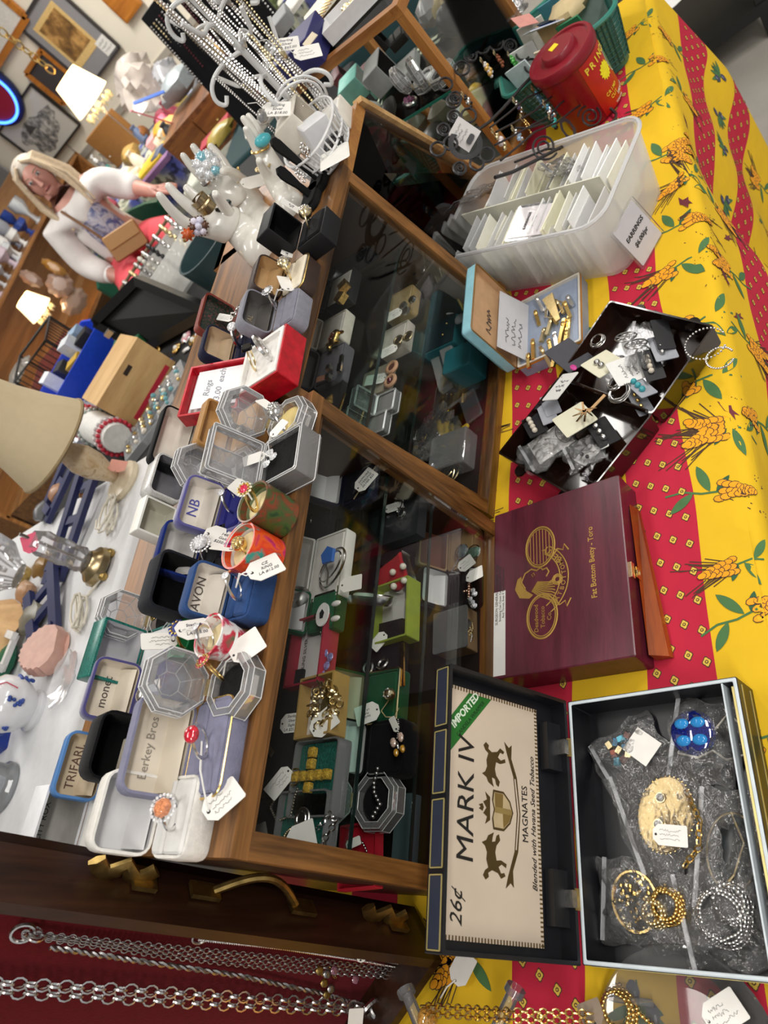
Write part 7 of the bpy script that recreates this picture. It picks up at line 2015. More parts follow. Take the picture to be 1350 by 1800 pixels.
# --- black cigar box, open, with paper label
def black_box():
 x0, x1, y0, y1, z1 = .000, .250, .222, .413, .801
 cx, cy = (x0 + x1) / 2, (y0 + y1) / 2
 t = thing('cigar_box','open black cigar box with printed cream label in its lid, holding bagged jewelry','cigar box',(cx - .006,cy,TZ),.015)
 w_, d_, h_ = x1 - x0 + .012, y1 - y0, z1 - TZ
 bk = hm('121318',.35,var=.15)
 wt = hm('C8D2D8',.4)
 b = MB(); b.loft([rr(w_,d_,.001,1,0),rr(w_,d_,.001,1,h_ - .001),rr(w_ - .0016,d_ - .0016,.001,1,h_ - .0008)],bk,True,False)
 b.loft([rr(w_ - .009,d_ - .009,.001,1,h_ - .0008),rr(w_ - .009,d_ - .009,.001,1,.004)],bk,False,True); b.obj('tray',t,smooth=20)
 b = MB(); b.loft([rr(w_ - .0016,d_ - .0016,.001,1,h_ - .0008),rr(w_ - .004,d_ - .004,.001,1,h_),rr(w_ - .0075,d_ - .0075,.001,1,h_),rr(w_ - .009,d_ - .009,.001,1,h_ - .0008)],wt,False,False); b.obj('white_rim',t,smooth=20)
 b = MB(); b.box((0,-d_ / 2 + .0155,h_ - .010),(w_ - .010,.0016,.018),wt); b.obj('divider',t)
 gl = hm('C8B878',.35,.5)
 b = MB(); b.box((0,-d_ / 2 - .0003,h_ - .012),(w_ * .96,.0006,.0022),gl); b.box((0,-d_ / 2 - .0003,.010),(w_ * .96,.0006,.0014),gl); b.box((0,-d_ / 2 + .0052,h_ + .0002),(w_ - .02,.0022,.0005),gl); b.obj('gold_line',t)
 b = MB(); b.box((-w_ / 2 - .0003,0,h_ - .012),(.0006,d_ * .96,.0022),gl); b.obj('gold_line',t)
 th = radians(13)
 L, H = .176, .024
 u, v, w3 = (1,0,0), (0,sin(th),cos(th)), (0,-cos(th),sin(th))
 M = M4(u,v,w3,(0,d_ / 2 + .001,h_ + .001))
 lw = w_ + .002
 b = MB(); b.M = M
 rl = lambda k, z: [(x,y + L / 2,z) for x,y,_ in rr(lw - k,L - k,.001,1,0)]
 b.loft([rl(.008,-H + .003),rl(.008,0),rl(0,0),rl(0,-H),],bk,True,True)
 lid = b.obj('lid',t,smooth=20)
 b = MB(); b.M = M;
 for k in range(4):
  c = -lw / 2 + lw * (k + .5) / 4
  pw, ph = lw / 4 - .006, H - .006
  for q0, q1 in (((c - pw / 2,-ph / 2),(c + pw / 2,-ph / 2)),((c + pw / 2,-ph / 2),(c + pw / 2,ph / 2)),((c + pw / 2,ph / 2),(c - pw / 2,ph / 2)),((c - pw / 2,ph / 2),(c - pw / 2,-ph / 2))):
   b.beam((q0[0],L + .0003,-H / 2 + q0[1]),(q1[0],L + .0003,-H / 2 + q1[1]),.0012,.0006,gl,up=(0,1,0))
 b.obj('gold_frames',lid)
 b = MB(); b.M = M
 for k in range(4):
  c = -lw / 2 + lw * (k + .5) / 4
  b.box((c,L + .0001,-H / 2),(lw / 4 - .008,.0005,H - .008),hm('2A3040',.4))
 b.obj('blue_panel',lid)
 for sx in (-.074,.078):
  b = MB(); b.M = M; b.box((sx,.004,-.004),(.016,.010,.012),STEEL()); b.tube([(sx - .010,.0,.0),(sx + .010,.0,.0)],.003,BRASS(),8); b.obj('hinge',lid)
  b = MB(); b.M = M; b.box((sx,.014,-H + .010),(.052,.022,.012),hm('15161A',.4)); b.obj('hinge_block',lid)
 zl = -H + .0045
 v0, v1, u0, u1 = .030, L - .010, -lw / 2 + .012, lw / 2 - .014
 b = MB(); b.M = M; b.box(((u0 + u1) / 2,(v0 + v1) / 2,zl - .0006),(u1 - u0,v1 - v0,.0012),mat('label_paper',hexc('CDBCA8'),.45,0,var=.05,scale=18,bump=.25,bscale=25)); lab = b.obj('paper_label',lid,smooth=0)
 b = MB(); b.M = M
 br = hm('5E4A26',.6)
 n = 58
 for k in range(n):
  uu = u0 + (u1 - u0) * (k + .5) / n
  for vv in (v0 + .002,v1 - .002): b.box((uu,vv,zl + .0002),(.0016,.004,.0003),br)
 for k in range(34):
  vv = v0 + (v1 - v0) * (k + .5) / 34
  for uu in (u0 + .002,u1 - .002): b.box((uu,vv,zl + .0002),(.004,.0016,.0003),br)
 b.obj('label_border',lab)
 G = hm('4E3C18',.5,.2)
 def T(s,size,uu,vv,m,rz=0.0,**k):
  o = txt(lab,s,size,(0,0,0),m,**k)
  o.matrix_local = M @ Matrix.Translation((uu,vv,zl + .0004)) @ Matrix.Rotation(rz,4,'Z')
 bi = hm('17130F',.6)
 T('MARK IV',.031,.006,.134,bi,sx=1.02,shear=.06)
 T('26\u00a2',.021,-.094,.144,bi,shear=.3)
 T('MAGNATES',.0115,.002,.052,bi,sx=.95)
 T('Blended with Havana Seed Tobacco',.0092,-.004,.040,bi,shear=.35)
 gr = hm('1E6A22',.5)
 b = MB(); b.M = M
 b.add([(u1 - .076,v1 - .004,zl + .0003),(u1 - .040,v1 - .004,zl + .0003),(u1 - .004,v1 - .033,zl + .0003),(u1 - .004,v1 - .066,zl + .0003)],[(0,1,2,3)],gr)
 b.obj('green_band',lab)
 T('IMPORTED',.0112,u1 - .0235,v1 - .0285,hm('D8E4D0',.6),-.70,bold=.03)
 T('CANDELA WRAPPER',.0062,u1 - .031,v1 - .0365,hm('0E3A12',.6),-.70,bold=.01)
 # crest: shield, crown, two rearing horses, ribbon
 b = MB(); b.M = M
 def P2(pts,dz=.0004,m=G): b.add([(x * .92,y * .86 + .0865,zl + dz) for x,y in pts],[tuple(range(len(pts)))],m)
 sh = [(-.021,.013),(-.010,.015),(0,.012),(.010,.015),(.021,.013),(.021,-.004),(.012,-.015),(0,-.020),(-.012,-.015),(-.021,-.004)]
 P2(sh); P2([(x * .88,y * .88) for x,y in sh],.0006,hm('B9A47E',.5))
 P2([(0,.010),(.018,.011),(.018,-.003),(0,-.002)],.0008,hm('7A6230',.5)); P2([(0,-.002),(-.018,-.003),(-.010,-.013),(0,-.017)],.0008,hm('7A6230',.5)); P2([(-.003,.011),(.003,.011),(.003,-.017),(-.003,-.017)],.0009,hm('8E7844',.5))
 P2([(-.012,.018),(-.017,.026),(-.009,.023),(-.006,.029),(0,.024),(.006,.029),(.009,.023),(.017,.026),(.012,.018)])
 P2([(-.004,.030),(-.002,.036),(0,.033),(.002,.036),(.004,.030),(0,.028)])
 horse = [(.024,.012),(.028,.021),(.033,.024),(.036,.031),(.039,.026),(.045,.023),(.052,.024),(.060,.021),(.063,.026),(.068,.029),(.072,.025),(.069,.020),(.065,.021),(.062,.015),(.064,.006),(.069,.001),(.066,-.006),(.063,-.004),(.064,.001),(.058,.005),(.055,.000),(.058,-.007),(.054,-.008),(.051,.001),(.052,.008),(.044,.010),(.037,.008),(.031,.002),(.025,.004),(.027,.008),(.033,.010),(.034,.015),(.029,.014)]
 for sx in (-1,1):
  P2([(sx * x,y) for x,y in horse][::sx])
 P2([(-.078,-.006),(-.066,-.010),(-.040,-.021),(0,-.026),(.040,-.021),(.066,-.010),(.078,-.006),(.072,-.014),(.076,-.019),(.060,-.018),(.040,-.027),(0,-.032),(-.040,-.027),(-.060,-.018),(-.076,-.019),(-.072,-.014)])
 P2([(-.038,-.0225),(0,-.0275),(.038,-.0225),(.038,-.0245),(0,-.0300),(-.038,-.0245)],.0006,hm('CDBCA8',.5))
 b.obj('crest',lab,smooth=0)
 return t, (cx - .006,cy)
BB, _c = black_box()
def zipbag(label,px,py,z,w,d,rz,seed,build=(),tilt=(0,0),cat='bag',tag=None):
 t = thing('plastic_bag',label,cat,at(px,py,z),0,None,(tilt[0],tilt[1],rz))
 R = random.Random(seed)
 ph = [R.uniform(0,6.28) for _ in range(8)]
 n, m_ = 14, 12
 b = MB()
 for s in (0,1):
  P, F = [], []
  for j in range(m_ + 1):
   for i in range(n + 1):
    x, y = (i / n - .5), (j / m_ - .5)
    e = min(1,5 * min(.5 - abs(x),.5 - abs(y)) + .02)
    zz = .003 + s * (.002 + .008 * e) + .0028 * (sin(9 * x + ph[0] + 5 * y) + .8 * sin(17 * y + ph[1] - 7 * x) + .6 * sin(29 * x + 13 * y + ph[2]) + .5 * sin(37 * y - 23 * x + ph[3])) * (.45 + .55 * e)
    P.append((x * w + .003 * sin(12 * y + ph[4]),y * d + .003 * sin(11 * x + ph[5]),zz))
  for j in range(m_):
   for i in range(n):
    F.append((j * (n + 1) + i,j * (n + 1) + i + 1,(j + 1) * (n + 1) + i + 1,(j + 1) * (n + 1) + i))
  b.add(P,F,BAG())
 b.obj('bag_film',t,smooth=30)
 b = MB(); b.box((0,d * .40,.010),(w * .97,.0045,.0012),clear('zip_strip',(.97,.97,.98),.18,.2)); b.obj('zip_strip',t)
 if tag: tag_mesh(t,*tag)
 return t
FT = TZ + .006
def inbag(name,label,cat,px,py,build,rz=0.0,z=FT + .003,tag=None):
 return pend(name,label,cat,at(px,py,z),build,rz,tag)
def tiles(b):
 for k in range(12): b.box(((k % 3) * .010 - .01,(k // 3) * .008 - .012,.004 + .002 * (k % 2)),(.008,.006,.005),(hm('3E9AC8',.3),hm('5AB0C8',.3),hm('8A4A3A',.3),PGOLD())[k % 4],k * .3)
inbag('earrings','turquoise and brown bead earrings with white card in the first bag','earrings',1098,1318,[('beads',tiles)],.4)
b = MB(); b.box((0,0,0),(.034,.030,.0006),paper()); props(b.obj('paper_card',None,loc=at(1128,1312,FT + .016),rot=(.1,.1,.9)),'blank white paper in the bag with turquoise beads','paper')
zipbag('clear zip bag of turquoise bead earrings, nearest the lid hinge',1112,1330,FT,.070,.085,.5,3)
def bluedisc(b):
 b.lathe([(.020,.002),(.024,.006),(.020,.011),(.001,.012)],gem('14206A'),26)
 for x, y in ((-.009,.009),(-.009,-.008),(.009,.009),(.009,-.008)): b.sphere((x,y,.010),.0085,hm('2E86C8',.1),12,6,(.75,1,.5))
inbag('necklace','dark blue glass disc pendant with light blue drops on a white cord','necklace',1222,1290,[('glass_disc',bluedisc),('cord',lambda b: b.tube([(.0,-.022,.006),(.016,-.040,.008),(-.006,-.056,.008),(-.026,-.050,.006),(-.030,-.030,.006),(-.020,-.018,.006),(-.026,-.002,.006),(-.020,.018,.006)],.0012,hm('C8C4B8',.6),6))],0)
zipbag('clear zip bag of the blue glass disc pendant in the black box',1240,1305,FT,.085,.075,-.25,5)
def golddisc(b):
 g = mat('brushed_gold',(.66,.50,.24),.4,1.0,var=.12,scale=200)
 b.lathe([(.031,0),(.034,.002),(.033,.004),(.030,.0035),(.001,.004)],g,36,sx=1.12,sy=.86)
 for k in range(40):
  a = 2 * pi * k / 40
  b.sphere((.034 * 1.12 * cos(a),.034 * .86 * sin(a),.003),.0014,GOLD(),5,3)
 for x, y in ((.014,.008),(-.012,.004)):
  b.lathe([(.0052,.004),(.0052,.006)],PGOLD(),14,c=(x,y,0)); b.gemstone((x,y,.007),.0042,gem('E8E8F0'),8)
inbag('brooch','oval gold face-like brooch with two clear stones in the middle bag','brooch',1172,1432,[('disc',golddisc),('chain',lambda b: links(b,[(.026,-.018,.006),(.006,-.036,.008),(-.020,-.040,.006),(-.040,-.030,.004)],.0032,.0009,GOLD(),8,4))],-.35,FT + .008,((-.018,-.014,.014),tr(-1.3,.1),.034,.020,'~'))
zipbag('clear zip bag of an oval gold brooch in the middle of the black cigar box',1165,1430,FT + .004,.105,.095,.30,7)
def filig(b):
 b.torus((0,0,.004),.024,.0022,GOLD(),30,6,sx=1.15)
 R = random.Random(4)
 for k in range(60):
  a, q = R.uniform(0,6.28), sqrt(R.random()) * .022
  b.sphere((q * cos(a) * 1.15,q * sin(a),.004 + R.uniform(0,.004)),R.uniform(.0016,.003),(GOLD(),PGOLD())[k % 2],5,3)
inbag('brooch','gold filigree oval brooch with a heap of gold chain in the lower left bag','brooch',1120,1585,[('filigree',filig),('chain',lambda b: (beads(b,curl((-.006,-.034,.004),.018,4,60,.010,6),.0022,GOLD()),beads(b,curl((-.012,-.020,.004),.014,3,46,.010,7),.0024,PGOLD())))],.1)
zipbag('clear zip bag of gold filigree brooch in the near left corner of the black box',1130,1590,FT,.080,.095,-.1,9)
def agate(b):
 b.sphere((0,0,.004),.022,swirl('agate',['06090B','0A1014','141F24','56666C'],10,1.0),22,8,(1.5,.72,.25))
 b.torus((0,0,.005),.0235,.0011,PGOLD(),34,5,sx=1.5)
 b.tube([(.035,.004,.006),(.01,-.012,.011),(-.02,-.006,.011),(-.036,.006,.006)],.0011,PGOLD(),5)
inbag('necklace','dark banded agate pendant wrapped in gold wire in the right bag','necklace',1290,1498,[('stone',agate)],-.25)
zipbag('clear zip bag of a dark agate pendant along the front of the black box',1290,1500,FT,.115,.075,-.2,11)
inbag('necklace','bunched silver chain in the nearest right bag','necklace',1275,1612,[('chain',lambda b: (beads(b,curl((0,0,.003),.028,4,70,.010,9),.0022,SILVER()),beads(b,curl((.012,-.010,.003),.020,3,50,.010,10),.0026,SILVER())))],0)
zipbag('clear zip bag of bunched silver chain in the near right corner of the black box',1270,1615,FT,.085,.085,.15,13)

# --- blue lined pin box
def pin_box():
 t = thing('pin_box','hinged light blue card box lined in blue, full of gold tie clips','box',(.894,.430,TZ),-.04)
 w_, d_, h_ = .150, .116, .028
 bl, inn = hm('9AC4D0',.5), hm('6E90BC',.7,bump=.2,scale=60)
 b = MB(); b.loft([rr(w_,d_,.003,2,0),rr(w_,d_,.003,2,h_ - .006)],hm('8E9AB0',.5)); b.obj('base',t)
 b = MB(); b.loft([rr(w_ + .001,d_ + .001,.003,2,h_ - .006),rr(w_ + .001,d_ + .001,.003,2,h_ - .002)],hm('C8862A',.5),False,False); b.obj('printed_band',t)
 b = MB(); b.loft([rr(w_,d_,.003,2,h_ - .002),rr(w_,d_,.003,2,h_),rr(w_ - .006,d_ - .006,.003,2,h_),rr(w_ - .006,d_ - .006,.003,2,h_ - .018)],hm('CFC8BC',.6),False,False); b.obj('rim',t)
 b = MB(); b.box((0,0,h_ - .020),(w_ - .006,d_ - .006,.004),inn)
 for k in range(4):
  y = -d_ / 2 + .020 + k * .026
  b.loft([[(x,y + .010 * cos(a),h_ - .019 + .011 * sin(a)) for a in [pi * i / 8 for i in range(9)]] for x in (-w_ / 2 + .004,w_ / 2 - .004)],inn,True,True)
 b.obj('blue_ridges',t)
 M = Matrix.Translation((0,d_ / 2,h_)) @ Matrix.Rotation(radians(-78),4,'X')
 L, H = .122, .024
 rl = lambda k, z, r=.006: [(x,y - L / 2,z) for x,y,_ in rr(w_ - k,L - k,r,3,0)]
 th = M4((1,0,0),(0,sin(.06),cos(.06)),(0,-cos(.06),sin(.06)),(0,d_ / 2 + .003,h_ - .004))
 b = MB(); b.M = th
 rv = lambda k, z: [(x,y + L / 2,z) for x,y,_ in rr(w_ - k,L - k,.006,3,0)]
 b.loft([rv(.004,.0),rv(0,0),rv(0,-H * .7),rv(.012,-H)],hm('92CAD8',.5),False,True); lid = b.obj('lid',t)
 b = MB(); b.M = th; b.loft([rv(.004,.0),rv(.006,-.010)],hm('C09A74',.6),False,True); b.tube([(x,y,.0005) for x,y,z in rv(.002,0)],.0014,hm('7A5A26',.4),5,closed=True); ll = b.obj('lid_lining',lid)
 scribble(ll,.075,.024,1,M=th @ Matrix.Translation((.0,L * .56,-.0094)),th=.0007)
 b = MB(); b.M = M4((1,0,0),(0,sin(.35),cos(.35)),(0,-cos(.35),sin(.35)),(0,d_ / 2 - .016,h_ - .010)); b.box((0,.032,0),(w_ * .84,.066,.0008),paper('C2C2C6')); nt_ = b.obj('paper_note',t)
 scribble(nt_,.09,.04,3,M=M4((1,0,0),(0,sin(.35),cos(.35)),(0,-cos(.35),sin(.35)),(0,d_ / 2 - .016,h_ - .010)) @ Matrix.Translation((0,.034,.0008)))
 return t
pin_box()
R = random.Random(8)
spots = [(945,560,0),(955,590,1),(938,615,0),(962,545,2),(975,560,0),(985,540,1),(968,610,0),(978,600,2),(988,585,0),(960,628,1),(975,630,0),(998,545,0),(1003,530,2),(995,600,0),(950,535,2),(1000,575,0),(930,635,0),(966,575,1)]
tl = ['beside the paper note','in the middle of the blue box','near the hinge','at the far edge','under the long bar','by the front ridge','near the burgundy side','beneath the ring','close to the front rim']
for i, (px,py,k) in enumerate(spots):
 p = at(px,py,TZ + .024 + .002 * (i % 3))
 b = MB()
 m_ = (GOLD(),PGOLD(),SILVER())[k]
 l = R.uniform(.030,.052)
 b.loft([rr(l,.006,.001,1,0),rr(l,.006,.001,1,.0035)],m_)
 b.loft([rr(l * .8,.004,.001,1,-.004),rr(l * .8,.004,.001,1,-.001)],m_)
 b.sphere((l * .3,0,.004),.004,m_,8,4,(1.2,1,.5))
 props(b.obj('tie_clip',None,loc=p,rot=(R.uniform(-.2,.2),R.uniform(-.15,.15),R.uniform(-.35,.35))),('short ' if l < .041 else 'long ') + ('gold','pale gold','silver')[k] + ' tie clip lying on the blue ridges of the pin box','tie clip','tie clips in the blue box')
b = MB(); b.loft([rr(.016,.012,.001,1,0),rr(.016,.012,.001,1,.002)],hm('3A4A78',.2)); b.torus((0,0,.002),.016,.0012,PGOLD(),20,5); b.loft([[(-.035,-.004,.004),(-.035,.004,.004),(-.035,.004,.007),(-.035,-.004,.007)],[(.03,-.010,.006),(.03,.010,.006),(.03,.010,.010),(.03,-.010,.010)]],mat('brushed_gold',(.66,.5,.24)))
props(b.obj('tie_bar',None,loc=at(975,545,TZ + .030),rot=(0,0,.25)),'large tapered gold tie bar with a ring, biggest piece in the blue box','tie bar')

# --- tortoiseshell plastic case, open, full of carded earrings
def dark_case():
 tor = mat('tortoise',hexc('1C0D08'),.15,0,var=.8,scale=14,coat=.6)
 ang = radians(45)
 t = thing('plastic_case','dark tortoiseshell plastic case open flat, crammed with earring cards','case',(.688,.345,TZ),ang)
 hl, h_ = .192, .036
 M = []
 for s, nm in ((1,'tray'),(-1,'lid')):
  b = MB()
  dv_ = .140 if s > 0 else .152
  b.M = Matrix.Translation((0,-s * dv_ / 2,.003)) @ Matrix.Rotation(-s * .05,4,'X')
  b.loft([rr(hl - .006,dv_ - .008,.004,2,0),rr(hl,dv_ - .002,.004,2,h_),rr(hl - .005,dv_ - .007,.004,2,h_),rr(hl - .010,dv_ - .012,.004,2,.003)],tor,True,True)
  o = b.obj(nm,t,smooth=25)
  for x in (-.05,.05):
   b = MB(); b.M = Matrix.Translation((0,-s * dv_,h_ * .6)); b.lathe([(.010,-.002),(.011,0),(.010,.002)],tor,14,c=(x,0,.004)); b.obj('tab',o)
 b = MB(); b.tube([(-hl / 2 + .01,0,h_),(hl / 2 - .01,0,h_)],.003,tor,8); b.obj('hinge',t)
 return t
dark_case()
DZ = TZ + .012
def card_(label,px,py,w,d,rot,m,kind=None,tx=None,dz=.014,name='earring_card'):
 t = thing(name,label,'earring card',at(px,py,DZ + dz),0,None,rot)
 b = MB(); b.loft([rr(w,d,.002,2,0),rr(w,d,.002,2,.0012)],m); b.obj('card',t)
 def studs(m1,r,n=2,dx=.012,h=.004):
  for i in range(n):
   b = MB(); b.sphere(((i - (n - 1) / 2) * dx,d * .12,h),r,m1,9,6); b.tube([((i - (n - 1) / 2) * dx,d * .12,h),((i - (n - 1) / 2) * dx,d * .12,-.008)],.0007,STEEL(),4); b.obj('stud',t)
 if kind: studs(*kind)
 if tx == '~': scribble(t,w * .6,d * .5,3,z=.0016)
 return t
PE = lambda: hm('D2C9B8',.12)
gy, bkc, crm, whc = hm('9A9CA4',.5), hm('16161A',.5), paper('D9D6BE'), paper('DEDDDA')
card_('cream card with silver dangle earrings in the upper half of the dark case',1060,640,.055,.045,(.35,.1,.6),crm,(STEEL(),.005),None,.026)
card_('white card with black slot leaning on the hinge of the dark case',985,680,.040,.055,(.2,.3,1.0),whc,None,'~',.034)
card_('white folded card in the middle of the dark case',1105,650,.045,.050,(.5,-.2,.3),whc,None,'~',.026)
card_('cream card with wooden palm-tree earring in the lower half of the dark case',1010,738,.055,.050,(.25,.1,.5),crm,None,None,.024)
t = thing('earrings','pale wooden palm-tree earring on the cream card','earrings',at(1028,722,DZ + .036),.4)
b = MB()
for k in range(7):
 a = -.3 + k * .75
 b.loft([[(0,0,0),(.003 * cos(a + 1.57),.003 * sin(a + 1.57),0),(.003 * cos(a + 1.57),.003 * sin(a + 1.57),.0012),(0,0,.0012)],[(.018 * cos(a) - .002,.018 * sin(a),0),(.018 * cos(a),.018 * sin(a) + .002,0),(.018 * cos(a),.018 * sin(a) + .002,.0012),(.018 * cos(a) - .002,.018 * sin(a),.0012)]],hm('C29A6C',.6))
b.box((-.004,-.018,.0006),(.005,.034,.0012),hm('C29A6C',.6),.2); b.obj('palm_tree',t)
for i, (lab,px,py,m_,kind,rot,w,d) in enumerate((
 ('grey foam card of pearl studs nearest the hoop earrings in the dark case',1165,612,gy,(STEEL(),.004,3,.013),(.45,.1,.2),.055,.030),
 ('black foam card of pearl studs in the upper half of the dark case',1145,642,bkc,(PE(),.0042,4,.009),(.4,.0,.15),.060,.026),
 ('grey clear-edged card of turquoise studs in the dark case',1125,680,gy,(hm('3E9AA4',.2),.0045,3,.012),(.5,.1,.5),.055,.024),
 ('clear card of gold studs at the front wall of the dark case',1125,706,hm('6E7076',.3),(GOLD(),.003,3,.012),(.4,0,.3),.055,.022),
 ('black foam card at the top edge of the dark case',1165,588,bkc,None,(.6,0,.1),.060,.024),
 ('dark grey card leaning out of the dark case toward the blue box',1000,625,hm('3A3A42',.5),None,(.5,-.3,.6),.060,.050),
 ('grey foam card of studs at the left of the lower half',968,712,gy,None,(.35,.1,.3),.050,.024),
 ('second grey foam card below it at the left of the lower half',962,726,gy,None,(.3,.1,.3),.050,.024),
 ('black card of pearl studs at the left corner of the dark case',940,748,bkc,(PE(),.0045,4,.010),(.3,.1,.4),.050,.030),
 ('black card of crystal studs under the palm-tree card',1060,760,bkc,(SILVER(),.005,3,.014),(.3,.1,.4),.060,.030),
 ('small white card at the front of the lower half',1060,778,whc,None,(.2,.2,.3),.026,.012))):
 card_(lab,px,py,w,d,rot,m_,kind,None,.016 + .003 * (i % 3))
b = MB(); b.sphere((0,0,0),.006,hm('C03A8A',.4),8,5,(1.3,.8,.4)); props(b.obj('sticker',None,loc=at(1008,646,DZ + .034),rot=(.4,0,.5)),'small magenta plastic piece at the corner of the dark grey card','sticker')
b = MB(); b.sphere((0,0,0),.0045,hm('E8C81E',.2),8,5); b.sphere((.009,-.004,0),.0042,hm('C86A7A',.2),8,5); props(b.obj('earrings',None,loc=at(945,775,DZ + .012)),'yellow and pink bead studs in the left corner of the dark case','earrings')
zipbag('clear bag holding a white earring card in the lower half of the dark case',965,790,DZ + .014,.070,.085,.45,21,tilt=(.15,.1))
b = MB(); b.box((0,0,0),(.055,.060,.0008),whc); o = props(b.obj('earring_card',None,loc=at(968,778,DZ + .016),rot=(.15,.1,.45)),'white card inside the clear bag in the dark case','earring card')
b = MB(); b.torus((0,-.022,.0012),.010,.0004,INK(),26,4,sx=2.2); b.obj('oval_print',o)
zipbag('small clear bag with two black studs at the near corner of the dark case',1028,800,DZ + .014,.055,.055,.35,22,tilt=(.2,.1))
card_('white card of two black studs inside the small clear bag',1033,800,.026,.034,(.2,.1,.8),whc,(hm('18181C',.2),.003,2,.012),None,.016)
zipbag('clear cellophane strip across the upper half of the dark case',1125,610,DZ + .022,.085,.030,-.2,23,tilt=(.3,.1))
t = thing('earrings','round silver medallion earrings with crossed pattern in the dark case','earrings',at(1100,592,DZ + .022),.5,None,(.5,.2,.6))
b = MB()
for x in (0,-.036):
 b.torus((x,.004 if x else 0,0),.015,.0014,STEEL(),26,5)
 for a in range(4): b.tube([(x + .014 * cos(a * pi / 4),.014 * sin(a * pi / 4) + (.004 if x else 0),0),(x - .014 * cos(a * pi / 4),-.014 * sin(a * pi / 4) + (.004 if x else 0),0)],.0009,STEEL(),4)
 b.torus((x,.004 if x else 0,0),.008,.0009,STEEL(),20,4)
b.obj('medallions',t)
t = thing('earrings','large rhinestone hoop earrings standing out over the edge of the dark case','earrings',at(1240,604,DZ + .034))
hd = ray(1240,604).normalized(); hu = hd.cross(Vector((0,0,1))).normalized(); hv = Vector((.75,.35,.3)).normalized()
for k, (x,R_) in enumerate(((0,.024),(-.020,.016))):
 b = MB()
 for j in range(30):
  a = 2 * pi * j / 34
  b.sphere(hu * (R_ * cos(a)) + hv * (R_ * sin(a) * .9 - .028 * k) ,.0017,SILVER(),6,4)
 b.obj('hoop',t)
t = thing('necklace','tangled silver filigree pieces at the hinge of the dark case','necklace',at(1090,690,DZ + .026)); b = MB(); b.tube(curl((0,0,0),.018,3,44,.004,2),.0011,STEEL(),5); b.tube(curl((.016,.004,.003),.012,2.5,36,.004,3),.0010,SILVER(),5); b.obj('filigree',t)
t = thing('earrings','dark filigree drop earrings beside the cream card','earrings',at(1052,600,DZ + .024)); b = MB(); b.tube(curl((0,0,0),.013,3,40,.006,12),.0010,SILVER(),5); b.obj('filigree',t)

# --- frosted bin of bagged earrings
BC, BA = Vector((1.086,.398,TZ)), atan2(.90,.44)
def bin_():
 t = thing('plastic_bin','large frosted clear plastic bin packed with bagged earring cards','bin',BC,BA)
 L, W_, H_ = .35, .205, .128
 fr = FROST()
 b = MB(); b.loft([rr(L * .88,W_ * .86,.03,5,0),rr(L * .90,W_ * .88,.032,5,.006),rr(L,W_,.036,5,H_),rr(L - .005,W_ - .005,.034,5,H_),rr(L * .90 - .006,W_ * .88 - .006,.03,5,.006)],fr,True,True); b.obj('bin',t)
 b = MB(); b.tube([(x,y,z) for x,y,z in rr(L + .004,W_ + .004,.038,6,H_)],.0035,clear('bin_rim',(.93,.93,.94),.45,.25,milk=(.85,.85,.86)),6,closed=True); b.obj('rim',t)
 b = MB(); b.box((.02,-.004,H_ * .55),(L * .86,.0025,H_ * .8),paper('DAD8C8')); b.obj('long_divider',t)
 for x in (-.06,.07):
  b = MB(); b.box((x,-.05,H_ * .50),(.0025,.085,H_ * .75),paper('DAD8C8')); b.obj('short_divider',t)
 return t
bin_()
Rm_ = Matrix.Translation(BC) @ Matrix.Rotation(BA,4,'Z')
R = random.Random(12)
cm = [paper('F0EEDF'),paper('F2F2F0'),paper('EAE7CE'),clear('card_sleeve',(.96,.96,.97),.55,.2,milk=(.95,.95,.95)),clear('card_sleeve',(.9,.9,.9))]
k = 0
for row, y in ((0,.045),(1,-.048)):
 for i in range(24):
  x = -.118 + i * .0112 + R.uniform(-.003,.003)
  if row == 1 and -.125 < x < -.045 and False: continue
  b = MB()
  ci = R.randrange(5)
  w_ = R.uniform(.066,.082); h_ = R.uniform(.095,.118)
  b.loft([rr(.0035,w_,.001,1,0),rr(.0042,w_,.001,1,h_ * .5),rr(.0020,w_,.001,1,h_)],cm[ci])
  p = Rm_ @ Vector((x,y + R.uniform(-.004,.004),.010))
  o = b.obj('earring_packet',None,smooth=0,loc=p,rot=(0,R.uniform(-.24,-.02),BA + R.uniform(-.10,.10)))
  props(o,('cream','white','pale yellow','clear','clear')[ci] + ' earring packet standing on edge in the ' + ('far','near')[row] + ' row of the frosted bin','earring packet','earring packets in the frosted bin')
def sign(label,quad,lines,name='price_sign',sz=.010):
 a, b_, c, d = quad            # top-left, top-right, bottom-right, bottom-left
 o = (a + b_ + c + d) / 4
 u = ((b_ - a) + (c - d)).normalized()
 v = ((a - d) + (b_ - c))
 v = (v - u * v.dot(u)).normalized()
 n = u.cross(v)
 w_ = ((b_ - a).length + (c - d).length) / 2; h_ = ((a - d).length + (b_ - c).length) / 2
 t = thing(name,label,'sign',o,0,None,Matrix((u,v,n)).transposed().to_euler())
 b = MB(); b.loft([rr(w_,h_,.002,2,0),rr(w_,h_,.002,2,.0012)],paper('DCD6D8')); b.obj('card',t,smooth=0)
 b = MB(); b.loft([rr(w_ + .010,h_ + .008,.003,2,-.0006),rr(w_ + .010,h_ + .008,.003,2,.0018)],clear('laminate',(.97,.97,.97),.04,.1)); b.obj('laminate',t,smooth=0)
 for i, s in enumerate(lines):
  txt(t,s,sz,(0,(len(lines) - 1) / 2 * sz * 1.7 - i * sz * 1.7,.0022),hm('2A2A2C',.6),bold=.02,shear=.15)
 return t
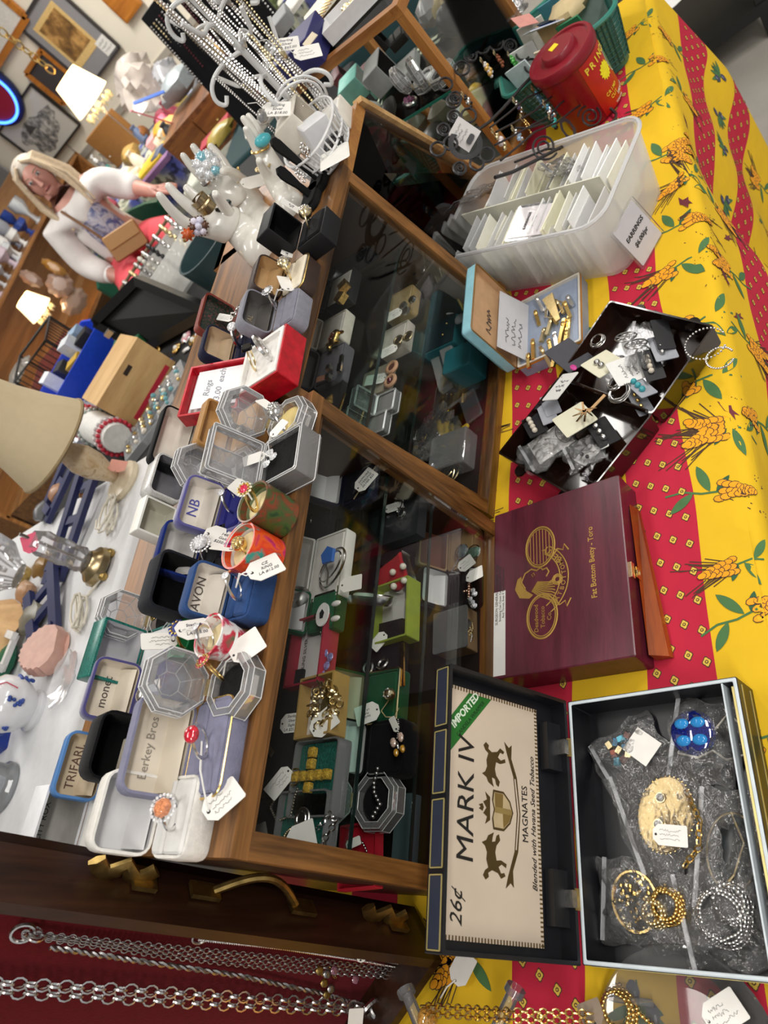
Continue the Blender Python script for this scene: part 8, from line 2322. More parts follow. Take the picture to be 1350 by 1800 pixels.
sign('white laminated earring price sign leaning on the outside of the frosted bin',(at(1076,413,.835),at(1106,357,.835),at(1166,405,TZ + .003),at(1130,466,TZ + .003)),('EARRINGS','$6.00/pr'),sz=.0105)
sign('white laminated sign lying on the packets inside the frosted bin',(at(890,420,.872),at(917,362,.875),at(973,362,.868),at(955,412,.866)),('EARRINGS','$6.00/pr'),sz=.0075)
zipbag('clear bag standing out of the back corner of the frosted bin',845,345,.865,.075,.09,.9,31,tilt=(.5,.2))
zipbag('shiny clear bag of earrings among the packets in the frosted bin',985,300,.872,.06,.06,.4,32,tilt=(.6,.1))

# --- red tobacco canister
def canister():
 t = thing('tobacco_canister','large red plastic tobacco canister with yellow sticker on its lid','canister',(1.421,.322,TZ),0)
 rd = hm('801122',.35,var=.06)
 b = MB(); b.lathe([(.052,0),(.056,.003),(.062,.128),(.062,.132)],hm('800C18',.3),44); b.obj('body',t)
 b = MB(); b.lathe([(.0645,.122),(.0655,.126),(.0655,.138),(.063,.142),(.058,.142),(.056,.138),(.034,.138),(.032,.149),(.030,.151),(.001,.151)],rd,44,cap0=False); lid = b.obj('lid',t)
 b = MB(); b.box((.004,.006,.1515),(.016,.016,.0006),hm('E8D21E',.5),.5); b.obj('yellow_sticker',lid)
 M0 = lambda a, z, dr=0.0: Vector(((.0562 + (.062 - .0562) * z / .128 + dr) * cos(a),(.0562 + (.062 - .0562) * z / .128 + dr) * sin(a),z))
 def patch(name,a0,a1,z0,z1,m,dr,n=18):
  b = MB()
  L = [[M0(a0 + (a1 - a0) * i / n,z,dr) for i in range(n + 1)] for z in (z0,z1)]
  b.loft(L,m,False,False,closed=False)
  return b.obj(name,t)
 fa = -pi * .68
 patch('printed_label',fa - .62,fa + .70,.006,.118,hm('B01810',.35),.0004)
 def spot(name,a,z,pts,m,dr):
  b = MB(); c = M0(a,z,dr)
  P = [M0(a + x / .060,z + y,dr) for x,y in pts]
  b.add([c] + P,[(0,i + 1,(i + 1) % len(P) + 1) for i in range(len(P))],m)
  return b.obj(name,t,smooth=0)
 spot('yellow_burst',fa + .12,.072,[((.0175 if i % 2 else .0135) * cos(i * pi / 14),(.0175 if i % 2 else .0135) * sin(i * pi / 14)) for i in range(28)],hm('E6DA1A',.5),.0010)
 spot('white_oval',fa + .58,.078,[(.011 * cos(i * pi / 12),.030 * sin(i * pi / 12)) for i in range(24)],hm('C9C6B4',.5),.0008)
 spot('white_oval',fa + .585,.078,[(.008 * cos(i * pi / 12),.026 * sin(i * pi / 12)) for i in range(24)],hm('5E7A54',.5),.0012)
 def wrap(s,size,a,z,m,bold=.01,da=.0):
  n = len(s)
  for i, ch in enumerate(s):
   if ch == ' ': continue
   aa = a + (i - (n - 1) / 2) * size * .74 / .060
   p = M0(aa,z + da * (i - (n - 1) / 2),.0012)
   txt(t,ch,size,p,m,(pi / 2,0,aa + pi / 2),bold=bold)
 ye = hm('E0C43A',.5)
 wrap('PRINCE',.017,fa + .08,.102,ye,.03,.0005)
 wrap('CRIMP',.0095,fa - .02,.036,ye,.01); wrap('CUT',.0095,fa - .02,.025,ye,.01)
 wrap('SMOKING',.0075,fa + .42,.018,hm('D8D4C8',.5),.015)
 wrap('TOBACCO',.005,fa + .1,.009,hm('D8D4C8',.5),.01)
canister()
# --- green basket of carded jewelry behind the canister
t = thing('plastic_basket','teal green plastic mesh basket full of jewelry cards behind the red canister','basket',(1.585,.352,TZ),.12)
gn = hm('22584E',.4)
b = MB(); b.loft([rr(.20,.20,.03,5,0),rr(.245,.245,.035,5,.110),rr(.238,.238,.034,5,.110),rr(.194,.194,.03,5,.004)],clear('basket_mesh',(.45,.62,.56),.72,.4,milk=(.05,.22,.18)),True,True); b.obj('bin',t)
b = MB(); b.tube(rr(.247,.247,.036,6,.112),.005,hm('2E7A6C',.4),7,closed=True); b.obj('rim',t)
b = MB()
for i in range(22):
 x = -.105 + i * .010
 b.tube([(x * .86,-.102,.012),(x,-.1225,.106)],.0016,gn,4); b.tube([(-.102,x * .86,.012),(-.1225,x,.106)],.0016,gn,4)
for k in range(9):
 z = .014 + k * .0105; q = .1012 + .0212 * z / .11
 b.tube(rr(2 * q,2 * q,.03,3,z),.0014,gn,4,closed=True)
b.obj('mesh_wall',t)
R = random.Random(6)
gc = [('C8D4D6','pale blue'),('D8C8B0','tan'),('2A7A52','green'),('D8D8D6','white'),('C8A878','kraft'),('B8C8C4','grey-green'),('E2DDD2','cream'),('4A8A9A','teal')]
for i, (x,y) in enumerate(((-.08,.06),(-.06,.02),(-.05,-.06),(-.02,.07),(.0,.0),(.02,-.07),(.05,.05),(.07,-.02))):
 b = MB(); b.box((0,0,.06),(.055,.004,.12),hm(gc[i][0],.6)); props(b.obj('jewelry_card',None,loc=Vector((1.585 + x,.352 + y,TZ + .010)),rot=(R.uniform(-.3,.1),R.uniform(-.2,.2),1.2 + R.uniform(-.5,.5))),gc[i][1] + ' jewelry card standing in the teal basket','card')
b = MB(); b.box((0,0,0),(.070,.090,.002),hm('D8DCE0',.5)); b.box((0,0,.0014),(.058,.078,.001),hm('2454A8',.5)); o = b.obj('jewelry_card',None,loc=at(963,45,.885),rot=(.5,.3,.5)); props(o,'royal blue jewelry card with white edge on top of the teal basket','card')
b = MB(); b.sphere((0,0,.006),.010,hm('22303A',.4),8,5,(.6,2.2,.4)); b.obj('bow_pin',o)
b = MB(); b.box((0,0,0),(.046,.042,.0008),hm('D8968C',.7)); props(b.obj('sticky_note',None,loc=at(922,36,.90),rot=(.6,-.2,.35)),'pink sticky note on the bags in the teal basket','note')
lump('plastic_bag','clear bag of jewelry bulging from the teal basket','bag',905,30,.865,(.05,.05,.03),BAG(),15)
lump('necklace','cream bead rope heaped in the teal basket','necklace',1010,25,.865,(.035,.05,.018),hm('C8B488',.5),16)
lump('plastic_bag','clear bag of earrings in pink and yellow packets beside the vitrine foot','bag',860,110,TZ,(.07,.06,.05),clear('packet_heap',(.8,.75,.7),.5,.2,bump=.8,bscale=50,milk=(.55,.40,.34)),17)

# --- black wire earring stand, leaning back against the narrow case
WA, WB, WC = at(1042,128,TZ + .004), at(1088,203,TZ + .004), at(815,245,1.010)
wn = (WB - WA).cross(WC - WA).normalized()
def W_(px,py,off=0.0):
 d = ray(px,py); o = Vector((0,0,CAMH))
 s = (WA - o).dot(wn) / d.dot(wn)
 p = o + d * s
 return p - d.normalized() * off
def wire_stand():
 t = thing('earring_stand','black wire angel-shaped earring stand hung with dangle earrings','earring stand',(0,0,0))
 bw = hm('1E1D20',.45)
 def wr(name,pts,r=.0022,closed=False,sm=True):
  b = MB(); b.tube([W_(*q) for q in pts],r,bw,6,closed=closed); return b.obj(name,t)
 wr('skirt_frame',((958,118),(970,124),(985,135),(1010,155),(1040,175),(1075,192),(1083,200),(1082,210),(1060,225),(1020,243),(980,262),(940,283),(900,303),(870,312)),.0030)
 wr('skirt_frame',((958,118),(940,128),(915,155),(885,190),(860,215),(835,232)),.0030)
 bars = (((985,130),(955,160),(925,172),(895,198),(862,224)),((1000,148),(972,168),(940,195),(905,215),(872,232)),((1015,162),(985,182),(965,205),(935,220),(900,240),(870,255)),((1035,174),(1005,195),(980,215),(940,232),(905,262),(880,282)),((985,262),(960,262),(930,275),(905,285)),((905,225),(930,225),(962,215)))
 for q in bars: wr('cross_bar',q,.0019)
 def spiral(cx,cy,R_,turns,a0,n=40): return [(cx + R_ * (1 - .8 * i / n) * cos(a0 + turns * 2 * pi * i / n),cy + R_ * (1 - .8 * i / n) * sin(a0 + turns * 2 * pi * i / n)) for i in range(n + 1)]
 wr('scroll',spiral(957,258,24,2.2,.5),.0019); wr('scroll',spiral(1038,205,22,2.2,3.2),.0019)
 for k, (cx,cy) in enumerate(((800,172),(783,148),(812,120),(827,98),(848,83),(872,76),(897,80),(919,94),(935,116),(798,205),(797,178),(824,203),(780,228),(792,252),(770,262),(808,296),(838,288),(856,272))):
  rx = 11 + (k % 3)
  b = MB(); b.tube([W_(cx + rx * cos(a),cy + rx * .95 * sin(a)) for a in [2 * pi * i / 18 for i in range(18)]],.0021,bw,6,closed=True); lo = b.obj('loop',t)
  if k % 3 == 0:
   b = MB(); b.tube([W_(*q) for q in spiral(cx,cy,8,1.8,1.0,24)],.0014,bw,5); b.obj('inner_scroll',lo)
 b = MB();
 ring_ = [[W_(818 + r_ * cos(a) * 1.05,252 + r_ * sin(a),o_) for a in [2 * pi * i / 30 for i in range(31)]] for r_,o_ in ((29,0),(29,.006),(20,.006),(20,0),(29,0))]
 b.loft(ring_,bw,False,False,closed=False); b.obj('head_ring',t)
 b = MB()
 lf = [(982,210),(990,205),(1002,212),(1012,226),(1014,242),(1008,248),(996,242),(986,228)]
 b.loft([[W_(*q) for q in lf],[W_(*q,.004) for q in lf],[W_(998 + (x - 998) * .62,227 + (y - 227) * .62,.004) for x,y in lf],[W_(998 + (x - 998) * .62,227 + (y - 227) * .62) for x,y in lf]],bw,False,False); b.obj('leaf',t)
 return t
wire_stand()
sq = (W_(803,212,.012),W_(834,214,.012),W_(826,262,.012),W_(797,260,.012))
t = thing('price_card','white card with handwriting clipped to the head of the wire earring stand','sign',sum(sq,Vector()) / 4,0,None,face_rot((Vector((0,0,CAMH)) - W_(815,238)),(0,.3,1)))
b = MB(); b.box((0,0,0),(.036,.044,.0008),paper('D6D2D0')); b.obj('card',t); scribble(t,.026,.022,3,M=Matrix.Translation((0,.006,.0008)))
b = MB(); b.loft([rr(.016,.009,.003,2,0),rr(.016,.009,.003,2,.003)],hm('26262A',.3),True,True); b.M = Matrix.Translation((0,-.013,.0006)); o = b.obj('dark_clip',t,loc=(0,-.013,.0006))
def dang(label,px,py,cols,l=.030,r=.0038,n=4):
 p = W_(px,py,.006)
 t = thing('earrings',label,'earrings',p)
 for s in (-1,1):
  b = MB(); x = s * .0045
  b.torus((x,0,0),.0030,.0006,PGOLD(),10,4,(0,1,0))
  b.tube([(x,0,-.003),(x,-.001,-l)],.0005,PGOLD(),4)
  for k in range(n):
   b.sphere((x + .0008 * s * k,-.001,-l * (.35 + .65 * k / max(1,n - 1))),r * (.7 + .3 * (k % 2)),cols[k % len(cols)],8,5)
  b.obj('dangle',t)
cl_ = gem('D8D0CC')
for a in (('clear crystal ball dangle earrings low on the wire stand',968,148,[cl_],.028,.0060,3),('pink glass leaf dangle earrings at the skirt corner of the wire stand',1008,172,[PGOLD(),hm('C88A98',.2)],.045,.0075,3),('cobalt and aqua bead dangle earrings beside the red canister',938,118,[gem('2438A8'),gem('4A8AC8')],.034,.0048,4),
          ('aqua bead dangle earrings in the middle of the wire stand',935,155,[gem('3E8AB0'),gem('2A6E8A')],.040,.0045,5),('teal bead and silver dangle earrings under the aqua pair',955,180,[gem('2A7A9A'),SILVER()],.036,.0050,4),('small purple bead dangle earrings on the upper skirt bar',902,175,[SILVER(),gem('2A1A5A')],.026,.0036,3),
          ('gold tassel dangle earrings in the skirt of the wire stand',915,205,[GOLD()],.032,.0022,6),('pink crystal bead dangle earrings beside the price card',865,230,[PGOLD(),gem('E0C8C8')],.036,.0058,3),('pale blue crystal dangle earrings in the lower skirt',900,225,[SILVER(),gem('9AB8D8')],.030,.0046,3),('green leaf dangle earrings on the loops by the teal basket',893,95,[gem('3EA83A')],.028,.0044,4),
          ('copper dangle earrings on the loops before the vitrine',868,92,[hm('8A4A2A',.3)],.030,.0034,4),('clear and amber cluster dangle earrings on the far loops',845,105,[cl_,gem('D8A84A')],.036,.0050,5),('black bead dangle earrings on the leftmost loops',812,165,[hm('141416',.2),SILVER()],.026,.0044,3),('teal triangle dangle earrings by the wire leaf',965,205,[hm('141416',.3),hm('2A9A94',.2)],.022,.0060,3)):
 dang(*a)

# --- suitcase display standing upright at the lower left, hung with chains
F0 = Vector((-.026,.611,TZ + .014))
e1, e2, up_ = Vector((.69,.72,0)), Vector((-.72,.69,0)), Vector((.036,.137,1.0)).normalized()
e1 = (e1 - up_ * e1.dot(up_)).normalized(); e2 = up_.cross(e1).normalized()
def SC(a,d,h): return F0 + e2 * a + e1 * d + up_ * h
def suitcase():
 t = thing('display_case','brown wooden suitcase display lined in dark red standing open, hung with silver chains','display case',(0,0,0))
 bw = wood('walnut','26150D','3E2416',2,rough=.35)
 D, Wd, Hh, th = .078, .42, .66, .012
 def slab(name,a0,a1,d0,d1,h0,h1,m):
  b = MB(); b.hexa([SC(a0,d0,h0),SC(a1,d0,h0),SC(a1,d1,h0),SC(a0,d1,h0)],[SC(a0,d0,h1),SC(a1,d0,h1),SC(a1,d1,h1),SC(a0,d1,h1)],m); return b.obj(name,t,smooth=0)
 wall = slab('side_wall',0,th,0,D,0,Hh,bw); slab('side_wall',Wd,Wd + th,0,D,0,Hh,bw)
 slab('bottom_wall',0,Wd,0,D,0,th,bw); slab('top_wall',0,Wd,0,D,Hh - th,Hh,bw)
 slab('red_lining',th,Wd,D - .022,D - .012,th,Hh - th,velvet('5A0C14')); slab('back_panel',0,Wd,D - .012,D,0,Hh,bw)
 br = BRASS()
 def face(h,d): return SC(-.002,d,h)
 nrm = -e2
 b = MB()
 hb_ = [face(.20 + .10 * i / 14 ,D * .55) + nrm * (.004 + .026 * sin(pi * i / 14)) for i in range(15)]
 b.tube(hb_,[.0045] * 15,br,8); b.obj('handle',wall)
 for h in (.19,.31):
  b = MB(); b.hexa([face(h - .016,D * .42),face(h + .016,D * .42),face(h + .016,D * .66),face(h - .016,D * .66)],[face(h - .016,D * .42) + nrm * .005,face(h + .016,D * .42) + nrm * .005,face(h + .016,D * .66) + nrm * .005,face(h - .016,D * .66) + nrm * .005],br); b.obj('handle_plate',wall)
 for h in (.075,.40):
  b = MB()
  pts = [face(h - .030 + .06 * i / 8,D * .55) + nrm * (.004 + .012 * (1 - abs(sin(pi * i / 4)))) for i in range(9)]
  b.tube(pts,.0045,br,6,flat=2.0); b.hexa([face(h - .036,D * .40),face(h - .012,D * .40),face(h - .012,D * .75),face(h - .036,D * .75)],[face(h - .036,D * .40) + nrm * .005,face(h - .012,D * .40) + nrm * .005,face(h - .012,D * .75) + nrm * .005,face(h - .036,D * .75) + nrm * .005],br); b.obj('latch',wall)
 return t
suitcase()
sn = e1
def SP(px,py,off=.010):
 """point just in front of the red lining on a photo sight line"""
 d = ray(px,py); o = Vector((0,0,CAMH)); q = SC(.1,.078 - .024 - off,.2)
 s = (q - o).dot(sn) / d.dot(sn)
 return o + d * s
def hung(label,lines,R_,r_,m,kind='links',extra=None,off=.010):
 o = SP(*lines[0][0],off)
 t = thing('necklace',label,'necklace',o)
 for ln in lines:
  pts = [SP(px,py,off) - o for px,py in ln]
  fine = []
  for i in range(len(pts) - 1):
   for k in range(6): fine.append(pts[i].lerp(pts[i + 1],k / 6))
  fine.append(pts[-1])
  b = MB()
  if kind == 'links': links(b,fine,R_,r_,m,9,5)
  elif kind == 'beads': beads(b,fine,R_,m,R_ * 1.75)
  else:
   tw = []
   L_ = sum((fine[i + 1] - fine[i]).length for i in range(len(fine) - 1)); nn = int(L_ / (R_ * .9));
   for s in (0,pi):
    q = []
    for i in range(nn):
     f_ = i / (nn - 1) * (len(fine) - 1); j = min(int(f_),len(fine) - 2)
     c = fine[j].lerp(fine[j + 1],f_ - j); a = i * .9 + s
     tt = (fine[j + 1] - fine[j]).normalized(); u = tt.cross(Vector((0,0,1))).normalized(); v = tt.cross(u)
     q.append(c + (u * cos(a) + v * sin(a)) * R_ * .55)
    b.tube(q,R_ * .55,m,5)
  b.obj('chain_strand',t)
 if extra: extra(t,o)
 return t
hung('bundle of fine curb chains on a hook, longest in the suitcase',[((45,1640),(300,1665),(560,1690),(768,1712)),((45,1642),(300,1674),(560,1700),(768,1718)),((45,1645),(300,1682),(540,1708),(768,1722))],.0026,.0007,STEEL(),'links',lambda t,o: (lambda b: (b.torus(SP(40,1640) - o,.010,.0020,SILVER(),18,6,e1),b.torus(SP(62,1642) - o,.008,.0016,SILVER(),16,6,e2),b.obj('clasp',t)))(MB()))
hung('short group of fine chains hanging behind the brass handle',[((350,1648),(500,1660),(640,1682),(700,1694)),((350,1652),(500,1668),(640,1690),(760,1712))],.0016,.0005,SILVER(),'beads',lambda t,o: (lambda b: (b.torus(SP(352,1648) - o,.008,.0014,STEEL(),16,5,e1),b.obj('clasp',t)))(MB()),.014)
hung('dark twisted rope chain hanging across the red lining',[((88,1665),(250,1690),(420,1715),(560,1745),(640,1768))],.0030,0,STEEL(),'rope',None,.008)
def pendant_(t,o):
 b = MB(); p = SP(650,1772,.02) - o
 b.torus(p,.012,.0035,SILVER(),20,7,(e1 + up_ * .4)); b.torus(p + up_ * -.012,.011,.0030,STEEL(),20,7,(e2 + e1 * .3)); b.obj('clasp_rings',t)
 b = MB(); b.sphere(SP(700,1780,.022) - o,.015,swirl('brown_agate',['4A2412','7A4420','B07A48'],20),16,9,(.9,.9,1.25)); b.torus(SP(700,1780,.022) - o,.0165,.0018,SILVER(),24,6,e1); b.obj('agate_drop',t)
hung('heavy double link chain ending in a brown stone drop, lowest in the suitcase',[((-10,1727),(200,1738),(420,1752),(635,1768)),((-10,1742),(200,1754),(420,1768),(640,1778))],.0052,.0014,SILVER(),'links',pendant_,.016)
hung('dark pendant cluster of small hearts on the red lining',[((560,1700),(570,1716)),((580,1702),(590,1720))],.0022,.0006,BRASS(),'links',lambda t,o: (lambda b: ([b.sphere(SP(x,y,.014) - o,.005,(BRASS(),STEEL(),gem('8A5A6A'))[k % 3],7,5,(1,.5,1.2)) for k,(x,y) in enumerate(((562,1706),(575,1712),(588,1706),(570,1728),(582,1738),(625,1722),(575,1748)))],b.obj('charm',t)))(MB()))
hung('thin dark chain with white tags behind the bundle',[((600,1672),(680,1690),(720,1700))],.0014,.0005,SILVER(),'beads',lambda t,o: (tag_mesh(t,SP(715,1700,.02) - o,face_rot(-e1 + up_ * .3,up_),.028,.014,'~'),tag_mesh(t,SP(640,1678,.018) - o,face_rot(-e1 + up_ * .3,up_),.022,.010,'~')))
t = thing('price_tag','blank white tag hanging over the yellow cloth beside the black cigar box lid','tag',at(812,1702,TZ + .010),0,None,tr(-.55,.1)); tag_mesh(t,(0,0,0),(0,0,0),.036,.026)
b = MB(); b.tube([(-.014,0,.001),(-.026,.004,.004),(-.038,.002,.010)],.0010,hm('E6E4E0',.8),5); b.obj('string',t)
t = thing('price_tag','blank white tag at the bottom edge below the brown stone drop','tag',SP(625,1792,.03),0,None,face_rot(-e1 + up_ * .3,up_ + e2 * .5)); tag_mesh(t,(0,0,0),(0,0,0),.032,.018)
# acrylic peg stand with gold chains
t = thing('acrylic_stand','clear acrylic peg stand with two knobbed pegs at the bottom edge','jewelry stand',(0,0,0))
b = MB(); b.box((-.135,.50,TZ + .003),(.07,.30,.006),ACRYL()); b.box((-.155,.50,TZ + .04),(.008,.30,.075),ACRYL()); b.obj('plate',t)
pegs = []
for px, py, qx, qy in ((712,1738,742,1812),(908,1735,872,1812)):
 p, q_ = at(px,py,.815), at(qx,qy,.815)
 b = MB(); b.tube([p + (q_ - p) * .16,q_ + (q_ - p) * .5],.0068,ACRYL(),10); pg = b.obj('peg',t)
 b = MB(); b.tube([p,p + (q_ - p) * .16],.0105,ACRYL(),10); b.obj('knob',pg)
for i, (dy,lab) in enumerate(((0,'gold curb chain looped over the acrylic pegs, upper strand'),(14,'gold curb chain looped over the acrylic pegs, lower strand'))):
 a = at(745,1768 + dy,.824); c = at(900,1778 + dy,.826); e = at(1050,1782 + dy,.775)
 b = MB(); pts = [a,a.lerp(c,.5) - Vector((0,0,.004)),c,c.lerp(e,.5) - Vector((0,0,.004)),e]
 f_ = []
 for k in range(4):
  for q in range(6): f_.append(pts[k].lerp(pts[k + 1],q / 6) - a)
 links(b,f_,.0030,.0010,GOLD(),8,5)
 props(b.obj('necklace',None,loc=a),lab,'necklace')
b = MB(); b.sphere((0,0,0),.012,gem('B8863A'),12,7,(1,.8,1.2)); props(b.obj('pendant',None,loc=at(752,1790,.815)),'amber cut-glass drop hanging at the left acrylic peg','pendant')
t = thing('price_tag','small grey tag at the end of the gold chains','tag',at(1040,1782,.772),0,None,tr(.4,.2)); tag_mesh(t,(0,0,0),(0,0,0),.022,.024,col='8E7E6E')
p = at(1215,1850,TZ)
t = thing('glass_plate','clear glass plate on the cloth at the lower right corner','plate',p)
b = MB(); b.lathe([(.050,.002),(.055,.003),(.083,.012),(.085,.014),(.083,.015),(.055,.007),(.001,.006)],clear('plate_glass',(.95,.95,.94),.05,.03,fres=1.7),48); b.obj('dish',t)
inbag('necklace','gold chain with charms at the lower right, partly on the clear plate','necklace',1095,1775,[('chain',lambda b: (beads(b,curl((0,0,.003),.020,3,50,.012,15),.0024,GOLD()),beads(b,[(.0,-.02,.008),(-.02,-.05,.006),(-.03,-.08,.006)],.0026,GOLD())))],0,TZ + .002)
t = thing('necklace','silver ring clasp and white tag on the clear plate','necklace',at(1280,1780,TZ + .010)); b = MB(); b.torus((-.03,.05,.003),.008,.0016,SILVER(),18,6); b.obj('ring_clasp',t); tag_mesh(t,(0,0,.012),tr(-1.0,.2),.036,.026,'~',(-.01,.02,.004))
b = MB(); b.tube([(0,.0,0),(.0,-.05,.001)],.0035,ACRYL(),8); props(b.obj('acrylic_rod',None,loc=at(1062,1752,TZ + .008)),'short clear acrylic rod lying beside the plate rim','rod')
# --- beyond the table end
t = thing('low_bench','low black metal bench on the concrete floor past the end of the table','bench',(2.72,.26,0),.08)
bk = hm('141416',.4)
for z in (.10,.30):
 b = MB(); b.box((0,0,z),(.42,.46,.035),bk); b.obj('shelf',t)
for sx in (-1,1):
 for sy in (-1,1):
  b = MB(); b.box((sx * .19,sy * .21,.15),(.03,.03,.30),bk); b.obj('leg',t)
t = thing('white_plate','white plate on the black bench at the top edge','plate',at(1172,0,.32)); b = MB(); b.lathe([(.05,0),(.09,.012),(.095,.016),(.05,.006)],WHITE(),28); b.obj('dish',t)
# ------------------------------------------------------------------ the seated woman
def woman():
 H0 = atd(72,318,4.35)         # face centre
 f = Vector((-H0.x,-H0.y,0)).normalized()      # towards the camera
 s = Vector((-f.y,f.x,0))                       # her left, seen to the right of the photo's upright
 base = Vector((H0.x,H0.y,0)) - f * .04
 def Q(r,fw,z): return base + s * r + f * fw + Vector((0,0,z))
 zf = H0.z                                        # face height
 dz = zf - 1.19
 skinm = hm('B98476',.5,var=.06,scale=14)
 cloth = hm('DAD5D2',.75,bump=.3,bscale=40,scale=10)
 pant = hm('C9434C',.7,bump=.2,bscale=50,scale=10)
 t = thing('person','seated person with long blond-grey hair, white cardigan and coral trousers, hands resting','person',base)
 b0 = base
 # one continuous body
 N_ = [(Q(0,0,.60 + dz),(.15,.13)),(Q(0,.0,.76 + dz),(.135,.115)),(Q(0,.0,.92 + dz),(.145,.11)),(Q(0,-.01,1.02 + dz),(.10,.075)),(Q(0,.0,1.085 + dz),.048),(Q(0,.015,1.13 + dz),.060),(Q(0,.022,1.20 + dz),(.074,.085)),(Q(0,.012,1.265 + dz),(.066,.078)),
          (Q(-.17,-.01,1.0 + dz),.058),(Q(-.225,.03,.80 + dz),.050),(Q(-.16,.20,.655 + dz),.040),(Q(-.11,.27,.625 + dz),.028),
          (Q(.17,-.01,1.0 + dz),.056),(Q(.26,.05,.84 + dz),.048),(Q(.29,.19,.79 + dz),.038),(Q(.305,.25,.770 + dz),.027),
          (Q(-.10,.10,.55 + dz),.095),(Q(-.14,.46,.55 + dz),.070),(Q(-.14,.48,.14),.048),(Q(-.14,.58,.05),.032),
          (Q(.12,.10,.55 + dz),.095),(Q(.20,.45,.56 + dz),.070),(Q(.20,.47,.14),.048),(Q(.20,.57,.05),.032)]
 E_ = [(0,1),(1,2),(2,3),(3,4),(4,5),(5,6),(6,7),(3,8),(8,9),(9,10),(10,11),(3,12),(12,13),(13,14),(14,15),(0,16),(16,17),(17,18),(18,19),(0,20),(20,21),(21,22),(22,23)]
 nodes, edges = list(N_), list(E_)
 def hand(w,dirs,sd):
  for k in range(4):
   o = (k - 1.5) * .019
   c = nodes[w][0]
   side = dirs[1]
   p1 = c + dirs[0] * .052 + side * o * .9
   p2 = p1 + dirs[0] * (.042 - .005 * abs(k - 1.3)) + side * o * .25 - Vector((0,0,.010))
   p3 = p2 + dirs[0] * .026 - Vector((0,0,.016))
   i = len(nodes)
   nodes.extend([(p1,.0115),(p2,.0098),(p3,.0082)]); edges.extend([(w,i),(i,i + 1),(i + 1,i + 2)])
  i = len(nodes)
  p1 = nodes[w][0] + side * sd * .030 + dirs[0] * .018
  p2 = p1 + side * sd * .016 + dirs[0] * .030
  nodes.extend([(p1,.0125),(p2,.0098)]); edges.extend([(w,i),(i,i + 1)])
 hand(11,((f * .75 + s * .45 - Vector((0,0,.25))).normalized(),s),1)
 hand(15,((f * .6 + s * .6 - Vector((0,0,.35))).normalized(),(s * .7 - f * .7).normalized()),-1)
 body = skin('body',nodes,edges,skinm,None,2,0,loc=tuple(b0))
 body.parent = t; body.location = (0,0,0)
 P = lambda r, fw, z: Q(r,fw,z) - b0
 # face: brow, eyes, nose, lips, ears shaped on the head
 hc = P(0,.022,1.205 + dz)
 X, Y, Z_ = s, f, Vector((0,0,1))
 turn = Matrix.Rotation(-.12,3,'Z')
 def fp(x,y,z): return hc + turn @ (X * x + Y * y + Z_ * z)
 b = MB(); b.sphere(fp(0,.012,-.004),.080,skinm,20,14,(.86,.96,1.28)); b.sphere(fp(0,.058,-.066),.030,skinm,12,8,(1.1,1,.9)); b.obj('head',body)
 b = MB()
 b.tube([fp(0,.090,.024),fp(0,.100,-.004),fp(0,.106,-.020),fp(0,.092,-.028)],[.008,.010,.0135,.009],skinm,8)
 b.obj('nose',body)
 for sx in (-1,1):
  b = MB(); b.sphere(fp(sx * .030,.077,.020),.0145,hm('D8CFC8',.2),10,7,(1,.8,.62)); b.sphere(fp(sx * .030,.0885,.020),.0062,hm('33404A',.2),8,6); b.obj('eye',body)
  b = MB(); b.tube([fp(sx * .014,.090,.037),fp(sx * .030,.090,.043),fp(sx * .047,.078,.038)],[.003,.004,.002],hm('8E7260',.7),6); b.obj('eyebrow',body)
  b = MB(); b.tube([fp(sx * .016,.086,.028),fp(sx * .030,.0885,.032),fp(sx * .046,.076,.026)],.0038,skinm,6); b.obj('eyelid',body)
  b = MB(); b.sphere(fp(sx * .073,.0,.0),.021,skinm,10,7,(.4,.8,1.3)); b.obj('ear',body)
 b = MB(); b.tube([fp(-.024,.080,-.052),fp(-.008,.091,-.049),fp(.008,.091,-.049),fp(.024,.080,-.053)],[.002,.0052,.0052,.002],hm('9A5450',.5),6); b.obj('mouth',body)
 # hair: cap plus long strands each side
 hairm = hm('C0AC90',.6,var=.15,scale=60)
 hg = hm('B4AA9E',.6,var=.15,scale=60)
 b = MB()
 loops = []
 for i in range(9):
  a = i / 8
  zz = .118 - .10 * a
  L = []
  for j in range(25):
   th = pi * .27 + (2 * pi - pi * .54) * j / 24
   q = sqrt(max(.02,1 - ((zz) / .122) ** 2))
   ph_ = th + pi / 2
   L.append(fp(.084 * q * cos(ph_),.012 + .094 * q * sin(ph_),zz))
  loops.append(L)
 b.loft(loops,hg,False,False,closed=False)
 b.sphere(fp(0,-.022,.062),.083,hg,20,10,(.98,1.02,.78))
 R = random.Random(5)
 for sx in (-1,1):
  for k in range(17):
   x0 = .058 + .0016 * k
   y0 = .048 - .0085 * k
   e = .02 * R.random()
   pts = [fp(sx * .02,y0 * .7 + .02,.105),fp(sx * x0,y0 + .012,.075),fp(sx * (x0 + .022),y0,.0),fp(sx * (x0 + .030 + e),y0 - .005,-.09),fp(sx * (x0 + .028 + e),y0 + .02,-.17),fp(sx * (x0 + .014 + e * 1.5),y0 + .05,-.25)]
   b.tube(pts,[.008,.012,.013,.014,.012,.005],hairm,7)
 b.obj('hair',body)
 # clothes follow the body
 def shell(name,nd,ed,m,root=0):
  o = skin(name,nd,ed,m,None,2,root,loc=tuple(b0)); o.parent = body; o.location = (0,0,0); return o
 g = .014
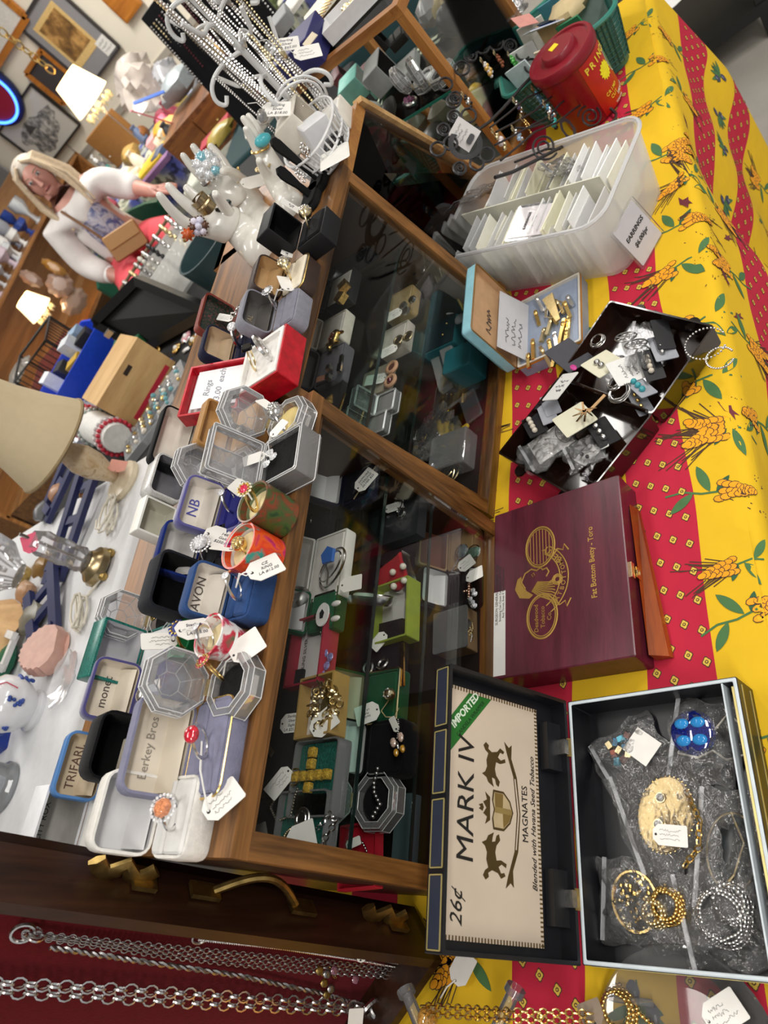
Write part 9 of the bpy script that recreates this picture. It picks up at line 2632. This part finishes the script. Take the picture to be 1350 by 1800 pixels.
 shell('cardigan',[(Q(0,-.01,.60 + dz),(.18,.155)),(Q(0,-.01,.76 + dz),(.160,.135)),(Q(0,-.012,.92 + dz),(.165,.125)),(Q(0,-.02,1.02 + dz),(.112,.085)),(Q(-.17,-.01,.995 + dz),.088),(Q(-.225,.03,.80 + dz),.076),(Q(-.18,.15,.69 + dz),.058),
                       (Q(.17,-.01,.995 + dz),.088),(Q(.26,.05,.84 + dz),.076),(Q(.278,.13,.81 + dz),.056)],[(0,1),(1,2),(2,3),(3,4),(4,5),(5,6),(3,7),(7,8),(8,9)],cloth)
 shell('blouse',[(Q(0,.075,.66 + dz),(.10,.10)),(Q(0,.072,.80 + dz),(.10,.095)),(Q(0,.066,.94 + dz),(.10,.085)),(Q(0,.045,1.03 + dz),(.080,.050))],[(0,1),(1,2),(2,3)],swirl('floral_blouse',['3A4478','5A5E8A','B8B4BE','6A5A6E'],5,.8))
 shell('trousers',[(Q(0,.02,.58 + dz),(.17,.13)),(Q(-.11,.12,.60 + dz),.122),(Q(-.16,.46,.60 + dz),.100),(Q(-.14,.48,.20),.068),(Q(.12,.12,.60 + dz),.122),(Q(.20,.45,.61 + dz),.100),(Q(.20,.47,.20),.068)],[(0,1),(1,2),(2,3),(0,4),(4,5),(5,6)],pant)
 shell('cuff',[(Q(-.195,.11,.72 + dz),.060),(Q(-.172,.165,.68 + dz),.054)],[(0,1)],WHITE())
 for x in (-.14,.20):
  b = MB(); b.loft([[P(x,.60,.0) + X * (.045 * cos(a)) + Y * (.11 * sin(a) - .02) for a in [2 * pi * i / 16 for i in range(16)]],[P(x,.58,.05) + X * (.040 * cos(a)) + Y * (.10 * sin(a) - .02) for a in [2 * pi * i / 16 for i in range(16)]]],hm('3A3432',.6)); b.obj('shoe',body)
 # purse and strap lie on her lap
 pu = thing('purse','tan leather purse lying at the waist of the seated woman','purse',Q(.01,.268,.755 + dz),0,None,face_rot(f + Vector((0,0,.35)),Vector((0,0,1)) + s * .35))
 b = MB(); b.loft([rr(.19,.13,.012,3,-.02),rr(.20,.14,.014,3,0),rr(.19,.13,.012,3,.022)],leather('9A6E3E')); b.obj('body',pu)
 b = MB(); b.loft([rr(.19,.075,.012,3,.022,0,.028),rr(.18,.065,.010,3,.028,0,.028)],leather('A67A48')); b.obj('flap',pu)
 Mi = pu.matrix_basis.inverted() if False else (Matrix.Translation(pu.location) @ pu.rotation_euler.to_matrix().to_4x4()).inverted()
 b = MB(); b.tube([Mi @ Q(-.05,.20,.80 + dz),Mi @ Q(-.055,.165,.92 + dz),Mi @ Q(-.065,.10,1.05 + dz)],.007,leather('7A5028'),6); b.obj('strap',pu)
 # chair
 ch = thing('chair','green moulded chair under the seated woman','chair',base - f * .0,atan2(f.y,f.x) + pi / 2)
 gm_ = hm('0E4A36',.45)
 zs = .42 + dz
 b = MB(); b.loft([rr(.50,.48,.08,4,zs,0,-.06),rr(.52,.50,.09,4,zs + .03,0,-.06)],gm_); b.obj('seat',ch)
 b = MB(); L = []
 for i in range(9):
  a = -1.25 + 2.5 * i / 8
  L.append([(.30 * sin(a),.06 + .20 * cos(a),zs + .02),(.32 * sin(a),.07 + .22 * cos(a),zs + .02),(.33 * sin(a),.10 + .24 * cos(a),zs + .36 - .10 * abs(a)),(.31 * sin(a),.09 + .22 * cos(a),zs + .36 - .10 * abs(a))])
 b.loft(L,gm_,True,True); b.obj('backrest',ch)
 for x in (-.22,.22):
  for y in (-.26,.14):
   b = MB(); b.tube([(x * 1.1,y * 1.05,0),(x,y,zs)],.016,gm_,8); b.obj('leg',ch)
woman()
